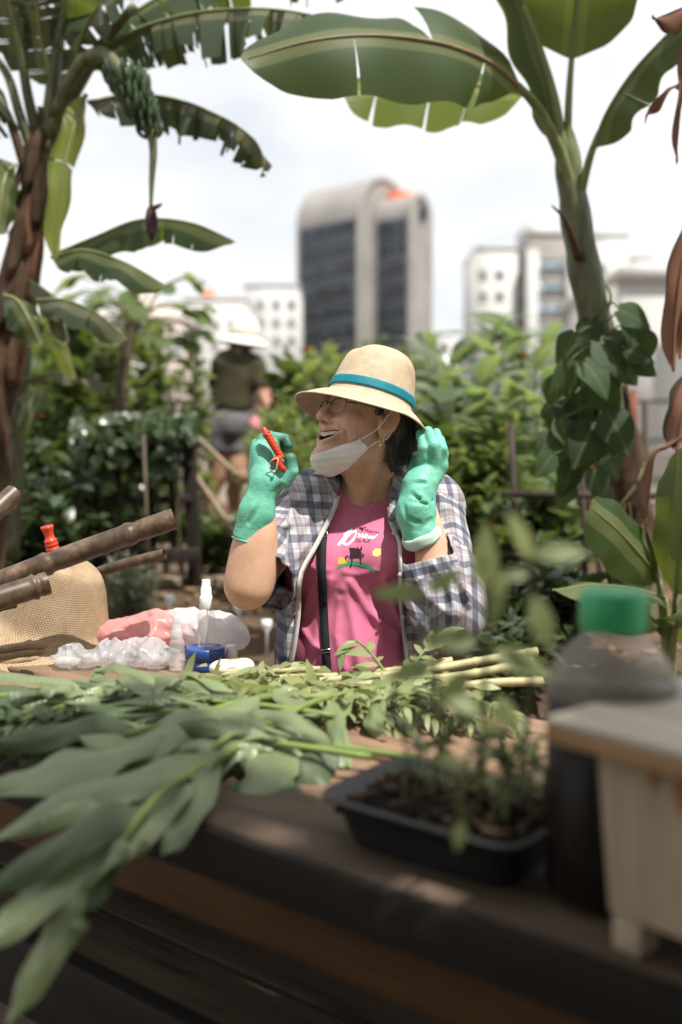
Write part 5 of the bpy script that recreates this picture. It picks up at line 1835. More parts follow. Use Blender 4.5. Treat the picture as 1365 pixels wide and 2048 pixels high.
def print_text(body_, x, y, size, mat, shear=0.0, slope=0.0, off=0.0006, bold=0.0):
    cu = bpy.data.curves.new('lettering', 'FONT')
    cu.body = body_
    cu.size = 1.0
    cu.shear = shear
    cu.offset = bold
    cu.resolution_u = 3
    ob = bpy.data.objects.new('lettering', cu)
    me = ob.to_mesh()
    vs = np.array([v.co[:] for v in me.vertices])
    fs = [tuple(p.vertices) for p in me.polygons]
    ob.to_mesh_clear()
    bpy.data.objects.remove(ob)
    bpy.data.curves.remove(cu)
    P = [(x + v[0] * size, y - v[1] * size + slope * v[0] * size) for v in vs]
    me2 = bpy.data.meshes.new('lettering')
    me2.from_pydata([tuple(p) for p in on_surf(tee_solid, P, off)], [], fs)
    me2.materials.append(mat)
    return link('lettering', me2, mat, tee)


def strip_px(pts, w):
    P, F = [], []
    pts = smooth_path([(*p, 0) for p in pts], max(6, 4 * len(pts)))[:, :2]
    n = len(pts)
    ws = w if np.ndim(w) else [w] * n
    ws = np.interp(np.linspace(0, 1, n), np.linspace(0, 1, len(ws)), ws)
    for i in range(n):
        d = pts[min(i + 1, n - 1)] - pts[max(i - 1, 0)]
        d = d / (np.linalg.norm(d) + 1e-6)
        nn = np.array([-d[1], d[0]]) * ws[i] / 2
        P += [tuple(pts[i] + nn), tuple(pts[i] - nn)]
    F = [(2 * i, 2 * i + 1, 2 * i + 3, 2 * i + 2) for i in range(n - 1)]
    return P, F


def fan(pts):
    c = tuple(np.mean(pts, 0))
    n = len(pts)
    return list(pts) + [c], [(k, (k + 1) % n, n) for k in range(n)]


print_flat('white_numeral', [strip_px([(705, 1059), (696, 1066), (677, 1091)], [2.5, 4, 6]), strip_px([(706, 1057), (698, 1061), (687, 1070)], [1.5, 2.5, 2.0]),
                             strip_px([(714, 1061), (702, 1066), (690, 1078), (688, 1087), (697, 1088), (708, 1077), (714, 1064)], [3, 5, 6.5, 5, 4.5, 4, 3])], M['ink_white'])
print_text('Milhas', 715, 1075, 13.5, M['ink_white'], 0.2, 0.10, bold=0.022)
print_flat('swash', [strip_px([(741, 1076), (750, 1074), (757, 1067)], [1, 3, 1])], M['ink_white'])
print_text('Mazuna', 729, 1063.5, 9.6, M['ink_dark'], 0.2, 0.14)
print_text('Da Rufi', 711, 1084, 9.5, M['ink_dark'], 0.25, 0.05)
print_flat('bird', [strip_px([(719, 1055), (722, 1057), (733, 1054)], [2, 3, 1]), strip_px([(722, 1054), (725, 1060), (727, 1056)], [2, 4, 1])], M['ink_dark'])
print_flat('green_hill', [strip_px([(676, 1136), (692, 1127), (708, 1126), (730, 1131), (757, 1146)], [3, 9, 9, 8, 4])], M['ink_green'])
print_flat('flower', [fan([(676, 1115), (686, 1114), (694, 1122), (694, 1126), (684, 1128), (676, 1130)])], M['ink_yellow'])
print_flat('sun_disc', [fan([(745, 1104), (750, 1097), (764, 1097), (763, 1108), (756, 1114), (746, 1112)])], M['ink_sun'])
print_flat('cart', [fan([(699, 1095), (711, 1096), (721, 1098), (724, 1106), (722, 1115), (712, 1115), (699, 1116), (701, 1106)]),
                    strip_px([(705, 1114), (704, 1125), (701, 1135)], [3, 2.2, 3]), strip_px([(721, 1112), (722, 1121), (722, 1130)], [3, 1.6, 1.6]),
                    strip_px([(698, 1112), (692, 1113), (693, 1121)], [2, 2, 1.6]), strip_px([(723, 1110), (728, 1109), (727, 1112), (724, 1114)], [1.8, 1.8, 1.8]),
                    fan([(714, 1099), (716, 1091), (718, 1099)]), fan([(720, 1099), (724, 1090), (725, 1099)])], M['ink_dark'], 0.0011)
spk = []
for i in range(26):
    x, y = 752 + rs.normal() * 13, 1009 - rs.normal() * 5 - 0.25 * 0
    y -= (x - 752) * 0.35
    r_ = rs.uniform(0.4, 0.9)
    spk.append(fan([(x + r_ * math.cos(a), y + r_ * math.sin(a)) for a in np.linspace(0, 2 * math.pi, 6)[:-1]]))
print_flat('paint_speckle', spk, M['ink_white'])

# ---- open plaid shirt
xl_k = [(900, 655), (950, 672), (991, 676), (1026, 664), (1086, 634), (1152, 601), (1230, 596), (1287, 589), (1330, 581), (1500, 575)]
xr_k = [(900, 792), (927, 786), (1014, 780), (1045, 783), (1081, 799), (1121, 802), (1205, 803), (1262, 809), (1330, 816), (1500, 822)]
sl_r = U(0.03, cap(SR + (0.01, 0, 0.0), SR + 0.9 * (ER - SR), 0.062, 0.058), cap(SR + 0.55 * (ER - SR), SR + 0.86 * (ER - SR) + (0.012, 0, -0.012), 0.058, 0.060))
CL = EL + 0.52 * (WL - EL)
sl_l = U(0.03, cap(SL, EL, 0.060, 0.062), cap(EL + (0.008, 0, -0.006), EL + (0.02, 0, 0.06), 0.062, 0.052), cap(EL, EL + 0.40 * (WL - EL), 0.052, 0.054))
axr = (ER - SR) / np.linalg.norm(ER - SR)
axl = (WL - EL) / np.linalg.norm(WL - EL)
sh_lines = [([(640, 1000), (600, 1060), (575, 1140)], 0.010, 0.007), ([(655, 1030), (620, 1080), (585, 1130)], 0.008, 0.007), ([(620, 975), (590, 1010), (575, 1050)], 0.009, 0.006),
            ([(590, 1050), (560, 1050), (540, 1080)], 0.008, 0.007), ([(575, 1100), (555, 1120), (535, 1120)], 0.008, 0.008), ([(590, 1145), (560, 1165), (530, 1160)], 0.008, 0.007), ([(560, 1205), (575, 1255), (565, 1330)], 0.010, 0.007),
            ([(880, 990), (905, 1050), (920, 1110)], 0.010, 0.006), ([(870, 1060), (900, 1130), (935, 1190)], 0.010, 0.009), ([(900, 1010), (935, 1090), (945, 1160)], 0.008, 0.006),
            ([(820, 1140), (850, 1190), (900, 1230)], 0.010, 0.009), ([(870, 1130), (895, 1165), (915, 1230)], 0.008, 0.009), ([(810, 1190), (840, 1240), (870, 1300)], 0.010, 0.008), ([(905, 1110), (925, 1150), (940, 1210)], 0.006, 0.008), ([(830, 1240), (850, 1300), (860, 1380)], 0.009, 0.007)]


def shirt_solid(P):
    d = smin(torso_f(P) - 0.013, smin(sl_r(P), sl_l(P), 0.01), 0.035)
    low = np.clip((1.12 - P[:, 2]) / 0.3, 0, 1)
    return d - 0.008 * low - folds(P, sh_lines, 1.1) * front(P) - 0.0034 * sines(P, 34, 31, 6, (1, 1, 0.7)) - 0.0014 * sines(P, 95, 33, 5)


def shirt_cut(P):
    x, y = px_of(P)
    op = np.maximum(np.interp(y, *zip(*xl_k)) - x, x - np.interp(y, *zip(*xr_k))) / 960.0
    op = np.maximum(op, P[:, 1] - 2.16)
    c = np.maximum(-op, -cap(A(737, 900, 2.06), A(744, 965, 2.13), 0.078, 0.078)(P))
    # open ends of the two rolled sleeves
    cr = np.minimum((P - (SR + 0.86 * (ER - SR))) @ axr, 0.13 - np.linalg.norm(P - ER, axis=1))
    q = P - EL
    t = q @ axl
    rad = np.linalg.norm(q - t[:, None] * axl, axis=1)
    e1 = np.cross(axl, (0, -1, 0)); e1 /= np.linalg.norm(e1)
    cl = np.minimum(np.minimum(t - 0.100, 0.066 - rad), np.minimum(2.0 - P[:, 1], 0.036 - q @ e1))
    return np.maximum(np.maximum(c, np.maximum(cr, cl)), 0.60 - P[:, 2])


def shirt_uv(P):
    uv = np.stack([P[:, 0] * 1.06 + 0.25 * (P[:, 1] - 2.0), P[:, 2] + 0.06 * P[:, 0]], 1)
    for a, b, lim in ((SR, ER, 0.105), (SL, EL, 0.115)):
        ax = (b - a) / np.linalg.norm(b - a)
        e1 = np.cross(ax, (0, -1, 0)); e1 /= np.linalg.norm(e1)
        Q = P - a
        t = Q @ ax
        m = (t > 0.012) & (np.linalg.norm(Q - t[:, None] * ax, axis=1) < lim) & (np.abs(P[:, 0] - 0.03) > 0.135)
        uv[m] = np.stack([(Q @ e1) * 1.2, t + 0.02], 1)[m]
    q = (P - EL) @ axl
    e1 = np.cross(axl, (0, -1, 0)); e1 /= np.linalg.norm(e1)
    Q = P - EL
    m = (np.linalg.norm(Q - q[:, None] * axl, axis=1) < 0.075) & (q > 0.068) & (P[:, 1] < 1.965) & (Q @ e1 < 0.04)
    uv[m] = np.stack([(Q @ e1) * 1.2, q + 0.03], 1)[m]
    return uv.astype(np.float32)


shirt = link('plaid_shirt', sdf_sheet('plaid_shirt', shirt_solid, shirt_cut, (-0.32, 1.82, 0.56), (0.37, 2.38, 1.20), 0.0042, attrs={'suv': shirt_uv}), M['plaid'], woman)


def ribbon(name, pts, width, f, mat, parent, off=0.002, thick=0.0015, n=40, vec=None):
    """cloth strip lying on a surface along photo-pixel points; width in pixels"""
    P, F = strip_px(pts, width)
    V = on_surf(f, P, off)
    me = np_mesh(name, V, [np.array(F)], True, {'suv': np.stack([V[:, 0], V[:, 2]], 1)})
    o = link(name, me, mat, parent)
    s_ = o.modifiers.new('thick', 'SOLIDIFY'); s_.thickness = thick; s_.offset = 0
    return o


thicken(shirt, 0.0028)
full = lambda P: np.minimum(shirt_solid(P), tee_solid(P) - 0.004)
ribbon('placket', [(x + 1, y) for y, x in xl_k[2:9]], 9, full, M['facing'], shirt, 0.003)
ribbon('placket', [(x - 1, y) for y, x in xr_k[2:9]], 7, full, M['facing'], shirt, 0.003)
for bx_, by_ in ((789, 1066), (801, 1150), (806, 1235)):
    c_ = on_surf(full, [(bx_, by_)], 0.0045)[0]
    V, F = lathe([(0, .0012), (.0045, .0012), (.0052, 0), (.0045, -.001)], 12, c_, np.array([[1, 0, 0], [0, 0, -1], [0, 1, 0.]]))
    MB().add(V, F).build('button', M['facing'], shirt, True)
# collar flaps
def patch(name, corners, mat, parent, bulge, thick=0.003, n=10):
    a, b, c, d = [np.asarray(q, float) for q in corners]
    V = []
    for i in range(n):
        for j in range(n):
            u, v = i / (n - 1), j / (n - 1)
            p = (1 - u) * (1 - v) * a + u * (1 - v) * b + u * v * c + (1 - u) * v * d
            V.append(p + np.asarray(bulge) * 4 * u * (1 - u) + 0.004 * math.sin(6 * u + 5 * v))
    F = [(i * n + j, (i + 1) * n + j, (i + 1) * n + j + 1, i * n + j + 1) for i in range(n - 1) for j in range(n - 1)]
    V = np.array(V)
    me = np_mesh(name, V, [np.array(F)], True, {'suv': np.stack([V[:, 0] * 0.8 + V[:, 1], V[:, 2] * 1.0 + 0.5 * V[:, 0]], 1)})
    o = link(name, me, mat, parent)
    s_ = o.modifiers.new('thick', 'SOLIDIFY'); s_.thickness = thick; s_.offset = 0
    return o


patch('collar', [A(690, 934, 2.10), A(650, 931, 2.08), A(629, 947, 2.045), A(676, 992, 2.02)], M['plaid'], shirt, (-0.006, -0.012, 0.008))
patch('collar', [A(784, 912, 2.07), A(824, 925, 2.11), A(826, 990, 2.07), A(780, 1045, 2.005)], M['plaid'], shirt, (0.008, -0.014, 0.0))

# ---- bag strap across the chest
strap = ribbon('bag_strap', [(668, 985), (656, 1025), (646, 1075), (644, 1143), (648, 1230), (654, 1330), (660, 1400)], 17, lambda P: tee_solid(P), M['black_web'], woman, 0.004, 0.0022)
mb = MB()
for cx, cy, w, h in ((645, 1070, 20, 9), (654, 1303, 20, 6)):
    loop = on_surf(tee_solid, [(cx - w / 2, cy + h / 2), (cx + w / 2, cy + h / 2 - 2), (cx + w / 2, cy - h / 2 - 2), (cx - w / 2, cy - h / 2), (cx - w / 2, cy + h / 2)], 0.0065)
    V, F = tube(loop, 0.0013, 6, False); mb.add(V, F)
mb.build('buckle', M['metal'], strap, True)

# ---- gloves
def grime_shade(tips):
    def g(P):
        d = np.min([np.linalg.norm(P - t, axis=1) / r for t, r in tips], 0)
        return np.clip(1.5 - d, 0, 1)
    return g


gr = [A(499, 1082, 1.908), A(513, 1025, 1.906), A(530, 966, 1.912)]
gaunt_r = U(0.015, cap(gr[0], gr[1], 0.0350, 0.0315), cap(gr[1], gr[2], 0.0315, 0.0268))
palm_r = U(0.016, cap(A(531, 962, 1.914), A(521, 897, 1.930), 0.0245, 0.0165), cap(A(533, 962, 1.914), A(543, 905, 1.926), 0.0225, 0.0150), cap(A(509, 948, 1.932), A(512, 905, 1.938), 0.0120, 0.0120))
fing_r = [chain([A(545, 903, 1.926), A(552, 876, 1.936), A(572, 878, 1.933), A(578, 890, 1.926)], [0.0120, 0.0115, 0.0105, 0.0092]),
          chain([A(534, 898, 1.930), A(540, 872, 1.945), A(562, 880, 1.948), A(569, 897, 1.940)], [0.0120, 0.0115, 0.0105, 0.0092]),
          chain([A(523, 898, 1.934), A(526, 876, 1.952), A(547, 882, 1.964), A(560, 903, 1.955)], [0.0115, 0.0110, 0.0100, 0.0090]),
          chain([A(513, 903, 1.938), A(512, 886, 1.955), A(528, 888, 1.972), A(540, 904, 1.968)], [0.0105, 0.0100, 0.0090, 0.0080])]
thumb_r = chain([A(542, 958, 1.908), A(570, 962, 1.900), A(585, 942, 1.897), A(582, 918, 1.899)], [0.0170, 0.0150, 0.0130, 0.0110])
gl_grooves_r = [chain([A(498, 1045, 1.872), A(520, 1010, 1.868), A(534, 975, 1.878)], [0.004, 0.005, 0.003]), chain([A(545, 1060, 1.872), A(540, 1010, 1.872)], [0.003, 0.003]), chain([A(548, 985, 1.887), A(562, 972, 1.885)], [0.003, 0.003])]


def glove_r(P):
    d = U(0.016, gaunt_r, palm_r)(P)
    d = smin(d, thumb_r(P), 0.012)
    for f in fing_r: d = smin(d, f(P), 0.0055)
    d = smax(d, -U(0.003, *gl_grooves_r)(P), 0.006)
    return d - 0.0010 * sines(P, 60, 41, 5, (1, 1, 0.6)) - 0.0005 * sines(P, 200, 42, 5)


axis = (gr[2] - gr[0]) / np.linalg.norm(gr[2] - gr[0])
glove_r_cut = lambda P: -((P - gr[0]) @ axis + 0.18 * (P[:, 0] - gr[0][0]))


g1 = link('glove', sdf_sheet('glove', glove_r, glove_r_cut, (-0.215, 1.84, 0.98), (-0.07, 2.00, 1.25), 0.0021,
          attrs={'grime_shade': grime_shade([(A(577, 885, 1.93), 0.022), (A(566, 885, 1.945), 0.024), (A(583, 920, 1.899), 0.018), (A(545, 880, 1.965), 0.03)])}), M['glove'], woman)
thicken(g1, 0.0012)

gq = [A(845, 1074, 1.958), A(831, 1020, 1.962), A(838, 972, 1.972), A(866, 925, 1.985)]
gaunt_l = U(0.016, cap(gq[0], gq[1], 0.0375, 0.0370), cap(gq[1], gq[2], 0.0365, 0.0310))
hand_l = U(0.016, cap(gq[2], A(856, 930, 1.985), 0.029, 0.016), cap(gq[2], A(879, 930, 1.995), 0.0270, 0.0150), cap(A(846, 975, 1.978), A(885, 935, 2.000), 0.022, 0.010))
fing_l = [chain([A(851, 934, 1.980), A(848, 898, 1.970), A(841, 868, 1.992)], [0.0130, 0.0108, 0.0080]),
          chain([A(866, 930, 1.978), A(869, 892, 1.966), A(857, 862, 1.988)], [0.0130, 0.0118, 0.0084]),
          chain([A(878, 930, 1.988), A(884, 898, 1.980), A(873, 866, 2.004)], [0.0120, 0.0110, 0.0084]),
          chain([A(885, 934, 2.004), A(888, 908, 2.000), A(882, 880, 2.022)], [0.0110, 0.0100, 0.0078])]
thumb_l = chain([A(836, 962, 1.985), A(826, 945, 2.012), A(830, 918, 2.034)], [0.0150, 0.0125, 0.0095])
grooves_l = [chain([A(803, 978, 1.936), A(822, 966, 1.935), A(850, 966, 1.94)], [0.004, 0.0045, 0.003]), chain([A(800, 1002, 1.93), A(826, 1003, 1.922), A(852, 1008, 1.932)], [0.002, 0.004, 0.003]),
             chain([A(806, 1008, 1.93), A(813, 1035, 1.925), A(838, 1046, 1.92)], [0.003, 0.005, 0.003]), chain([A(820, 985, 1.932), A(838, 998, 1.932), A(862, 1002, 1.945)], [0.003, 0.004, 0.002]),
             chain([A(815, 1068, 1.924), A(845, 1058, 1.916), A(864, 1040, 1.93)], [0.002, 0.004, 0.003]), chain([A(822, 940, 1.965), A(836, 926, 1.965)], [0.003, 0.002])]


def glove_l(P):
    d = U(0.016, gaunt_l, hand_l)(P)
    d = smin(d, thumb_l(P), 0.012)
    for f in fing_l: d = smin(d, f(P), 0.0045)
    d = smax(d, -U(0.003, *grooves_l)(P), 0.007)
    d = d - 0.0014 * sines(P, 60, 51, 5) - 0.0006 * sines(P, 190, 52, 5)
    return d


n_ = np.array([-0.42, -0.15, 0.9]); n_ /= np.linalg.norm(n_)
glove_l_cut = lambda P: -((P - gq[0]) @ n_)
g2 = link('glove', sdf_sheet('glove', glove_l, glove_l_cut, (0.09, 1.86, 0.98), (0.25, 2.10, 1.26), 0.0021, attrs={'grime_shade': grime_shade([(A(841, 866, 2.0), 0.008), (A(860, 940, 2.02), 0.001)])}), M['glove'], woman)
thicken(g2, 0.0012)
# turned-back pale cuff
n_ = np.array([-0.42, -0.15, 0.9]); n_ /= np.linalg.norm(n_)
ux = np.cross(n_, (0, 1, 0)); ux /= np.linalg.norm(ux); uy = np.cross(n_, ux)
prof = [(0.0405, -0.004), (0.0415, 0.006), (0.0405, 0.013), (0.0375, 0.015), (0.035, 0.004), (0.0355, -0.008), (0.0385, -0.009), (0.0405, -0.004)]
V, F = lathe(prof, 40, gq[0] - 0.003 * n_, np.stack([ux, uy, n_], 1), 1.0, 1.0)
V = V + 0.0012 * np.sin(np.arange(len(V)) % 40 * 0.9)[:, None] * n_
MB().add(V, F).build('glove_cuff', M['glove_in'], g2, True)
# rolled rim of the other cuff
axis = (gr[2] - gr[0]) / np.linalg.norm(gr[2] - gr[0])
ux = np.cross(axis, (0, 1, 0)); ux /= np.linalg.norm(ux); uy = np.cross(axis, ux)
cir = [gr[0] + 0.0338 * (math.cos(a) * ux + math.sin(a) * uy) for a in np.linspace(0, 2 * math.pi, 37)]
V, F = tube(cir, 0.0020, 6, False)
MB().add(V, F).build('glove_cuff', M['glove'], g1, True)

# ---- trousers and shoes (under the table)
HIP = A(712, 1480, 2.15)
kn = [np.array([-0.07, 1.80, 0.53]), np.array([0.13, 1.80, 0.53])]
ft = [np.array([-0.09, 1.78, 0.09]), np.array([0.15, 1.76, 0.09])]
pants_f = U(0.04, ell(HIP, (0.182, 0.14, 0.13)), *[cap(HIP + (s * 0.09, 0, -0.02), k, 0.088, 0.066) for s, k in zip((-1, 1), kn)])
pants_f = U(0.02, pants_f, *[cap(k, f, 0.064, 0.055) for k, f in zip(kn, ft)])
pf = lambda P: np.maximum(pants_f(P) - 0.005 * sines(P, 30, 61), np.maximum(0.10 - P[:, 2], P[:, 2] - 0.72))
link('trousers', sdf_mesh('trousers', pf, (-0.3, 1.6, 0.06), (0.36, 2.36, 0.76), 0.009), M['denim'], woman)
for s, f in zip((-1, 1), ft):
    sf = U(0.02, cap(f + (0, 0.03, -0.045), f + (0, -0.13, -0.055), 0.042, 0.036), cap(f + (0, 0.01, 0.02), f + (0, 0.02, -0.03), 0.045, 0.045))
    sg = (lambda q: (lambda P: np.maximum(q(P), -P[:, 2])))(sf)
    link('shoe', sdf_mesh('shoe', sg, f - (0.08, 0.22, 0.12), f + (0.08, 0.12, 0.08), 0.007), M['shoe'], woman)

# ---- red pruning shears in her raised hand
M['red'] = plain('red_plastic', (0.50, 0.045, 0.012), 0.35, 0.5, 40, 0.15)
M['steel'] = plain('dark_steel', (0.12, 0.12, 0.12), 0.4, 0.5, 40, 0.3, metal=0.8)
M['string'] = plain('pale_string', (0.62, 0.52, 0.44), 0.9, 0.1, 80, 0.2)
shears = thing('pruning_shears', 'closed red handled pruning shears held in the raised green glove', 'shears', A(547, 900, 1.895))
a0, a1 = A(528, 859, 1.900), A(562, 914, 1.893)
h1 = U(0.006, cap(a0, A(534, 868, 1.898), 0.0052, 0.0060), cap(A(535, 870, 1.897), a1, 0.0074, 0.0072))
h1 = SUB(0.002, h1, cap(A(539, 866, 1.893), A(545, 862, 1.893), 0.003))
h1b = lambda P: h1(P) - 0.0002 * np.sin(P[:, 2] * 900)
link('handle', sdf_mesh('handle', h1b, A(528, 920, 1.87) - 0.02, A(565, 855, 1.92) + 0.02, 0.0013), M['red'], shears)
h2 = U(0.004, cap(A(552, 920, 1.888), A(566, 938, 1.886), 0.0072, 0.0060), cap(A(560, 916, 1.889), A(568, 936, 1.887), 0.006, 0.004))
link('handle', sdf_mesh('handle', h2, A(550, 945, 1.86) - 0.02, A(570, 905, 1.9) + 0.02, 0.0013), M['red'], shears)
mb = MB()
V, F = tube([A(563, 915, 1.887), A(568, 927, 1.884), A(570, 940, 1.886)], [0.003, 0.0025, 0.0015], 6); mb.add(V, F)
mb.build('blade', M['steel'], shears, True)
mb = MB()
V, F = tube(smooth_path([A(556, 916, 1.880), A(545, 920, 1.879), A(538, 930, 1.880), A(541, 940, 1.881), A(548, 943, 1.880), A(553, 938, 1.878), A(557, 916, 1.879)], 24), 0.0009, 6); mb.add(V, F)
V, F = lathe([(0, 0.003), (0.0028, 0.001), (0.0025, -0.002), (0, -0.0045)], 8, A(548, 943, 1.879)); mb.add(V, F)
mb.build('wrist_cord', M['string'], shears, True)
# ================================================================== the work table and what lies on it
TZ = 0.75
E0 = onz(400, 1640, TZ); E1 = onz(1365, 1960, TZ)
tu = (E0 - E1); tu[2] = 0; tu /= np.linalg.norm(tu)            # along the table, away to the left
tn = np.array([-tu[1], tu[0], 0]); tn = tn if tn[1] > 0 else -tn   # across, away from the camera
TM = np.stack([tu, tn, np.array([0, 0, 1.0])], 1)


def T(s, n, z=0.0):
    return E0 + tu * s + tn * n + np.array([0, 0, z])


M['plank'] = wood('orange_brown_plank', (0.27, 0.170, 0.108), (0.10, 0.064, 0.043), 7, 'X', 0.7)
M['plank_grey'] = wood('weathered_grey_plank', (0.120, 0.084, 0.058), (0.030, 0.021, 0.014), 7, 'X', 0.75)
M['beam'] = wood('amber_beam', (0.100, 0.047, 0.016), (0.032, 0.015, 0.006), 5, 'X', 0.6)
M['beam_dark'] = wood('stained_shaded_beam', (0.016, 0.012, 0.009), (0.008, 0.006, 0.005), 5, 'X', 0.7)  # dark timber colour, also holds the shade on and under the table front
table = thing('garden_table', 'weathered wooden plank table covered with cut herbs, seen from its near edge', 'table', tuple(T(0.4, .33) * np.array([1, 1, 0])), None, math.atan2(tu[1], tu[0]))


def tbox(name, s0, s1, n0, n1, z0, z1, mat, bev=.004, parent=table):
    """board in table axes; mesh local to the table so that the grain runs along it"""
    w = T((s0 + s1) / 2, (n0 + n1) / 2, (z0 + z1) / 2)
    V, F = box((0, 0, 0), (s1 - s0, n1 - n0, z1 - z0))
    me = np_mesh(name, V, [np.array(F)], False)
    o = part_at(name, me, mat, parent, w, TM)
    m = o.modifiers.new('bevel', 'BEVEL'); m.width = bev; m.segments = 2
    return o


pw = [0.150, 0.165, 0.158, 0.160]
n_ = 0.0
for i, w in enumerate(pw):
    dz = [0, -.003, .002, -.001][i]
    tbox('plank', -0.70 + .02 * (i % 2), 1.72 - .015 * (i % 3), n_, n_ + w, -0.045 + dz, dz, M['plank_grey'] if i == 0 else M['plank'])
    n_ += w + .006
tbox('shaded_edge', -0.70, 1.72, -.012, -.002, -.062, -.003, M['beam_dark'], .002)  # dark strip added as the shade on the front plank's edge
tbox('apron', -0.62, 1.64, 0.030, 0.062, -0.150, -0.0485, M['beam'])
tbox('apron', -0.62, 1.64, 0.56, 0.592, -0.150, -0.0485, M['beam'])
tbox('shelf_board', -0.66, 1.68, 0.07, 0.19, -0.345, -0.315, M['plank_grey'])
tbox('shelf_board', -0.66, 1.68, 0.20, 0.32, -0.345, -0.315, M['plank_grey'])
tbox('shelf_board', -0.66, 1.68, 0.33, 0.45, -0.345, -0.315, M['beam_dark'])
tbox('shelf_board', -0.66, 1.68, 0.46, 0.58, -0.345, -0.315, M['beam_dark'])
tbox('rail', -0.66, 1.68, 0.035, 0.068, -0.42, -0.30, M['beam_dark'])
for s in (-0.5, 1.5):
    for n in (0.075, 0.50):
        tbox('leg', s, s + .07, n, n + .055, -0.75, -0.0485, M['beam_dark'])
# bench the woman sits on
bench = thing('bench', 'plain wooden bench behind the table under the seated woman', 'bench', (0.03, 2.17, 0))
for y in (2.06, 2.21):
    V, F = box((0.05, y, 0.425), (1.3, .14, .04)); MB().add(V, F).build('plank', M['plank'], bench, False, .004)
for x in (-.5, .6):
    V, F = box((x, 2.135, .2), (.06, .26, .405)); MB().add(V, F).build('leg', M['beam_dark'], bench, False, .004)

# ---- left: straw hat, bamboo, bags, bottles
hp = smooth_path([(0.0006, .158), (.045, .157), (.070, .152), (.082, .140), (.092, .100), (.104, .050), (.112, .018), (.124, .004), (.150, -.008), (.178, -.026), (.196, -.040)], 50)
hc = at(108, 1296, 2.14); hc[2] = TZ + .048
HR = np.array(Matrix.Rotation(R(12), 3, 'Y')) @ np.array(Matrix.Rotation(R(6), 3, 'X'))
M['straw2'] = straw('coarse_straw', (0.42, 0.31, 0.195), 0.0048, 900.0)
_save = hat_pt if 'hat_pt' in globals() else None


def hat2(prof, n, c, Mx):
    L_ = np.concatenate([[0], np.cumsum(np.linalg.norm(np.diff(prof, axis=0), axis=1))])
    th = np.linspace(0, 2 * math.pi, n + 1)[:-1]
    V = np.stack([np.outer(prof[:, 0], np.cos(th) * 1.06), np.outer(prof[:, 0], np.sin(th) * .94), np.repeat(prof[:, 1:2], n, 1) + np.outer(np.clip((prof[:, 0] - .12) / .07, 0, 1), .012 * np.sin(2 * th + 1))], -1)
    V[:, :, 2] -= np.outer(np.clip((prof[:, 1] - .1) / .06, 0, 1), .012 * (1 + np.cos(th * 2)))
    uv = np.stack([np.repeat(th[None] * .12, len(prof), 0), np.repeat(L_[:, None], n, 1)], -1)
    i, k = np.meshgrid(np.arange(len(prof) - 1), np.arange(n), indexing='ij')
    k2 = (k + 1) % n
    F = np.stack([i * n + k, (i + 1) * n + k, (i + 1) * n + k2, i * n + k2], -1).reshape(-1, 4)
    return np_mesh('straw_hat', V.reshape(-1, 3) @ np.asarray(Mx).T + c, [F], True, {'suv': uv.reshape(-1, 2)})


h2 = link('straw_hat', hat2(hp, 72, hc, HR), M['straw2'])
thicken(h2, .004)
tag(h2, 'coarse straw hat lying on the table beneath the bamboo poles', 'hat')
# woven straw coil under the hat
mbc = MB()
for k in range(3):
    c0 = at(18, 1352, 2.04); c0[2] = TZ + .010 + .012 * k
    pts = [c0 + np.array([(.10 - .008 * k) * math.cos(a), (.055 - .005 * k) * math.sin(a), .003 * math.sin(5 * a)]) for a in np.linspace(0, 2 * math.pi, 40)]
    V, F = tube(pts, .0075, 7, False); mbc.add(V, F)
tag(mbc.build('straw_rope', M['straw2'], None, True), 'coil of brown straw rope in front of the straw hat', 'rope')

M['bamboo'] = NT('bamboo_pole')
_t = M['bamboo']
_n = _t.noise(26, 7, _t.obj(), .7)
_t.l(_t.ramp(_n, [(.32, (.030, .019, .013)), (.5, (.085, .052, .031)), (.7, (.20, .14, .088))]), _t.b.inputs['Base Color'])
_t.b.inputs['Roughness'].default_value = .42
M['bamboo'] = _t.m
M['hollow'] = plain('bamboo_hollow', (.045, .028, .018), .9, .1, 20, .3)


def bamboo(a, b, r, label, nodes=(.3, .62, .88), group='bamboo poles at the left'):
    a, b = np.asarray(a, float), np.asarray(b, float)
    t = thing('bamboo_pole', label, 'pole', tuple(a), group)
    ts = np.linspace(0, 1, 90)
    rr = r * (1 + .0 * ts)
    for q in nodes:
        rr = rr + r * .16 * np.exp(-((ts - q) / .008) ** 2) - r * .10 * np.exp(-((ts - q - .02) / .01) ** 2)
    bow = np.cross(b - a, (0, 0, 1.)); bow = np.cross(bow, b - a); bow = bow / np.linalg.norm(bow)
    pts = [a + (b - a) * q + bow * .012 * math.sin(math.pi * q) for q in ts]
    V, F = tube(pts, rr, 16, False)
    ro = V[-16:]
    o = MB().add(V, F).build('culm', M['bamboo'], t, True)
    d = norm(b - a)
    ring = np.concatenate([ro, b + (ro - b) * .66, b + (ro - b) * .62 - d * .05, [b - d * .05]])
    F = [(k, (k + 1) % 16, 16 + (k + 1) % 16, 16 + k) for k in range(16)] + [(16 + k, 16 + (k + 1) % 16, 32 + (k + 1) % 16, 32 + k) for k in range(16)] + [(32 + k, 32 + (k + 1) % 16, 48) for k in range(16)]
    MB().add(ring, F).build('cut_end', M['hollow'], t, True)
    return t


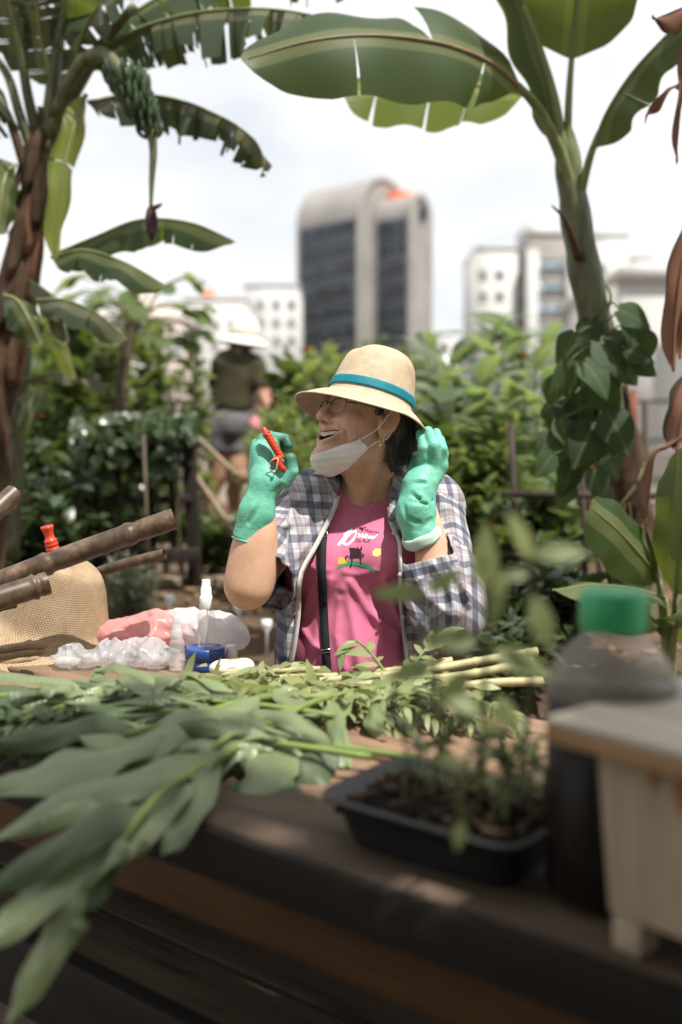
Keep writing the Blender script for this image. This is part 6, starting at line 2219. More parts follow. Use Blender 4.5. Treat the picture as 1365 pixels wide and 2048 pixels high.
bamboo(at(-420, 1345, 1.86), at(350, 1037, 1.98), .0215, 'longest bamboo pole crossing above the straw hat', (.22, .46, .66, .88))
bamboo(at(-300, 1330, 1.70), at(96, 1166, 1.86), .0225, 'short bamboo pole with open end in front of the straw hat', (.4, .93))
bamboo(at(-260, 1310, 1.55), at(30, 986, 1.78), .017, 'bamboo pole rising at the left frame edge with its open end up', (.5, .8))
bamboo(at(-220, 1180, 1.85), at(30, 1010, 2.02), .010, 'thin pale cane behind the rising bamboo pole at the left edge', (.6,))
bamboo(at(-200, 1290, 1.80), at(30, 1206, 1.95), .011, 'thin split cane under the short bamboo pole', (.6,))
bamboo(at(60, 1205, 2.26), at(330, 1108, 2.20), .012, 'pale cane lying behind the longest bamboo pole', (.5,))

M['redp'] = plain('bright_red_plastic', (0.62, 0.055, 0.020), 0.35, 0.5, 30, 0.1)
rt = thing('hand_tool', 'red ribbed plastic tool handle standing behind the straw hat', 'tool', tuple(at(135, 1250, 2.36)))
ax_ = norm(at(94, 1050, 2.34) - at(128, 1180, 2.36))
x_, y_, _ = frame_of(ax_)
prf = [(0, .001), (.0145, 0), (.0150, -.004), (.0125, -.010), (.0105, -.022), (.0108, -.032), (.0150, -.034), (.0150, -.038), (.0132, -.041)]
for k in range(7):
    z = -.044 - .010 * k
    prf += [(.0155, z), (.0158, z - .004), (.0138, z - .006), (.0138, z - .009)]
prf += [(.013, -.13), (0.0, -.131)]
V, F = lathe(prf, 20, at(94, 1052, 2.34), np.stack([x_, y_, ax_], 1)); MB().add(V, F).build('grip', M['redp'], rt, True)
V, F = tube([at(94, 1052, 2.34) - ax_ * .13, at(94, 1052, 2.34) - ax_ * .33], .006, 8); MB().add(V, F).build('shaft', M['metal'] if 'metal' in M else M['redp'], rt, True)


def blob(name, label, cat, f, lo, hi, h, mat, thick=None):
    o = link(name, sdf_mesh(name, f, lo, hi, h), mat)
    return tag(o, label, cat)


def film(name, c, a=0.5, rough=.25, trans=.5):
    t = NT(name)
    t.b.inputs['Base Color'].default_value = (*c, 1)
    t.b.inputs['Roughness'].default_value = rough
    t.b.inputs['Specular IOR Level'].default_value = .6
    tr = t.n('BsdfTranslucent'); tr.inputs['Color'].default_value = (*c, 1)
    ms = t.n('MixShader', Fac=trans)
    t.l(t.b.outputs[0], ms.inputs[1]); t.l(tr.outputs[0], ms.inputs[2])
    tp = t.n('BsdfTransparent')
    m2 = t.n('MixShader', Fac=1 - a)
    t.l(ms.outputs[0], m2.inputs[1]); t.l(tp.outputs[0], m2.inputs[2])
    t.l(m2.outputs[0], t.out.inputs['Surface'])
    t.bump(t.noise(26, 5, t.obj(), .6), .5, .01)
    return t.m


M['pinkbag'] = film('pink_plastic_film', (0.80, 0.42, 0.40), .92, .3, .45)
M['whitebag'] = film('white_plastic_film', (0.82, 0.80, 0.81), .80, .22, .45)
M['clearbag'] = film('clear_crinkled_film', (0.74, 0.76, 0.80), .42, .12, .25)
crk = lambda P, s, k=55: 0.011 * np.abs(sines(P, k, s, 6)) + .0045 * np.abs(sines(P, k * 2.5, s + 1, 5)) - .004
pc = at(282, 1275, 2.13); pc[2] = TZ + .042
pf_ = U(.02, ell(pc, (.116, .075, .031)), ell(pc + (.045, .01, .016), (.06, .06, .032)))
blob('plastic_bag', 'pink plastic bag lying beside the straw hat', 'bag', lambda P: np.maximum(pf_(P) + crk(P, 81), TZ + .002 - P[:, 2]), pc - .16, pc + .16, .004, M['pinkbag'])
wc = at(425, 1290, 2.14); wc[2] = TZ + .040
wf_ = U(.025, ell(wc, (.072, .06, .045)), ell(wc + (.025, 0, -.012), (.055, .05, .026)), ell(wc + (-.06, .01, .018), (.05, .05, .035)))
blob('plastic_bag', 'white translucent plastic bag behind the spray bottle', 'bag', lambda P: np.maximum(wf_(P) + crk(P, 83), TZ + .002 - P[:, 2]), wc - .15, wc + .15, .004, M['whitebag'])
cc = at(235, 1345, 1.98); cc[2] = TZ + .026
cf_ = U(.02, ell(cc, (.105, .05, .030)), ell(cc + (.07, .0, .002), (.06, .045, .026)), ell(cc + (-.09, -.01, -.008), (.045, .04, .02)))
blob('plastic_bag', 'clear crinkled plastic bag lying in front of the pink bag', 'bag', lambda P: np.maximum(cf_(P) + 1.5 * crk(P, 85, 60), TZ + .002 - P[:, 2]), cc - .18, cc + .18, .0035, M['clearbag'])

M['cap_w'] = plain('white_cap', (0.80, 0.79, 0.78), .35, .4, 30, .03)
M['bot'] = clear('clear_bottle', (.93, .90, .90), rough=.05, alpha=.22)
M['jar'] = plain('blue_plastic', (0.018, 0.062, 0.26), .35, .5, 30, .1)
M['label_w'] = plain('white_label', (0.72, 0.70, 0.68), .6, .3, 30, .05)
jc = at(411, 1343, 1.97); jc[2] = TZ
jar = thing('jar', 'squat blue plastic jar supporting the spray bottle', 'jar', tuple(jc))
V, F = lathe([(0, 0), (.036, 0), (.038, .003), (.038, .018), (.0365, .020)], 32, jc); MB().add(V, F).build('base', M['jar'], jar, True)
prf = [(.0365, .020), (.0395, .021), (.0395, .040), (.0375, .0435), (.034, .0440), (.033, .0425), (0, .0425)]
V, F = lathe(prf, 40, jc); MB().add(V, F).build('lid', M['jar'], jar, True)
bc = jc + (.003, .002, .0432)
sb = thing('spray_bottle', 'clear spray bottle with white nozzle standing on the blue jar', 'bottle', tuple(bc))
V, F = lathe([(0, .0005), (.0165, .001), (.018, .004), (.018, .068), (.016, .074), (.011, .078), (.010, .084)], 28, bc); MB().add(V, F).build('bottle', M['bot'], sb, True)
V, F = lathe([(.0125, .078), (.0135, .080), (.0135, .100), (.012, .103), (.0105, .104), (.0105, .120), (.0088, .121), (.0085, .133), (.0075, .136), (0, .1365)], 24, bc); MB().add(V, F).build('nozzle', M['cap_w'], sb, True)
V, F = tube([bc + (0, 0, .006), bc + (0.002, 0, .08)], .0016, 6); MB().add(V, F).build('dip_tube', M['cap_w'], sb, True)
b2c = at(355, 1345, 1.95); b2c[2] = TZ
s2 = thing('spray_bottle', 'small clear spray bottle left of the blue jar', 'bottle', tuple(b2c))
V, F = lathe([(0, .0005), (.014, .001), (.0155, .004), (.0155, .055), (.013, .062), (.009, .066)], 24, b2c); MB().add(V, F).build('bottle', M['bot'], s2, True)
V, F = lathe([(.0105, .062), (.0115, .064), (.0115, .082), (.009, .084), (.0085, .100), (.0065, .112), (0, .113)], 20, b2c); MB().add(V, F).build('nozzle', film('cloudy_cap', (.8, .78, .78), .7, .3, .4), s2, True)
wb = at(463, 1343, 2.0); wb[2] = TZ
o = thing('pill_bottle', 'small white bottle right of the blue jar', 'bottle', tuple(wb))
V, F = lathe([(0, 0), (.012, 0), (.013, .003), (.013, .026), (.010, .030)], 20, wb); MB().add(V, F).build('bottle', M['label_w'], o, True)
V, F = lathe([(.011, .029), (.0115, .040), (0, .0405)], 20, wb); MB().add(V, F).build('cap', M['cap_w'], o, True)
oc = at(462, 1352, 1.88); oc[2] = TZ + .022
of_ = U(.01, ell(oc, (.040, .022, .017)), ell(oc + (.022, 0, .003), (.022, .018, .015)))
t_ = NT('pale_flesh_orange_rind')
_g = t_.noise(18, 3, t_.obj())
t_.l(t_.ramp(_g, [(.40, (.80, .36, .08)), (.50, (.85, .78, .64))]), t_.b.inputs['Base Color'])
t_.b.inputs['Roughness'].default_value = .45
blob('squash_piece', 'pale piece of squash with orange rind beside the blue jar', 'vegetable', lambda P: of_(P) + .002 * sines(P, 120, 88), oc - .07, oc + .07, .0025, t_.m)

# ---- cut herbs --------------------------------------------------------------------
M['sage'] = leafmat('pale_sage_leaf', (0.080, 0.146, 0.072), (0.2, 0.34, 0.10), 0.24, 0.36, 0.8, vein=.9, var=.5)
M['sage_d'] = leafmat('deep_green_leaf', (0.040, 0.080, 0.036), (0.14, 0.2, 0.06), 0.18, 0.45, 0.4, vein=.5, var=.25)
M['herb_l'] = leafmat('fresh_pale_leaflet', (0.30, 0.34, 0.16), (0.5, 0.55, 0.2), 0.3, 0.45, 0.4, var=.25)
M['herb_g'] = leafmat('green_leaflet', (0.11, 0.14, 0.06), None, 0.3, 0.5, 0.35, var=.35)
M['cutstem'] = plain('pale_cut_stem', (0.42, 0.38, 0.20), .5, .35, 20, .2)
M['greenstem'] = plain('fresh_green_stem', (0.15, 0.21, 0.055), .5, .35, 20, .2)


def bigleaf(parent, pts, half_px, mat, up=(0, -.55, .85), droop=(.2, .2), seed=0, lobes=0.0, tip=.03):
    P = [at(*p) for p in pts]
    ym = np.mean([p[2] for p in pts])
    rs_ = np.random.default_rng(seed)
    n = 26
    S = smooth_path(P, n)
    T_ = norm(np.gradient(S, axis=0)); SD = norm(np.cross(T_, np.asarray(up, float))); NN = np.cross(SD, T_)
    tt = np.linspace(0, 1, n)
    w0 = np.interp(tt, [0, .08, .3, .55, .8, .94, 1], [.12, .45, .9, 1, .68, .28, tip]) * half_px / FPX * ym
    V, UV, F = [], [], []
    m = 4
    ph = rs_.uniform(0, 6.28)
    for i in range(n):
        for b in range(-m, m + 1):
            q = b / m
            w = w0[i] * (1 + lobes * math.sin(tt[i] * 19 + ph + (1.1 if b < 0 else 0)) * abs(q))
            dr = droop[0] if b > 0 else droop[1]
            an = dr * (abs(q) * 1.4) + .10 * math.sin(7 * tt[i] + ph)
            V.append(S[i] + SD[i] * w * q * math.cos(an) - NN[i] * w * abs(q) * math.sin(an) + NN[i] * .006 * math.sin(13 * tt[i] + 2 * q + ph) * abs(q))
            UV.append((w * q, tt[i] * .3))
    k = 2 * m + 1
    F = [(i * k + b, i * k + b + 1, (i + 1) * k + b + 1, (i + 1) * k + b) for i in range(n - 1) for b in range(k - 1)]
    me = np_mesh('leaf', np.array(V), [np.array(F)], True, {'suv': np.array(UV), 'rnd': np.full(len(V), rs_.uniform())})
    return link('leaf', me, mat, parent)


def stempx(parent, pts, r0, r1, mat, name='stem'):
    P = smooth_path([at(*p) for p in pts], 24)
    V, F = tube(P, np.linspace(r0, r1, 24), 9)
    return MB().add(V, F).build(name, mat, parent, True)


def branch(label, stem, leaves, r=(.006, .004), smat='greenstem', grp='cut leafy branches on the table'):
    b = at(*stem[0])
    t = thing('leafy_branch', label, 'branch', (b[0], b[1], TZ), grp)
    stempx(t, stem, r[0], r[1], M[smat])
    for i, (pts, hw, mt, kw) in enumerate(leaves):
        bigleaf(t, pts, hw, M[mt], seed=int(pts[0][0] + pts[0][1]), **kw)
    return t


S_, D_ = 'sage', 'sage_d'
branch('branch whose long grey green leaves hang over the near table edge', [(640, 1410, 1.55), (520, 1440, 1.40), (420, 1500, 1.28), (380, 1560, 1.2)], [
    ([(440, 1500, 1.28), (330, 1545, 1.2), (170, 1590, 1.13), (-40, 1690, 1.06)], 51, S_, {}),
    ([(430, 1500, 1.27), (340, 1585, 1.18), (225, 1690, 1.09), (95, 1800, 1.03)], 50, S_, {}),
    ([(440, 1530, 1.25), (400, 1600, 1.18), (350, 1670, 1.13), (322, 1715, 1.11)], 31, S_, {}),
    ([(300, 1600, 1.16), (180, 1710, 1.07), (70, 1800, 1.01), (-40, 1900, .97)], 57, S_, {}),
    ([(260, 1660, 1.10), (210, 1740, 1.06), (150, 1800, 1.03), (40, 1830, 1.0)], 37, D_, {})])
branch('branch with the longest pointed leaf dangling to the picture bottom', [(500, 1480, 1.36), (330, 1580, 1.16), (220, 1720, 1.06), (160, 1800, 1.02)], [
    ([(170, 1770, 1.02), (120, 1860, 1.0), (70, 1950, .99), (8, 2052, .98)], 42, S_, dict(up=(-.3, -.9, .2))),
    ([(190, 1760, 1.03), (240, 1700, 1.05), (270, 1690, 1.06), (300, 1700, 1.07)], 23, S_, {}),
    ([(180, 1770, 1.02), (150, 1820, 1.01), (160, 1850, 1.0), (180, 1850, 1.0)], 16, S_, {}),
    ([(300, 1610, 1.14), (200, 1640, 1.08), (80, 1720, 1.03), (-60, 1790, 1.0)], 46, D_, {})])
branch('branch with broad pale leaves lying across the left of the table', [(620, 1385, 1.60), (500, 1400, 1.50), (360, 1440, 1.36), (250, 1470, 1.3)], [
    ([(480, 1430, 1.42), (360, 1450, 1.34), (250, 1490, 1.27), (150, 1470, 1.25)], 52, S_, dict(lobes=.12)),
    ([(330, 1480, 1.30), (200, 1510, 1.22), (80, 1555, 1.16), (-40, 1580, 1.12)], 57, S_, dict(lobes=.1)),
    ([(520, 1400, 1.48), (450, 1420, 1.42), (400, 1440, 1.38), (340, 1430, 1.37)], 44, S_, dict(lobes=.2)),
    ([(470, 1440, 1.40), (500, 1480, 1.34), (470, 1500, 1.32), (430, 1490, 1.31)], 31, S_, dict(lobes=.2)),
    ([(300, 1470, 1.33), (180, 1450, 1.30), (90, 1470, 1.28), (-30, 1480, 1.26)], 39, D_, {})])
branch('branch with wavy lobed leaves drooping at the table edge below the woman', [(760, 1375, 1.62), (640, 1400, 1.53), (560, 1440, 1.42), (520, 1480, 1.36)], [
    ([(560, 1470, 1.38), (545, 1530, 1.30), (530, 1580, 1.26), (522, 1628, 1.24)], 65, S_, dict(lobes=.22, up=(0, -.8, .6))),
    ([(620, 1440, 1.42), (630, 1500, 1.35), (615, 1550, 1.31), (595, 1600, 1.29)], 54, D_, dict(lobes=.15, up=(0, -.8, .6))),
    ([(540, 1440, 1.42), (470, 1470, 1.36), (430, 1520, 1.31), (400, 1560, 1.28)], 44, D_, {}),
    ([(600, 1440, 1.42), (570, 1490, 1.36), (560, 1540, 1.31), (500, 1560, 1.28)], 39, S_, dict(lobes=.25))])
branch('branch with curled pale leaves in front of the pink tee', [(820, 1360, 1.68), (760, 1375, 1.62), (700, 1385, 1.58), (640, 1400, 1.53)], [
    ([(715, 1385, 1.56), (672, 1420, 1.50), (668, 1480, 1.42), (700, 1545, 1.36)], 30, S_, dict(lobes=.15, up=(-.4, -.8, .4))),
    ([(690, 1440, 1.48), (690, 1490, 1.42), (690, 1520, 1.38), (672, 1550, 1.36)], 26, S_, dict(lobes=.1, up=(.4, -.8, .4))),
    ([(765, 1385, 1.58), (745, 1420, 1.53), (752, 1450, 1.49), (778, 1470, 1.47)], 24, S_, dict(up=(-.3, -.8, .4))),
    ([(610, 1400, 1.53), (570, 1390, 1.54), (600, 1420, 1.49), (640, 1430, 1.47)], 26, S_, dict(lobes=.2))])
branch('single large bright green leaf lying crosswise behind the pale leaves', [(760, 1395, 1.58), (680, 1400, 1.57), (600, 1392, 1.57)], [
    ([(620, 1395, 1.57), (520, 1378, 1.58), (420, 1358, 1.60), (300, 1360, 1.60)], 30, 'ban_pale', dict(droop=(.5, .5)))], (.007, .006))
rs = np.random.default_rng(77)
for k in range(7):
    x0 = 330 - 60 * k + rs.uniform(-20, 20)
    y0 = 1400 + 14 * (k % 3)
    Y0 = 1.52 - .02 * k
    lv = []
    for j in range(6):
        x = x0 - 26 * j + rs.uniform(-10, 10); y = y0 + 9 * j + rs.uniform(-8, 8); Y = Y0 - .02 * j
        a = rs.uniform(-.9, .9)
        lv.append(([(x, y, Y), (x - 34 * math.cos(a), y + 30 * math.sin(a), Y - .02), (x - 70 * math.cos(a), y + 62 * math.sin(a) + 12, Y - .04), (x - 105 * math.cos(a), y + 80 * math.sin(a) + 30, Y - .06)], rs.uniform(14, 24), 'sage_d' if j % 3 else 'sage', {}))
    branch('dark leafy sprig in the heap at the left end of the table', [(x0 + 60, y0 - 10, Y0 + .02), (x0, y0, Y0), (x0 - 120, y0 + 40, Y0 - .1)], lv, (.004, .002), grp='dark leafy sprigs heaped at the left')

# long narrow leaves layered over the left of the table and its near edge
def worldleaf(parent, base, ds, dn, ln, hw, mat, seed, lift):
    """leaf starting at table coordinates base=(s, n, z); runs along (ds, dn) and droops past the near edge"""
    rs_ = np.random.default_rng(seed)
    d = np.array([ds, dn]) / math.hypot(ds, dn)
    P = []
    bend = rs_.uniform(-.5, .5)
    for k in range(7):
        f = k / 6
        a = bend * f
        e = np.array([d[0] * math.cos(a) - d[1] * math.sin(a), d[0] * math.sin(a) + d[1] * math.cos(a)])
        s_, nn_ = base[0] + e[0] * ln * f, base[1] + e[1] * ln * f
        over = max(0, -nn_ + .01)
        z = base[2] + lift * math.sin(math.pi * min(1, f * .8)) - f * f * .02 - 1.5 * over ** 1.25
        if nn_ > 0: z = max(z, .006 + .004 * rs_.uniform())
        P.append(T(s_, nn_, z))
    S = smooth_path(P, 22)
    up = norm(np.array([rs_.normal() * .25, -.35 + rs_.normal() * .25, .9]))
    T_ = norm(np.gradient(S, axis=0)); SD = norm(np.cross(T_, up)); NN = np.cross(SD, T_)
    tt = np.linspace(0, 1, 22)
    w0 = np.interp(tt, [0, .06, .25, .5, .75, .92, 1], [.10, .35, .82, 1, .78, .32, .02]) * hw
    V, UV = [], []
    ph = rs_.uniform(0, 6.28)
    for i in range(22):
        for b in range(-3, 4):
            q = b / 3
            w = w0[i] * (1 + .10 * math.sin(tt[i] * 23 + ph + (1 if b < 0 else 0)) * abs(q))
            an = (.30 * abs(q)) + .15 * math.sin(6 * tt[i] + ph)
            V.append(S[i] + SD[i] * w * q * math.cos(an) - NN[i] * w * abs(q) * math.sin(an) + NN[i] * .004 * math.sin(15 * tt[i] + 2 * q + ph) * abs(q))
            UV.append((w * q, tt[i] * .3))
    F = [(i * 7 + b, i * 7 + b + 1, (i + 1) * 7 + b + 1, (i + 1) * 7 + b) for i in range(21) for b in range(6)]
    me = np_mesh('leaf', np.array(V), [np.array(F)], True, {'suv': np.array(UV), 'rnd': np.full(len(V), rs_.uniform())})
    return link('leaf', me, mat, parent)


rs = np.random.default_rng(101)
lbs = [(.10, .18, 'long leaved branch draped over the table edge just left of the bare wood'), (.14, .12, 'long leaved branch hanging over the near edge at the middle of the heap'), (.28, .22, 'long leaved branch lying on top of the heap below the squash piece'),
       (.30, .10, 'long leaved branch hanging over the near edge at the left of the heap'), (.40, .20, 'long leaved branch lying behind the hanging leaves'), (.46, .14, 'long leaved branch at the left frame edge'), ]
for bi, (s0, n0, lab) in enumerate(lbs):
    t = thing('leafy_branch', lab, 'branch', tuple(T(s0, n0, 0)), 'cut leafy branches on the table')
    z0 = .022 + .010 * (bi % 4)
    stp = [T(s0 - .22, n0 + .12, z0), T(s0 - .08, n0 + .05, z0 + .012), T(s0 + .06, n0 - .01, z0 + .006)]
    V, F = tube(smooth_path(stp, 16), np.linspace(.0055, .003, 16), 7); MB().add(V, F).build('stem', M['greenstem'], t, True)
    for k in range(9):
        f = k / 8
        b = (s0 - .12 + .18 * f + rs.normal() * .015, n0 + .07 - .08 * f + rs.normal() * .015, z0 + .004 + rs.uniform(0, .02))
        ang = rs.normal() * .45 + (.55 if k % 2 else -.35)
        worldleaf(t, b, math.cos(ang) * .85 + .15, -abs(math.sin(ang + .65)) if k % 3 else math.sin(ang) * .4, rs.uniform(.16, .29), rs.uniform(.010, .017), M[('sage', 'sage_d', 'sage')[k % 3]], bi * 40 + k, rs.uniform(.005, .035))

# pinnate sprigs, sunlit, across the far side of the table
lm = geo_mesh('leaflet', leaf_geo('lance', 4, 1, .16, .2, .6), M['herb_l'])
lm2 = geo_mesh('leaflet', leaf_geo('lance', 4, 1, .17, .2, .6), M['herb_g'])


def sprig(label, pts, nl, size, me, grp='pinnate sprigs on the far side of the table'):
    P = smooth_path([at(*p) for p in pts], 30)
    t = thing('herb_sprig', label, 'herb', (P[0][0], P[0][1], TZ), grp)
    V, F = tube(P, np.linspace(.0035, .0012, 30), 6); MB().add(V, F).build('stem', M['greenstem'], t, True)
    Tn = norm(np.gradient(P, axis=0))
    for k in range(nl):
        i = int(6 + 22 * k / (nl - 1))
        sd = norm(np.cross(Tn[i], (0, 0, 1))) * (1 if k % 2 else -1)
        d = Tn[i] * .7 + sd * rs.uniform(.5, 1.0) + np.array([0, 0, rs.uniform(-.5, .15)])
        put('leaflet', me, t, P[i], d, (rs.normal() * .3, -.5, .9), size * rs.uniform(.75, 1.15), rs.uniform(.9, 1.2))
    return t


sl = 'sunlit pinnate sprig among the cut herbs before the pink tee'
sprig('arching sprig with pale drooping leaflets against the pink tee', [(790, 1372, 1.72), (745, 1310, 1.76), (712, 1282, 1.78), (684, 1300, 1.78)], 14, .052, lm)
sprig('sprig rising before the woman\'s plaid sleeve at right', [(800, 1370, 1.72), (835, 1320, 1.75), (862, 1285, 1.77), (880, 1265, 1.78)], 14, .045, lm)
sprig('sprig bending over the lower edge of the open plaid shirt', [(700, 1372, 1.76), (650, 1345, 1.80), (600, 1325, 1.82), (560, 1335, 1.82)], 14, .05, lm)
for k in range(16):
    x = 470 + 28 * k + rs.uniform(-18, 18); y = 1362 + rs.uniform(-8, 30); Y = 1.78 - .008 * k
    a = rs.uniform(-.3, .3)
    sprig(sl, [(x + 60, y + 6, Y), (x + 20, y - 8 - 8 * abs(a), Y), (x - 30, y - 4 + 20 * a, Y), (x - 80, y + 16 + 24 * a, Y - .02)], 12, rs.uniform(.04, .06), lm if k % 3 else lm2, 'sunlit pinnate sprigs before the pink tee')
for k in range(10):
    x = 120 + 55 * k + rs.uniform(-18, 18); y = 1400 + rs.uniform(-10, 20); Y = 1.62
    sprig('green pinnate sprig in the heap behind the broad leaves', [(x + 70, y, Y), (x + 20, y - 14, Y), (x - 30, y, Y - .02), (x - 80, y + 24, Y - .06)], 12, rs.uniform(.05, .07), lm2, 'green pinnate sprigs behind the broad leaves')
# loose leaflets fallen between the sprigs
N = 900
q = rs.uniform(0, 1, N)
px_, py_ = 380 + 560 * q + rs.normal(size=N) * 20, 1372 + rs.normal(size=N) * 16
Pp = np.array([at(x, y, 1.66 + rs.uniform(-.12, .16)) for x, y in zip(px_, py_)])
Pp[:, 2] = np.clip(Pp[:, 2], TZ + .006, TZ + .05)
inside = ((Pp - E0) @ tn < .63) & ((Pp - E0) @ tn > .06)
Pp = Pp[inside]
o = scatter('cut_leaves', leaf_geo('lance', 3, 1, .17, .2, .5), Pp, norm(rs.normal(size=Pp.shape) * (1, 1, .25)), norm(np.array([0, 0, 1.]) + rs.normal(size=Pp.shape) * .4), rs.uniform(.025, .055, len(Pp)), M['herb_l'], None)
tag(o, kind='stuff')

# cut cane-like stems pointing right
st_ = [([(1075, 1303, 1.76), (960, 1322, 1.75), (820, 1345, 1.72), (640, 1362, 1.70)], .0085, 'uppermost pale cut stem with its end jutting to the right'),
       ([(1066, 1322, 1.70), (960, 1345, 1.69), (820, 1362, 1.68), (660, 1372, 1.66)], .0080, 'second pale cut stem just below the uppermost one'),
       ([(1085, 1363, 1.66), (980, 1366, 1.65), (820, 1384, 1.62), (680, 1392, 1.60)], .0078, 'thin pale cut stem reaching farthest right over the table edge'),
       ([(908, 1378, 1.62), (820, 1388, 1.61), (720, 1392, 1.60), (620, 1398, 1.58)], .0095, 'short thick pale stem with whitish cut end'),
       ([(905, 1322, 1.78), (800, 1340, 1.77), (680, 1352, 1.76), (560, 1356, 1.75)], .0080, 'pale stem lying close to the pink tee'),
       ([(640, 1338, 1.80), (560, 1342, 1.80), (500, 1344, 1.80), (440, 1350, 1.80)], .0055, 'thin stem near the squash piece')]
for pts, r, lab in st_:
    t = thing('cut_stem', lab, 'stem', (at(*pts[0])[0], at(*pts[0])[1], TZ), 'pale cut stems on the herb heap')
    P = smooth_path([at(*p) for p in pts], 60)
    tq = np.linspace(0, 1, 60)
    rr = r * (1 - .25 * tq)
    for c in (.05, .21, .36, .55, .75): rr = rr + r * .16 * np.exp(-((tq - c) / .008) ** 2)
    V, F = tube(P, rr, 10, False); MB().add(V, F).build('stalk', M['cutstem'], t, True)
    V, F = tube([P[0], P[0] + (P[0] - P[1]) * .05], rr[0] * .98, 10); MB().add(V, F).build('cut_end', M['label_w'], t, False)

# ---- right: soil tray with seedlings, jug, bee box -----------------------------------
M['blackp'] = plain('black_plastic', (0.018, 0.018, 0.020), .38, .5, 12, .3)
M['potsoil'] = plain('potting_soil', (0.026, 0.019, 0.015), .95, .1, 20, .5, .9, 60)
ty = math.atan2(tu[1], tu[0])
tc_ = onz(905, 1610, TZ + .05); tc_[2] = TZ
tray = thing('seed_tray', 'black plastic seed tray of dark soil on the near table edge', 'tray', tuple(tc_), None, ty)


def rr_ring(L_, W_, r, z, n=6):
    out = []
    for cx, cy, a0 in ((L_ / 2 - r, W_ / 2 - r, 0), (-L_ / 2 + r, W_ / 2 - r, 90), (-L_ / 2 + r, -W_ / 2 + r, 180), (L_ / 2 - r, -W_ / 2 + r, 270)):
        for k in range(n):
            a = R(a0 + 90 * k / (n - 1)); out.append((cx + r * math.cos(a), cy + r * math.sin(a), z))
    return out


rings = [rr_ring(.20, .125, .025, .001), rr_ring(.215, .140, .025, .02), rr_ring(.240, .160, .03, .058), rr_ring(.262, .182, .035, .060), rr_ring(.264, .184, .035, .055), rr_ring(.258, .178, .035, .055), rr_ring(.237, .157, .029, .056)]
rings += [rr_ring(.21, .135, .025, .02), rr_ring(.196, .121, .025, .006)]
m_ = len(rings[0])
V = np.array(sum(rings, [])) @ TM.T + tc_
F = [(i * m_ + k, i * m_ + (k + 1) % m_, (i + 1) * m_ + (k + 1) % m_, (i + 1) * m_ + k) for i in range(len(rings) - 1) for k in range(m_)]
mbt = MB().add(V, F)
mbt.add(np.array(rings[0] + [(0, 0, .001)]) @ TM.T + tc_, [((k + 1) % m_, k, m_) for k in range(m_)])
mbt.build('tray', M['blackp'], tray, True)
sg = []
for i in range(24):
    for j in range(18):
        sg.append((-.112 + .224 * i / 23, -.073 + .146 * j / 17, .044 + .006 * math.sin(i * 1.3 + j) + rs.uniform(-.005, .006)))
V = np.array(sg) @ TM.T + tc_
link('soil', np_mesh('soil', V, [np.array([(i * 18 + j, (i + 1) * 18 + j, (i + 1) * 18 + j + 1, i * 18 + j + 1) for i in range(23) for j in range(17)])]), M['potsoil'], tray)
mbx = MB()
for k in range(90):
    p = TM @ np.array([rs.uniform(-.105, .105), rs.uniform(-.065, .065), .050 + rs.uniform(0, .012)]) + tc_
    V, F = box(p, (rs.uniform(.008, .03), rs.uniform(.004, .01), .003), np.array(Matrix.Rotation(rs.uniform(0, 3.1), 3, 'Z') @ Matrix.Rotation(rs.uniform(-.5, .5), 3, 'X')))
    mbx.add(V, F)
o = mbx.build('mulch', plain('dark_mulch', (0.085, 0.058, 0.038), 0.9, 0.1, 9, 0.5), tray); o['kind'] = 'stuff'
slm = geo_mesh('leaf', leaf_geo('lance', 5, 2, .19, .2, .7), leafmat('seedling_leaf', (0.21, 0.25, 0.11), (0.5, 0.58, 0.2), .35, .5, .35, var=.25))
sdl = [('tall thin seedling with upright yellowish leaves in the tray', [(962, 1590, .98), (968, 1400, .95), (975, 1230, .86), (972, 1110, .84)],
        [(968, 1180, .84, 0, 1.0, .062), (975, 1250, .86, .25, .9, .05), (985, 1300, .86, .9, -.3, .06), (955, 1290, .86, -.9, .2, .055), (940, 1340, .88, -.5, -.6, .05), (990, 1390, .88, .5, -.7, .05)]),
       ('seedling with wide spread leaves at the right of the tray', [(1040, 1560, .98), (1060, 1380, .95), (1062, 1220, .86), (1065, 1120, .84)],
        [(1060, 1110, .84, .95, .15, .052), (1062, 1120, .84, -.35, .95, .05), (1066, 1190, .84, .3, -.9, .055), (1058, 1150, .84, -.9, .1, .035)]),
       ('low seedling with grey leaves leaning left in the tray', [(900, 1590, .98), (880, 1420, .95), (868, 1300, .88), (850, 1190, .86)],
        [(850, 1190, .86, -.9, .1, .05), (856, 1185, .86, .7, .5, .04), (866, 1280, .88, .9, .1, .045), (870, 1330, .88, -.9, -.2, .05), (890, 1390, .88, .7, -.2, .045)]),
       ('short bent seedling at the near rim of the tray', [(930, 1640, .86), (920, 1560, .84), (945, 1500, .84), (960, 1460, .84)],
        [(960, 1460, .84, .8, .5, .03), (930, 1530, .84, -.8, .3, .03), (925, 1640, .84, -.2, -.9, .03)]),
       ('dry looking twig standing in the tray', [(865, 1590, 1.0), (880, 1500, .98), (905, 1440, .97), (920, 1420, .96)], [(905, 1440, .97, .7, .5, .03)])]
for lab, stem, lv in sdl:
    b = at(*stem[0])
    t = thing('seedling', lab, 'plant', tuple(b), 'seedlings in the black tray')
    stempx(t, stem, .0032, .0018, M['stalk'] if 'stalk' in M else M['greenstem'])
    for (x, y, Y, dx, dz, s) in lv:
        p = at(x, y, Y)
        put('leaf', slm, t, p, (dx, rs.uniform(-.35, .1), dz), (rs.normal() * .2, -.8, .5), s, 1.0)

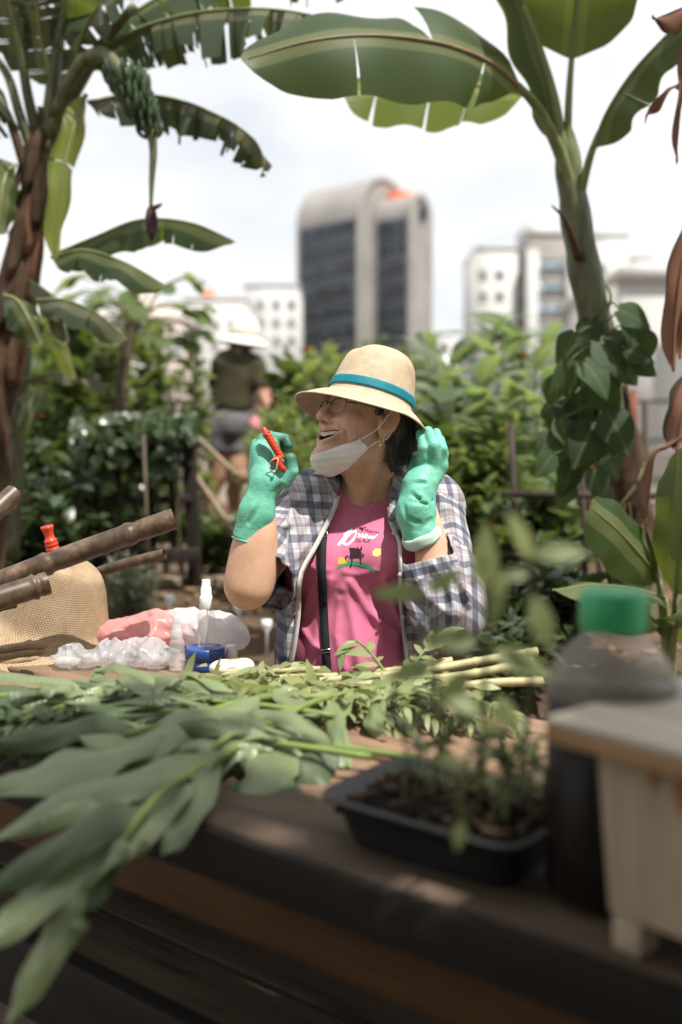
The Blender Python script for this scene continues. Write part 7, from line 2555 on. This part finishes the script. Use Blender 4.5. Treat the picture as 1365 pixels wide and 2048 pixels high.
# fine twiggy seedlings crowding the tray
tw = leaf_geo('lance', 3, 1, .22, .2, .5)
for k in range(16):
    q = TM @ np.array([rs.uniform(-.10, .10), rs.uniform(-.06, .06), .05]) + tc_
    t = thing('seedling', 'fine twiggy seedling in the crowded middle of the black tray', 'plant', tuple(q), 'fine twiggy seedlings in the black tray')
    h_ = rs.uniform(.05, .15)
    tip = q + np.array([rs.normal() * .03, rs.normal() * .03, h_])
    P = smooth_path([q, (q + tip) / 2 + rs.normal(size=3) * .008, tip], 10)
    V, F = tube(P, np.linspace(.0022, .0008, 10), 5); MB().add(V, F).build('stem', M['stalk'] if k % 3 else M['bark'], t, True)
    nl = 12
    f = rs.uniform(.3, 1, nl)
    pos = np.stack([np.interp(f, np.linspace(0, 1, 10), P[:, a]) for a in range(3)], 1)
    d = rs.normal(size=(nl, 3)) * (1, 1, .4) + (0, 0, .3)
    o = scatter('foliage', tw, pos, norm(d), norm(np.array([0, 0, 1.]) + rs.normal(size=(nl, 3)) * .3), rs.uniform(.018, .034, nl), M['herb_g'] if k % 2 else M['herb_l'], t)
for k in range(7):
    x, y = 720 + 42 * k + rs.uniform(-10, 10), 1420 + rs.uniform(-18, 26)
    sprig('sprig lying on the bare sunlit planks behind the tray', [(x - 60, y - 8, 1.56), (x - 10, y - 22, 1.55), (x + 40, y - 10, 1.53), (x + 80, y + 16, 1.51)], 12, rs.uniform(.03, .045), lm2 if k % 2 else lm, 'sprigs on the bare planks behind the tray')

M['gcap'] = plain('green_screw_cap', (0.025, 0.30, 0.115), .4, .5, 30, .1)
M['jug'] = clear('clear_jug_plastic', (.50, .44, .37), rough=.12, alpha=.30)
M['jug2'] = clear('clear_jug_body', (.10, .09, .08), rough=.20, alpha=.06)
M['liquid'] = plain('dark_brown_liquid', (0.008, 0.006, 0.005), .25, .15, 10, .2)
jb = onz(1216, 1790, TZ); jb[2] = TZ
jug = thing('jug', 'clear plastic jug of dark liquid with a green screw cap', 'bottle', tuple(jb))
zc0, zc1 = at(1210, 1258, jb[1])[2] - TZ, at(1210, 1182, jb[1])[2] - TZ
zs = at(1210, 1345, jb[1])[2] - TZ
rc, rb = 68 / FPX * jb[1], 132 / FPX * jb[1]
V, F = lathe([(0, .001), (rb * .9, .002), (rb, .012), (rb, zs - .022)], 48, jb)
MB().add(V, F).build('body', M['jug2'], jug, True)
V, F = lathe([(rb, zs - .022), (rb, zs - .012), (rb * .97, zs), (rb * .80, zs + .018), (rc * .95, zc0 - .006), (rc * .86, zc0), (rc * .86, zc0 + .01)], 48, jb)
MB().add(V, F).build('shoulder', M['jug'], jug, True)
zl = at(1210, 1362, jb[1])[2] - TZ
V, F = lathe([(0, .004), (rb * .88, .005), (rb * .97, .014), (rb * .97, zl), (0, zl)], 40, jb); MB().add(V, F).build('liquid', M['liquid'], jug, True)
prf = [(rc * .97, zc0), (rc, zc0 + .003), (rc, zc1 - .004), (rc * .95, zc1), (rc * .7, zc1 + .001), (0, zc1 + .001)]
V, F = lathe(prf, 48, jb)
V = V.copy(); ang = np.arange(len(V)) % 48
sel = np.abs(np.linalg.norm((V - jb)[:, :2], axis=1) - rc) < .002
V[sel, :2] = jb[:2] + (V[sel, :2] - jb[:2]) * (1 - .02 * (ang[sel] % 2))[:, None]
MB().add(V, F).build('cap', M['gcap'], jug, True)

M['ply'] = wood('pale_plywood', (0.40, 0.33, 0.245), (0.30, 0.215, 0.135), 5, 'Z', .75, .2)
M['lidwood'] = wood('bleached_lid_board', (0.46, 0.41, 0.345), (0.36, 0.30, 0.235), 5, 'X', .75, .2)
M['lidedge'] = wood('orange_board_edge', (0.36, 0.22, 0.115), (0.22, 0.125, 0.06), 5, 'X', .75, .2)
P0 = at(1088, 1432, .870)
lz = P0[2]
bu = np.array([-.66, .751, 0]); bn_ = np.array([.751, .66, 0]); BMX = np.stack([bu, bn_, [0, 0, 1.]], 1)
lc = P0 - bu * .135 + bn_ * .125
bx = thing('bee_box', 'pale wooden bee box with an overhanging bleached lid at the right', 'box', (lc[0], lc[1], TZ), None, math.atan2(bu[1], bu[0]))


def bbox(name, du, dn, z0, z1, su, sn, mat, bev=.003, taper=None):
    V, F = box((0, 0, 0), (su, sn, z1 - z0))
    if taper:
        lowv = V[:, 2] < 0
        V[lowv, 0] *= taper; V[lowv, 1] *= taper
    me = np_mesh(name, V, [np.array(F)], False)
    o = part_at(name, me, mat, bx, lc + bu * du + bn_ * dn + np.array([0, 0, (z0 + z1) / 2 - lc[2]]), BMX)
    m = o.modifiers.new('bevel', 'BEVEL'); m.width = bev; m.segments = 2
    return o


bbox('lid', 0, 0, lz - .024, lz - .0085, .268, .248, M['lidedge'])
bbox('lid_board', 0, 0, lz - .0085, lz, .270, .250, M['lidwood'])
bbox('body', 0, 0, TZ + .035, lz - .0245, .205, .185, M['ply'], .003, .90)
for du in (-.075, .0, .075):
    for dn in (-.066, .066):
        if du == 0: continue
        bbox('leg', du, dn, TZ + .001, TZ + .0345, .030, .030, M['ply'])
# rust runs below the lid
M['rust'] = plain('rust_stain', (0.30, 0.15, 0.07), .85, .1, 40, .3)
mbx = MB()
for du, ln, w in ((.045, .030, .007), (.020, .045, .008), (-.030, .028, .006)):
    pts = [(-1, 0), (1, 0), (.6, -.6), (0, -1), (-.6, -.6)]
    V = [lc + bu * (du + a * w) + bn_ * (-.0925 - .0012 - b * .0) + np.array([0, 0, lz - .026 + b * ln - lc[2]]) for a, b in pts]
    V = np.array(V); pass
    tap = (lz - .0245 - V[:, 2]) / (lz - .0245 - TZ - .035) * .1 * .0925
    V = V + tap[:, None] * bn_
    MB().add(V, [(0, 1, 2), (0, 2, 3), (0, 3, 4)]).build('rust_stain', M['rust'], bx)
# ================================================================== middle distance: trellis, stakes, person
M['darkwood'] = wood('dark_timber', (0.030, 0.024, 0.019), (0.014, 0.011, 0.009), 5, 'Z', .8)
M['iron'] = plain('rusty_iron', (0.045, 0.032, 0.026), .7, .3, 20, .4)
M['cane'] = plain('pale_bamboo_cane', (0.27, 0.205, 0.145), .6, .3, 16, .3)
M['rust_post'] = plain('rusty_post', (0.17, 0.065, 0.038), .8, .2, 14, .3)
M['terra'] = plain('terracotta', (0.42, 0.135, 0.055), .8, .2, 14, .2)


def barpx(parent, name, a, b, r, mat, n=6):
    V, F = tube([at(*a), at(*b)], r, n)
    return MB().add(V, F).build(name, mat, parent, True)


def beampx(parent, name, a, b, w, mat):
    a, b = at(*a), at(*b)
    d = norm(b - a); x, y, _ = frame_of(d)
    V, F = box((a + b) / 2, (w, w, np.linalg.norm(b - a)), np.stack([x, y, d], 1))
    return MB().add(V, F).build(name, mat, parent, False, .004)


tre = thing('trellis', 'dark timber trellis frame grown over with vines at left', 'trellis', tuple(at(280, 1100, 5.0)))
Yt = 5.0
beampx(tre, 'post', (376, 845, Yt), (392, 1180, Yt), .065, M['darkwood'])
beampx(tre, 'post', (178, 850, Yt), (200, 1180, Yt), .055, M['darkwood'])
for y in (852, 928, 1000):
    beampx(tre, 'rail', (165, y, Yt - .05), (385, y - 2, Yt - .05), .038, M['darkwood'])
for x in (235, 300, 340):
    beampx(tre, 'upright', (x, 852, Yt + .04), (x + 8, 1100, Yt + .04), .030, M['darkwood'])
beampx(tre, 'brace', (215, 1000, Yt + .1), (240, 1190, Yt + .1), .05, M['darkwood'])
beampx(tre, 'sill', (200, 1112, Yt - .1), (400, 1108, Yt - .1), .06, M['darkwood'])
vi = thing('trellis_vine', 'dark leafy vine draped over the timber trellis', 'vine', tuple(at(260, 1100, 4.9)))
N = 1500
rs = np.random.default_rng(31)
xs = rs.uniform(150, 385, N); ys = 838 + np.abs(rs.normal(size=N)) * np.where(xs < 240, 52, 20) + 14 * np.sin(xs / 13)
hang = (xs > 285) & (xs < 345) & (rs.uniform(size=N) < .5)
ys = np.where(hang, 850 + rs.uniform(0, 110, N), ys)
Pv = np.array([at(x, y, 4.92 + .12 * rs.normal()) for x, y in zip(xs, ys)])
scatter('foliage', leaf_geo('heart', 4, 1, .42, .15, .6), Pv, norm(rs.normal(size=(N, 3)) * .6 + (0, -.3, -.7)), norm(rs.normal(size=(N, 3)) * .4 + (0, -.7, .5)), rs.uniform(.04, .085, N), M['g_dark'], vi)
mb = MB()
for k in range(6):
    x = 170 + 38 * k
    V, F = tube(smooth_path([at(x + 8, 1150, 4.9), at(x - 6, 1000, 4.9), at(x + 5, 860, 4.9)], 8), .007, 6); mb.add(V, F)
mb.build('stem', M['bark'], vi, True)

for i, (a, b, lab) in enumerate((((382, 862, 5.3), (474, 950, 5.0), 'upper slanting cane stake in front of the standing person'),
                                ((384, 938, 5.2), (486, 1090, 4.8), 'lower slanting cane stake crossing the standing person\'s legs'))):
    t = thing('cane_stake', lab, 'stake', tuple(at(*b)), 'slanting cane stakes')
    barpx(t, 'cane', a, b, .012, M['cane'], 8)
t = thing('cane_stake', 'thin upright cane in front of the timber trellis', 'stake', tuple(at(300, 1190, 4.5)))
barpx(t, 'cane', (288, 870, 4.5), (300, 1195, 4.5), .007, M['bark'], 8)
t = thing('cane_stake', 'short bright cane inside the right bay of the trellis', 'stake', tuple(at(366, 890, 5.4)))
barpx(t, 'cane', (342, 858, 5.5), (366, 892, 5.4), .02, M['cane'], 8)

# iron trellis on the right
tr2 = thing('plant_support', 'thin rusty iron plant support with two rails right of the woman', 'trellis', tuple(at(1100, 1200, 4.0)))
barpx(tr2, 'rail', (1004, 988, 4.0), (1340, 992, 4.0), .016, M['iron'])
barpx(tr2, 'rail', (990, 1110, 3.95), (1215, 1108, 3.95), .012, M['iron'])
for a, b in (((1022, 845, 4.0), (1038, 1230, 4.0)), ((1165, 900, 4.0), (1172, 1240, 4.0)), ((1195, 1060, 4.0), (1205, 1240, 4.0)), ((1290, 800, 4.2), (1296, 1200, 4.2))):
    barpx(tr2, 'upright', a, b, .013, M['iron'])
pot = thing('flower_pot', 'orange terracotta pot below the iron support rail', 'pot', tuple(at(1003, 1062, 4.3)))
V, F = lathe([(0, 0), (.038, 0), (.058, .085), (.064, .086), (.064, .108), (.056, .108), (.050, .08), (0, .08)], 24, at(1003, 1068, 4.3)); MB().add(V, F).build('pot', M['terra'], pot, True)
V, F = box(at(1003, 1071, 4.3), (.2, .14, .02)); MB().add(V, F).build('bracket', M['iron'], pot)
for x, y0, y1, Y, lab in ((1080, 880, 975, 4.9, 'upright rusty pipe left of the vine covered trunk'), (1178, 880, 960, 4.9, 'short rusty pipe behind the vine leaves'), (1267, 780, 860, 4.6, 'red brown post right of the banana trunk')):
    t = thing('post', lab, 'post', tuple(at(x, y1, Y)))
    barpx(t, 'pipe', (x, y0, Y), (x + 6, y1 + 160, Y), .016, M['rust_post'], 10)

# boards, crate and white plant tags on the bed
cr = thing('crate', 'low wooden crate behind the grey herb at the foot of the trellis', 'crate', tuple(at(335, 1150, 5.4)))
for k in range(3):
    y = 1098 + 20 * k
    p, q = at(290, y, 5.4), at(375, y, 5.4)
    V, F = box((p + q) / 2, (q[0] - p[0], .02, .044)); MB().add(V, F).build('slat', M['cane'], cr, False, .003)
for x in (292, 373):
    p, q = at(x, 1092, 5.42), at(x, 1150, 5.42)
    V, F = box((p + q) / 2, (.03, .03, abs(p[2] - q[2]))); MB().add(V, F).build('corner_post', M['cane'], cr)
for (x0, x1, y, Y, lab) in ((1000, 1085, 1188, 3.5, 'short sunlit board edging the bed right of the woman'), (985, 1060, 1228, 3.2, 'second short board edging the bed right of the woman'), (405, 470, 1150, 5.0, 'pale board lying at the standing person\'s feet'), (310, 400, 1150, 5.0, 'pale board lying before the crate')):
    p, q = at(x0, y, Y), at(x1, y - 8, Y + .1)
    p[2] = q[2] = BEDZ + .035
    d = norm(q - p); x_, y_, _ = frame_of(d)
    V, F = box((p + q) / 2, (.09, .05, np.linalg.norm(q - p)), np.stack([np.cross((0, 0, 1.), d), np.array([0, 0, 1.]), d], 1))
    tag(MB().add(V, F).build('edging_board', M['cane'], None, False, .004), lab, 'board')
M['tagw'] = plain('white_plastic_tag', (.78, .78, .76), .5, .3, 30, .05)
for x, y, Y, lab in ((340, 1200, 3.9, 'white plant tag behind the small spray bottle'), (478, 1218, 3.7, 'white plant tag below the raised elbow'), (534, 1252, 3.5, 'white plant tag beside the plaid shirt hem')):
    p = at(x, y, Y)
    s = 1.0
    V = np.array([(-.022, 0, .03), (.022, 0, .03), (.022, 0, -.005), (.006, 0, -.03), (.006, 0, -.14), (-.006, 0, -.14), (-.006, 0, -.03), (-.022, 0, -.005)]) * .8 + p
    me = np_mesh('plant_tag', V, [np.array([[0, 1, 2, 7]]), np.array([[7, 2, 3, 6]]), np.array([[6, 3, 4, 5]])], False)
    o = link('plant_tag', me, M['tagw']); thicken(o, .002, 0)
    tag(o, lab, 'plant tag', 'white plant tags in the bed')

# ---- the person standing further back ------------------------------------------------
M['skin2'] = plain('tanned_skin', (0.40, 0.225, 0.145), .5, .35, 20, .15)
M['olive'] = plain('olive_tee', (0.060, 0.052, 0.030), .85, .15, 14, .2, .2, 200)
M['shorts'] = plain('grey_shorts', (0.125, 0.115, 0.125), .9, .1, 14, .25)
M['hatw'] = plain('white_cotton_hat', (.80, .78, .74), .85, .15, 14, .06)
M['pinkc'] = plain('pink_cloth', (.70, .30, .30), .85, .15, 14, .25)
YB = 7.0
Q = lambda x, y, dy=0.0: at(x, y, YB + dy)
p2 = thing('person', 'person in white brimmed hat, olive tee and grey shorts standing with back turned', 'person', tuple(Q(440, 1095)))
torso2 = U(.06, ell(Q(474, 745), (.155, .10, .17)), ell(Q(466, 800), (.14, .10, .15)), cap(Q(446, 722), Q(508, 726), .055, .055))
hips2 = U(.05, ell(Q(460, 852), (.165, .125, .13)))
legs2 = [chain([Q(440, 865), Q(436, 950), Q(422, 985), Q(418, 1075)], [.095, .070, .056, .036]), chain([Q(476, 865, .05), Q(478, 950, -.05), Q(468, 985, .0), Q(478, 1072, .15)], [.095, .070, .056, .036])]
feet2 = [cap(Q(416, 1085, .05), Q(422, 1092, -.14), .036, .030), cap(Q(478, 1080, .2), Q(486, 1086, .02), .036, .030)]
arms2 = [chain([Q(512, 732), Q(526, 790, -.04), Q(548, 840, -.12)], [.050, .044, .030]), chain([Q(440, 732, .05), Q(432, 790, .14), Q(455, 830, .25)], [.050, .042, .030])]
hand2 = U(.012, ell(Q(552, 850, -.14), (.03, .022, .042)), *[cap(Q(552 + k * 3, 856, -.15), Q(553 + 4 * k, 874, -.17), .009, .008) for k in (-2, -1, 0, 1)], cap(Q(545, 850, -.15), Q(540, 866, -.17), .010, .008))
head2 = U(.02, ell(Q(484, 684), (.075, .095, .105)), ell(Q(480, 693, -.02), (.06, .08, .08)), cap(Q(482, 700), Q(478, 728), .05, .055), ell(Q(507, 690, .01), (.012, .018, .03)))
body2 = lambda P: U(.03, head2, lambda P: torso2(P) + .012, lambda P: hips2(P) + .02, *legs2, *arms2, hand2)(P)
lo2, hi2 = Q(390, 1110) - (.1, .45, .02), Q(580, 640) + (.1, .45, .05)
link('body', sdf_mesh('body', body2, lo2, hi2, .010), M['skin2'], p2)
tee2 = U(.03, torso2, cap(Q(512, 732), Q(522, 768, -.03), .060, .056), cap(Q(440, 732, .05), Q(434, 768, .10), .060, .054))
tf2 = lambda P: np.maximum(np.maximum(tee2(P) - .006 - .005 * sines(P, 28, 91), Q(470, 822)[2] - P[:, 2]), -(np.linalg.norm(P - Q(481, 702), axis=1) - .068))
link('tee_shirt', sdf_mesh('tee_shirt', tf2, lo2, hi2, .010), M['olive'], p2)
sh2 = U(.03, hips2, cap(Q(440, 865), Q(436, 905), .108, .098), cap(Q(476, 865, .05), Q(478, 905, 0), .108, .098))
sf2 = lambda P: np.maximum(np.maximum(sh2(P) - .008 - .006 * sines(P, 26, 93), Q(450, 903)[2] - P[:, 2]), P[:, 2] - Q(460, 812)[2])
link('shorts', sdf_mesh('shorts', sf2, lo2, hi2, .010), M['shorts'], p2)
hpf = smooth_path([(.0006, .155), (.05, .152), (.078, .13), (.092, .08), (.100, .03), (.106, .006), (.125, -.010), (.150, -.028), (.168, -.042)], 30)
hm2 = np.array(Matrix.Rotation(R(6), 3, 'Y'))
h2_ = link('sun_hat', hat2(hpf, 40, Q(489, 676) , hm2), M['hatw'], p2); thicken(h2_, .004)
V, F = lathe([(.1015, .012), (.1035, .012), (.1005, .045), (.0985, .045)], 32, Q(489, 676), hm2, 1.06, .94)
MB().add(V, F).build('hat_band', plain('beige_band', (.45, .38, .27), .8, .2), p2, True)
V, F = None, None
hr2 = lambda P: np.maximum(ell(Q(481, 690, -.01), (.082, .10, .085))(P) - .006 * sines(P, 60, 95), P[:, 2] - Q(480, 672)[2])
link('hair', sdf_mesh('hair', lambda P: np.maximum(hr2(P), Q(480, 706)[2] - P[:, 2]), lo2, hi2, .010), M['hair'] if 'hair' in M else M['shorts'], p2)
for f, nm in zip(feet2, ('shoe', 'shoe')):
    link(nm, sdf_mesh(nm, f, lo2 - (0, 0, .1), hi2, .010), M['hatw'], p2)
cl = U(.03, ell(Q(527, 815, -.02), (.055, .05, .10)), ell(Q(514, 850, -.05), (.05, .05, .07)), ell(Q(545, 800, -.05), (.045, .05, .07)))
clf = lambda P: cl(P) - .012 * sines(P, 36, 97)
o = link('cloth_bag', sdf_mesh('cloth_bag', clf, Q(480, 890, -.2), Q(570, 760, .15), .010), M['pinkc'])
tag(o, 'pink cloth bag carried at the standing person\'s side', 'bag')
# earth bank lifting the standing person to the height of the far bed
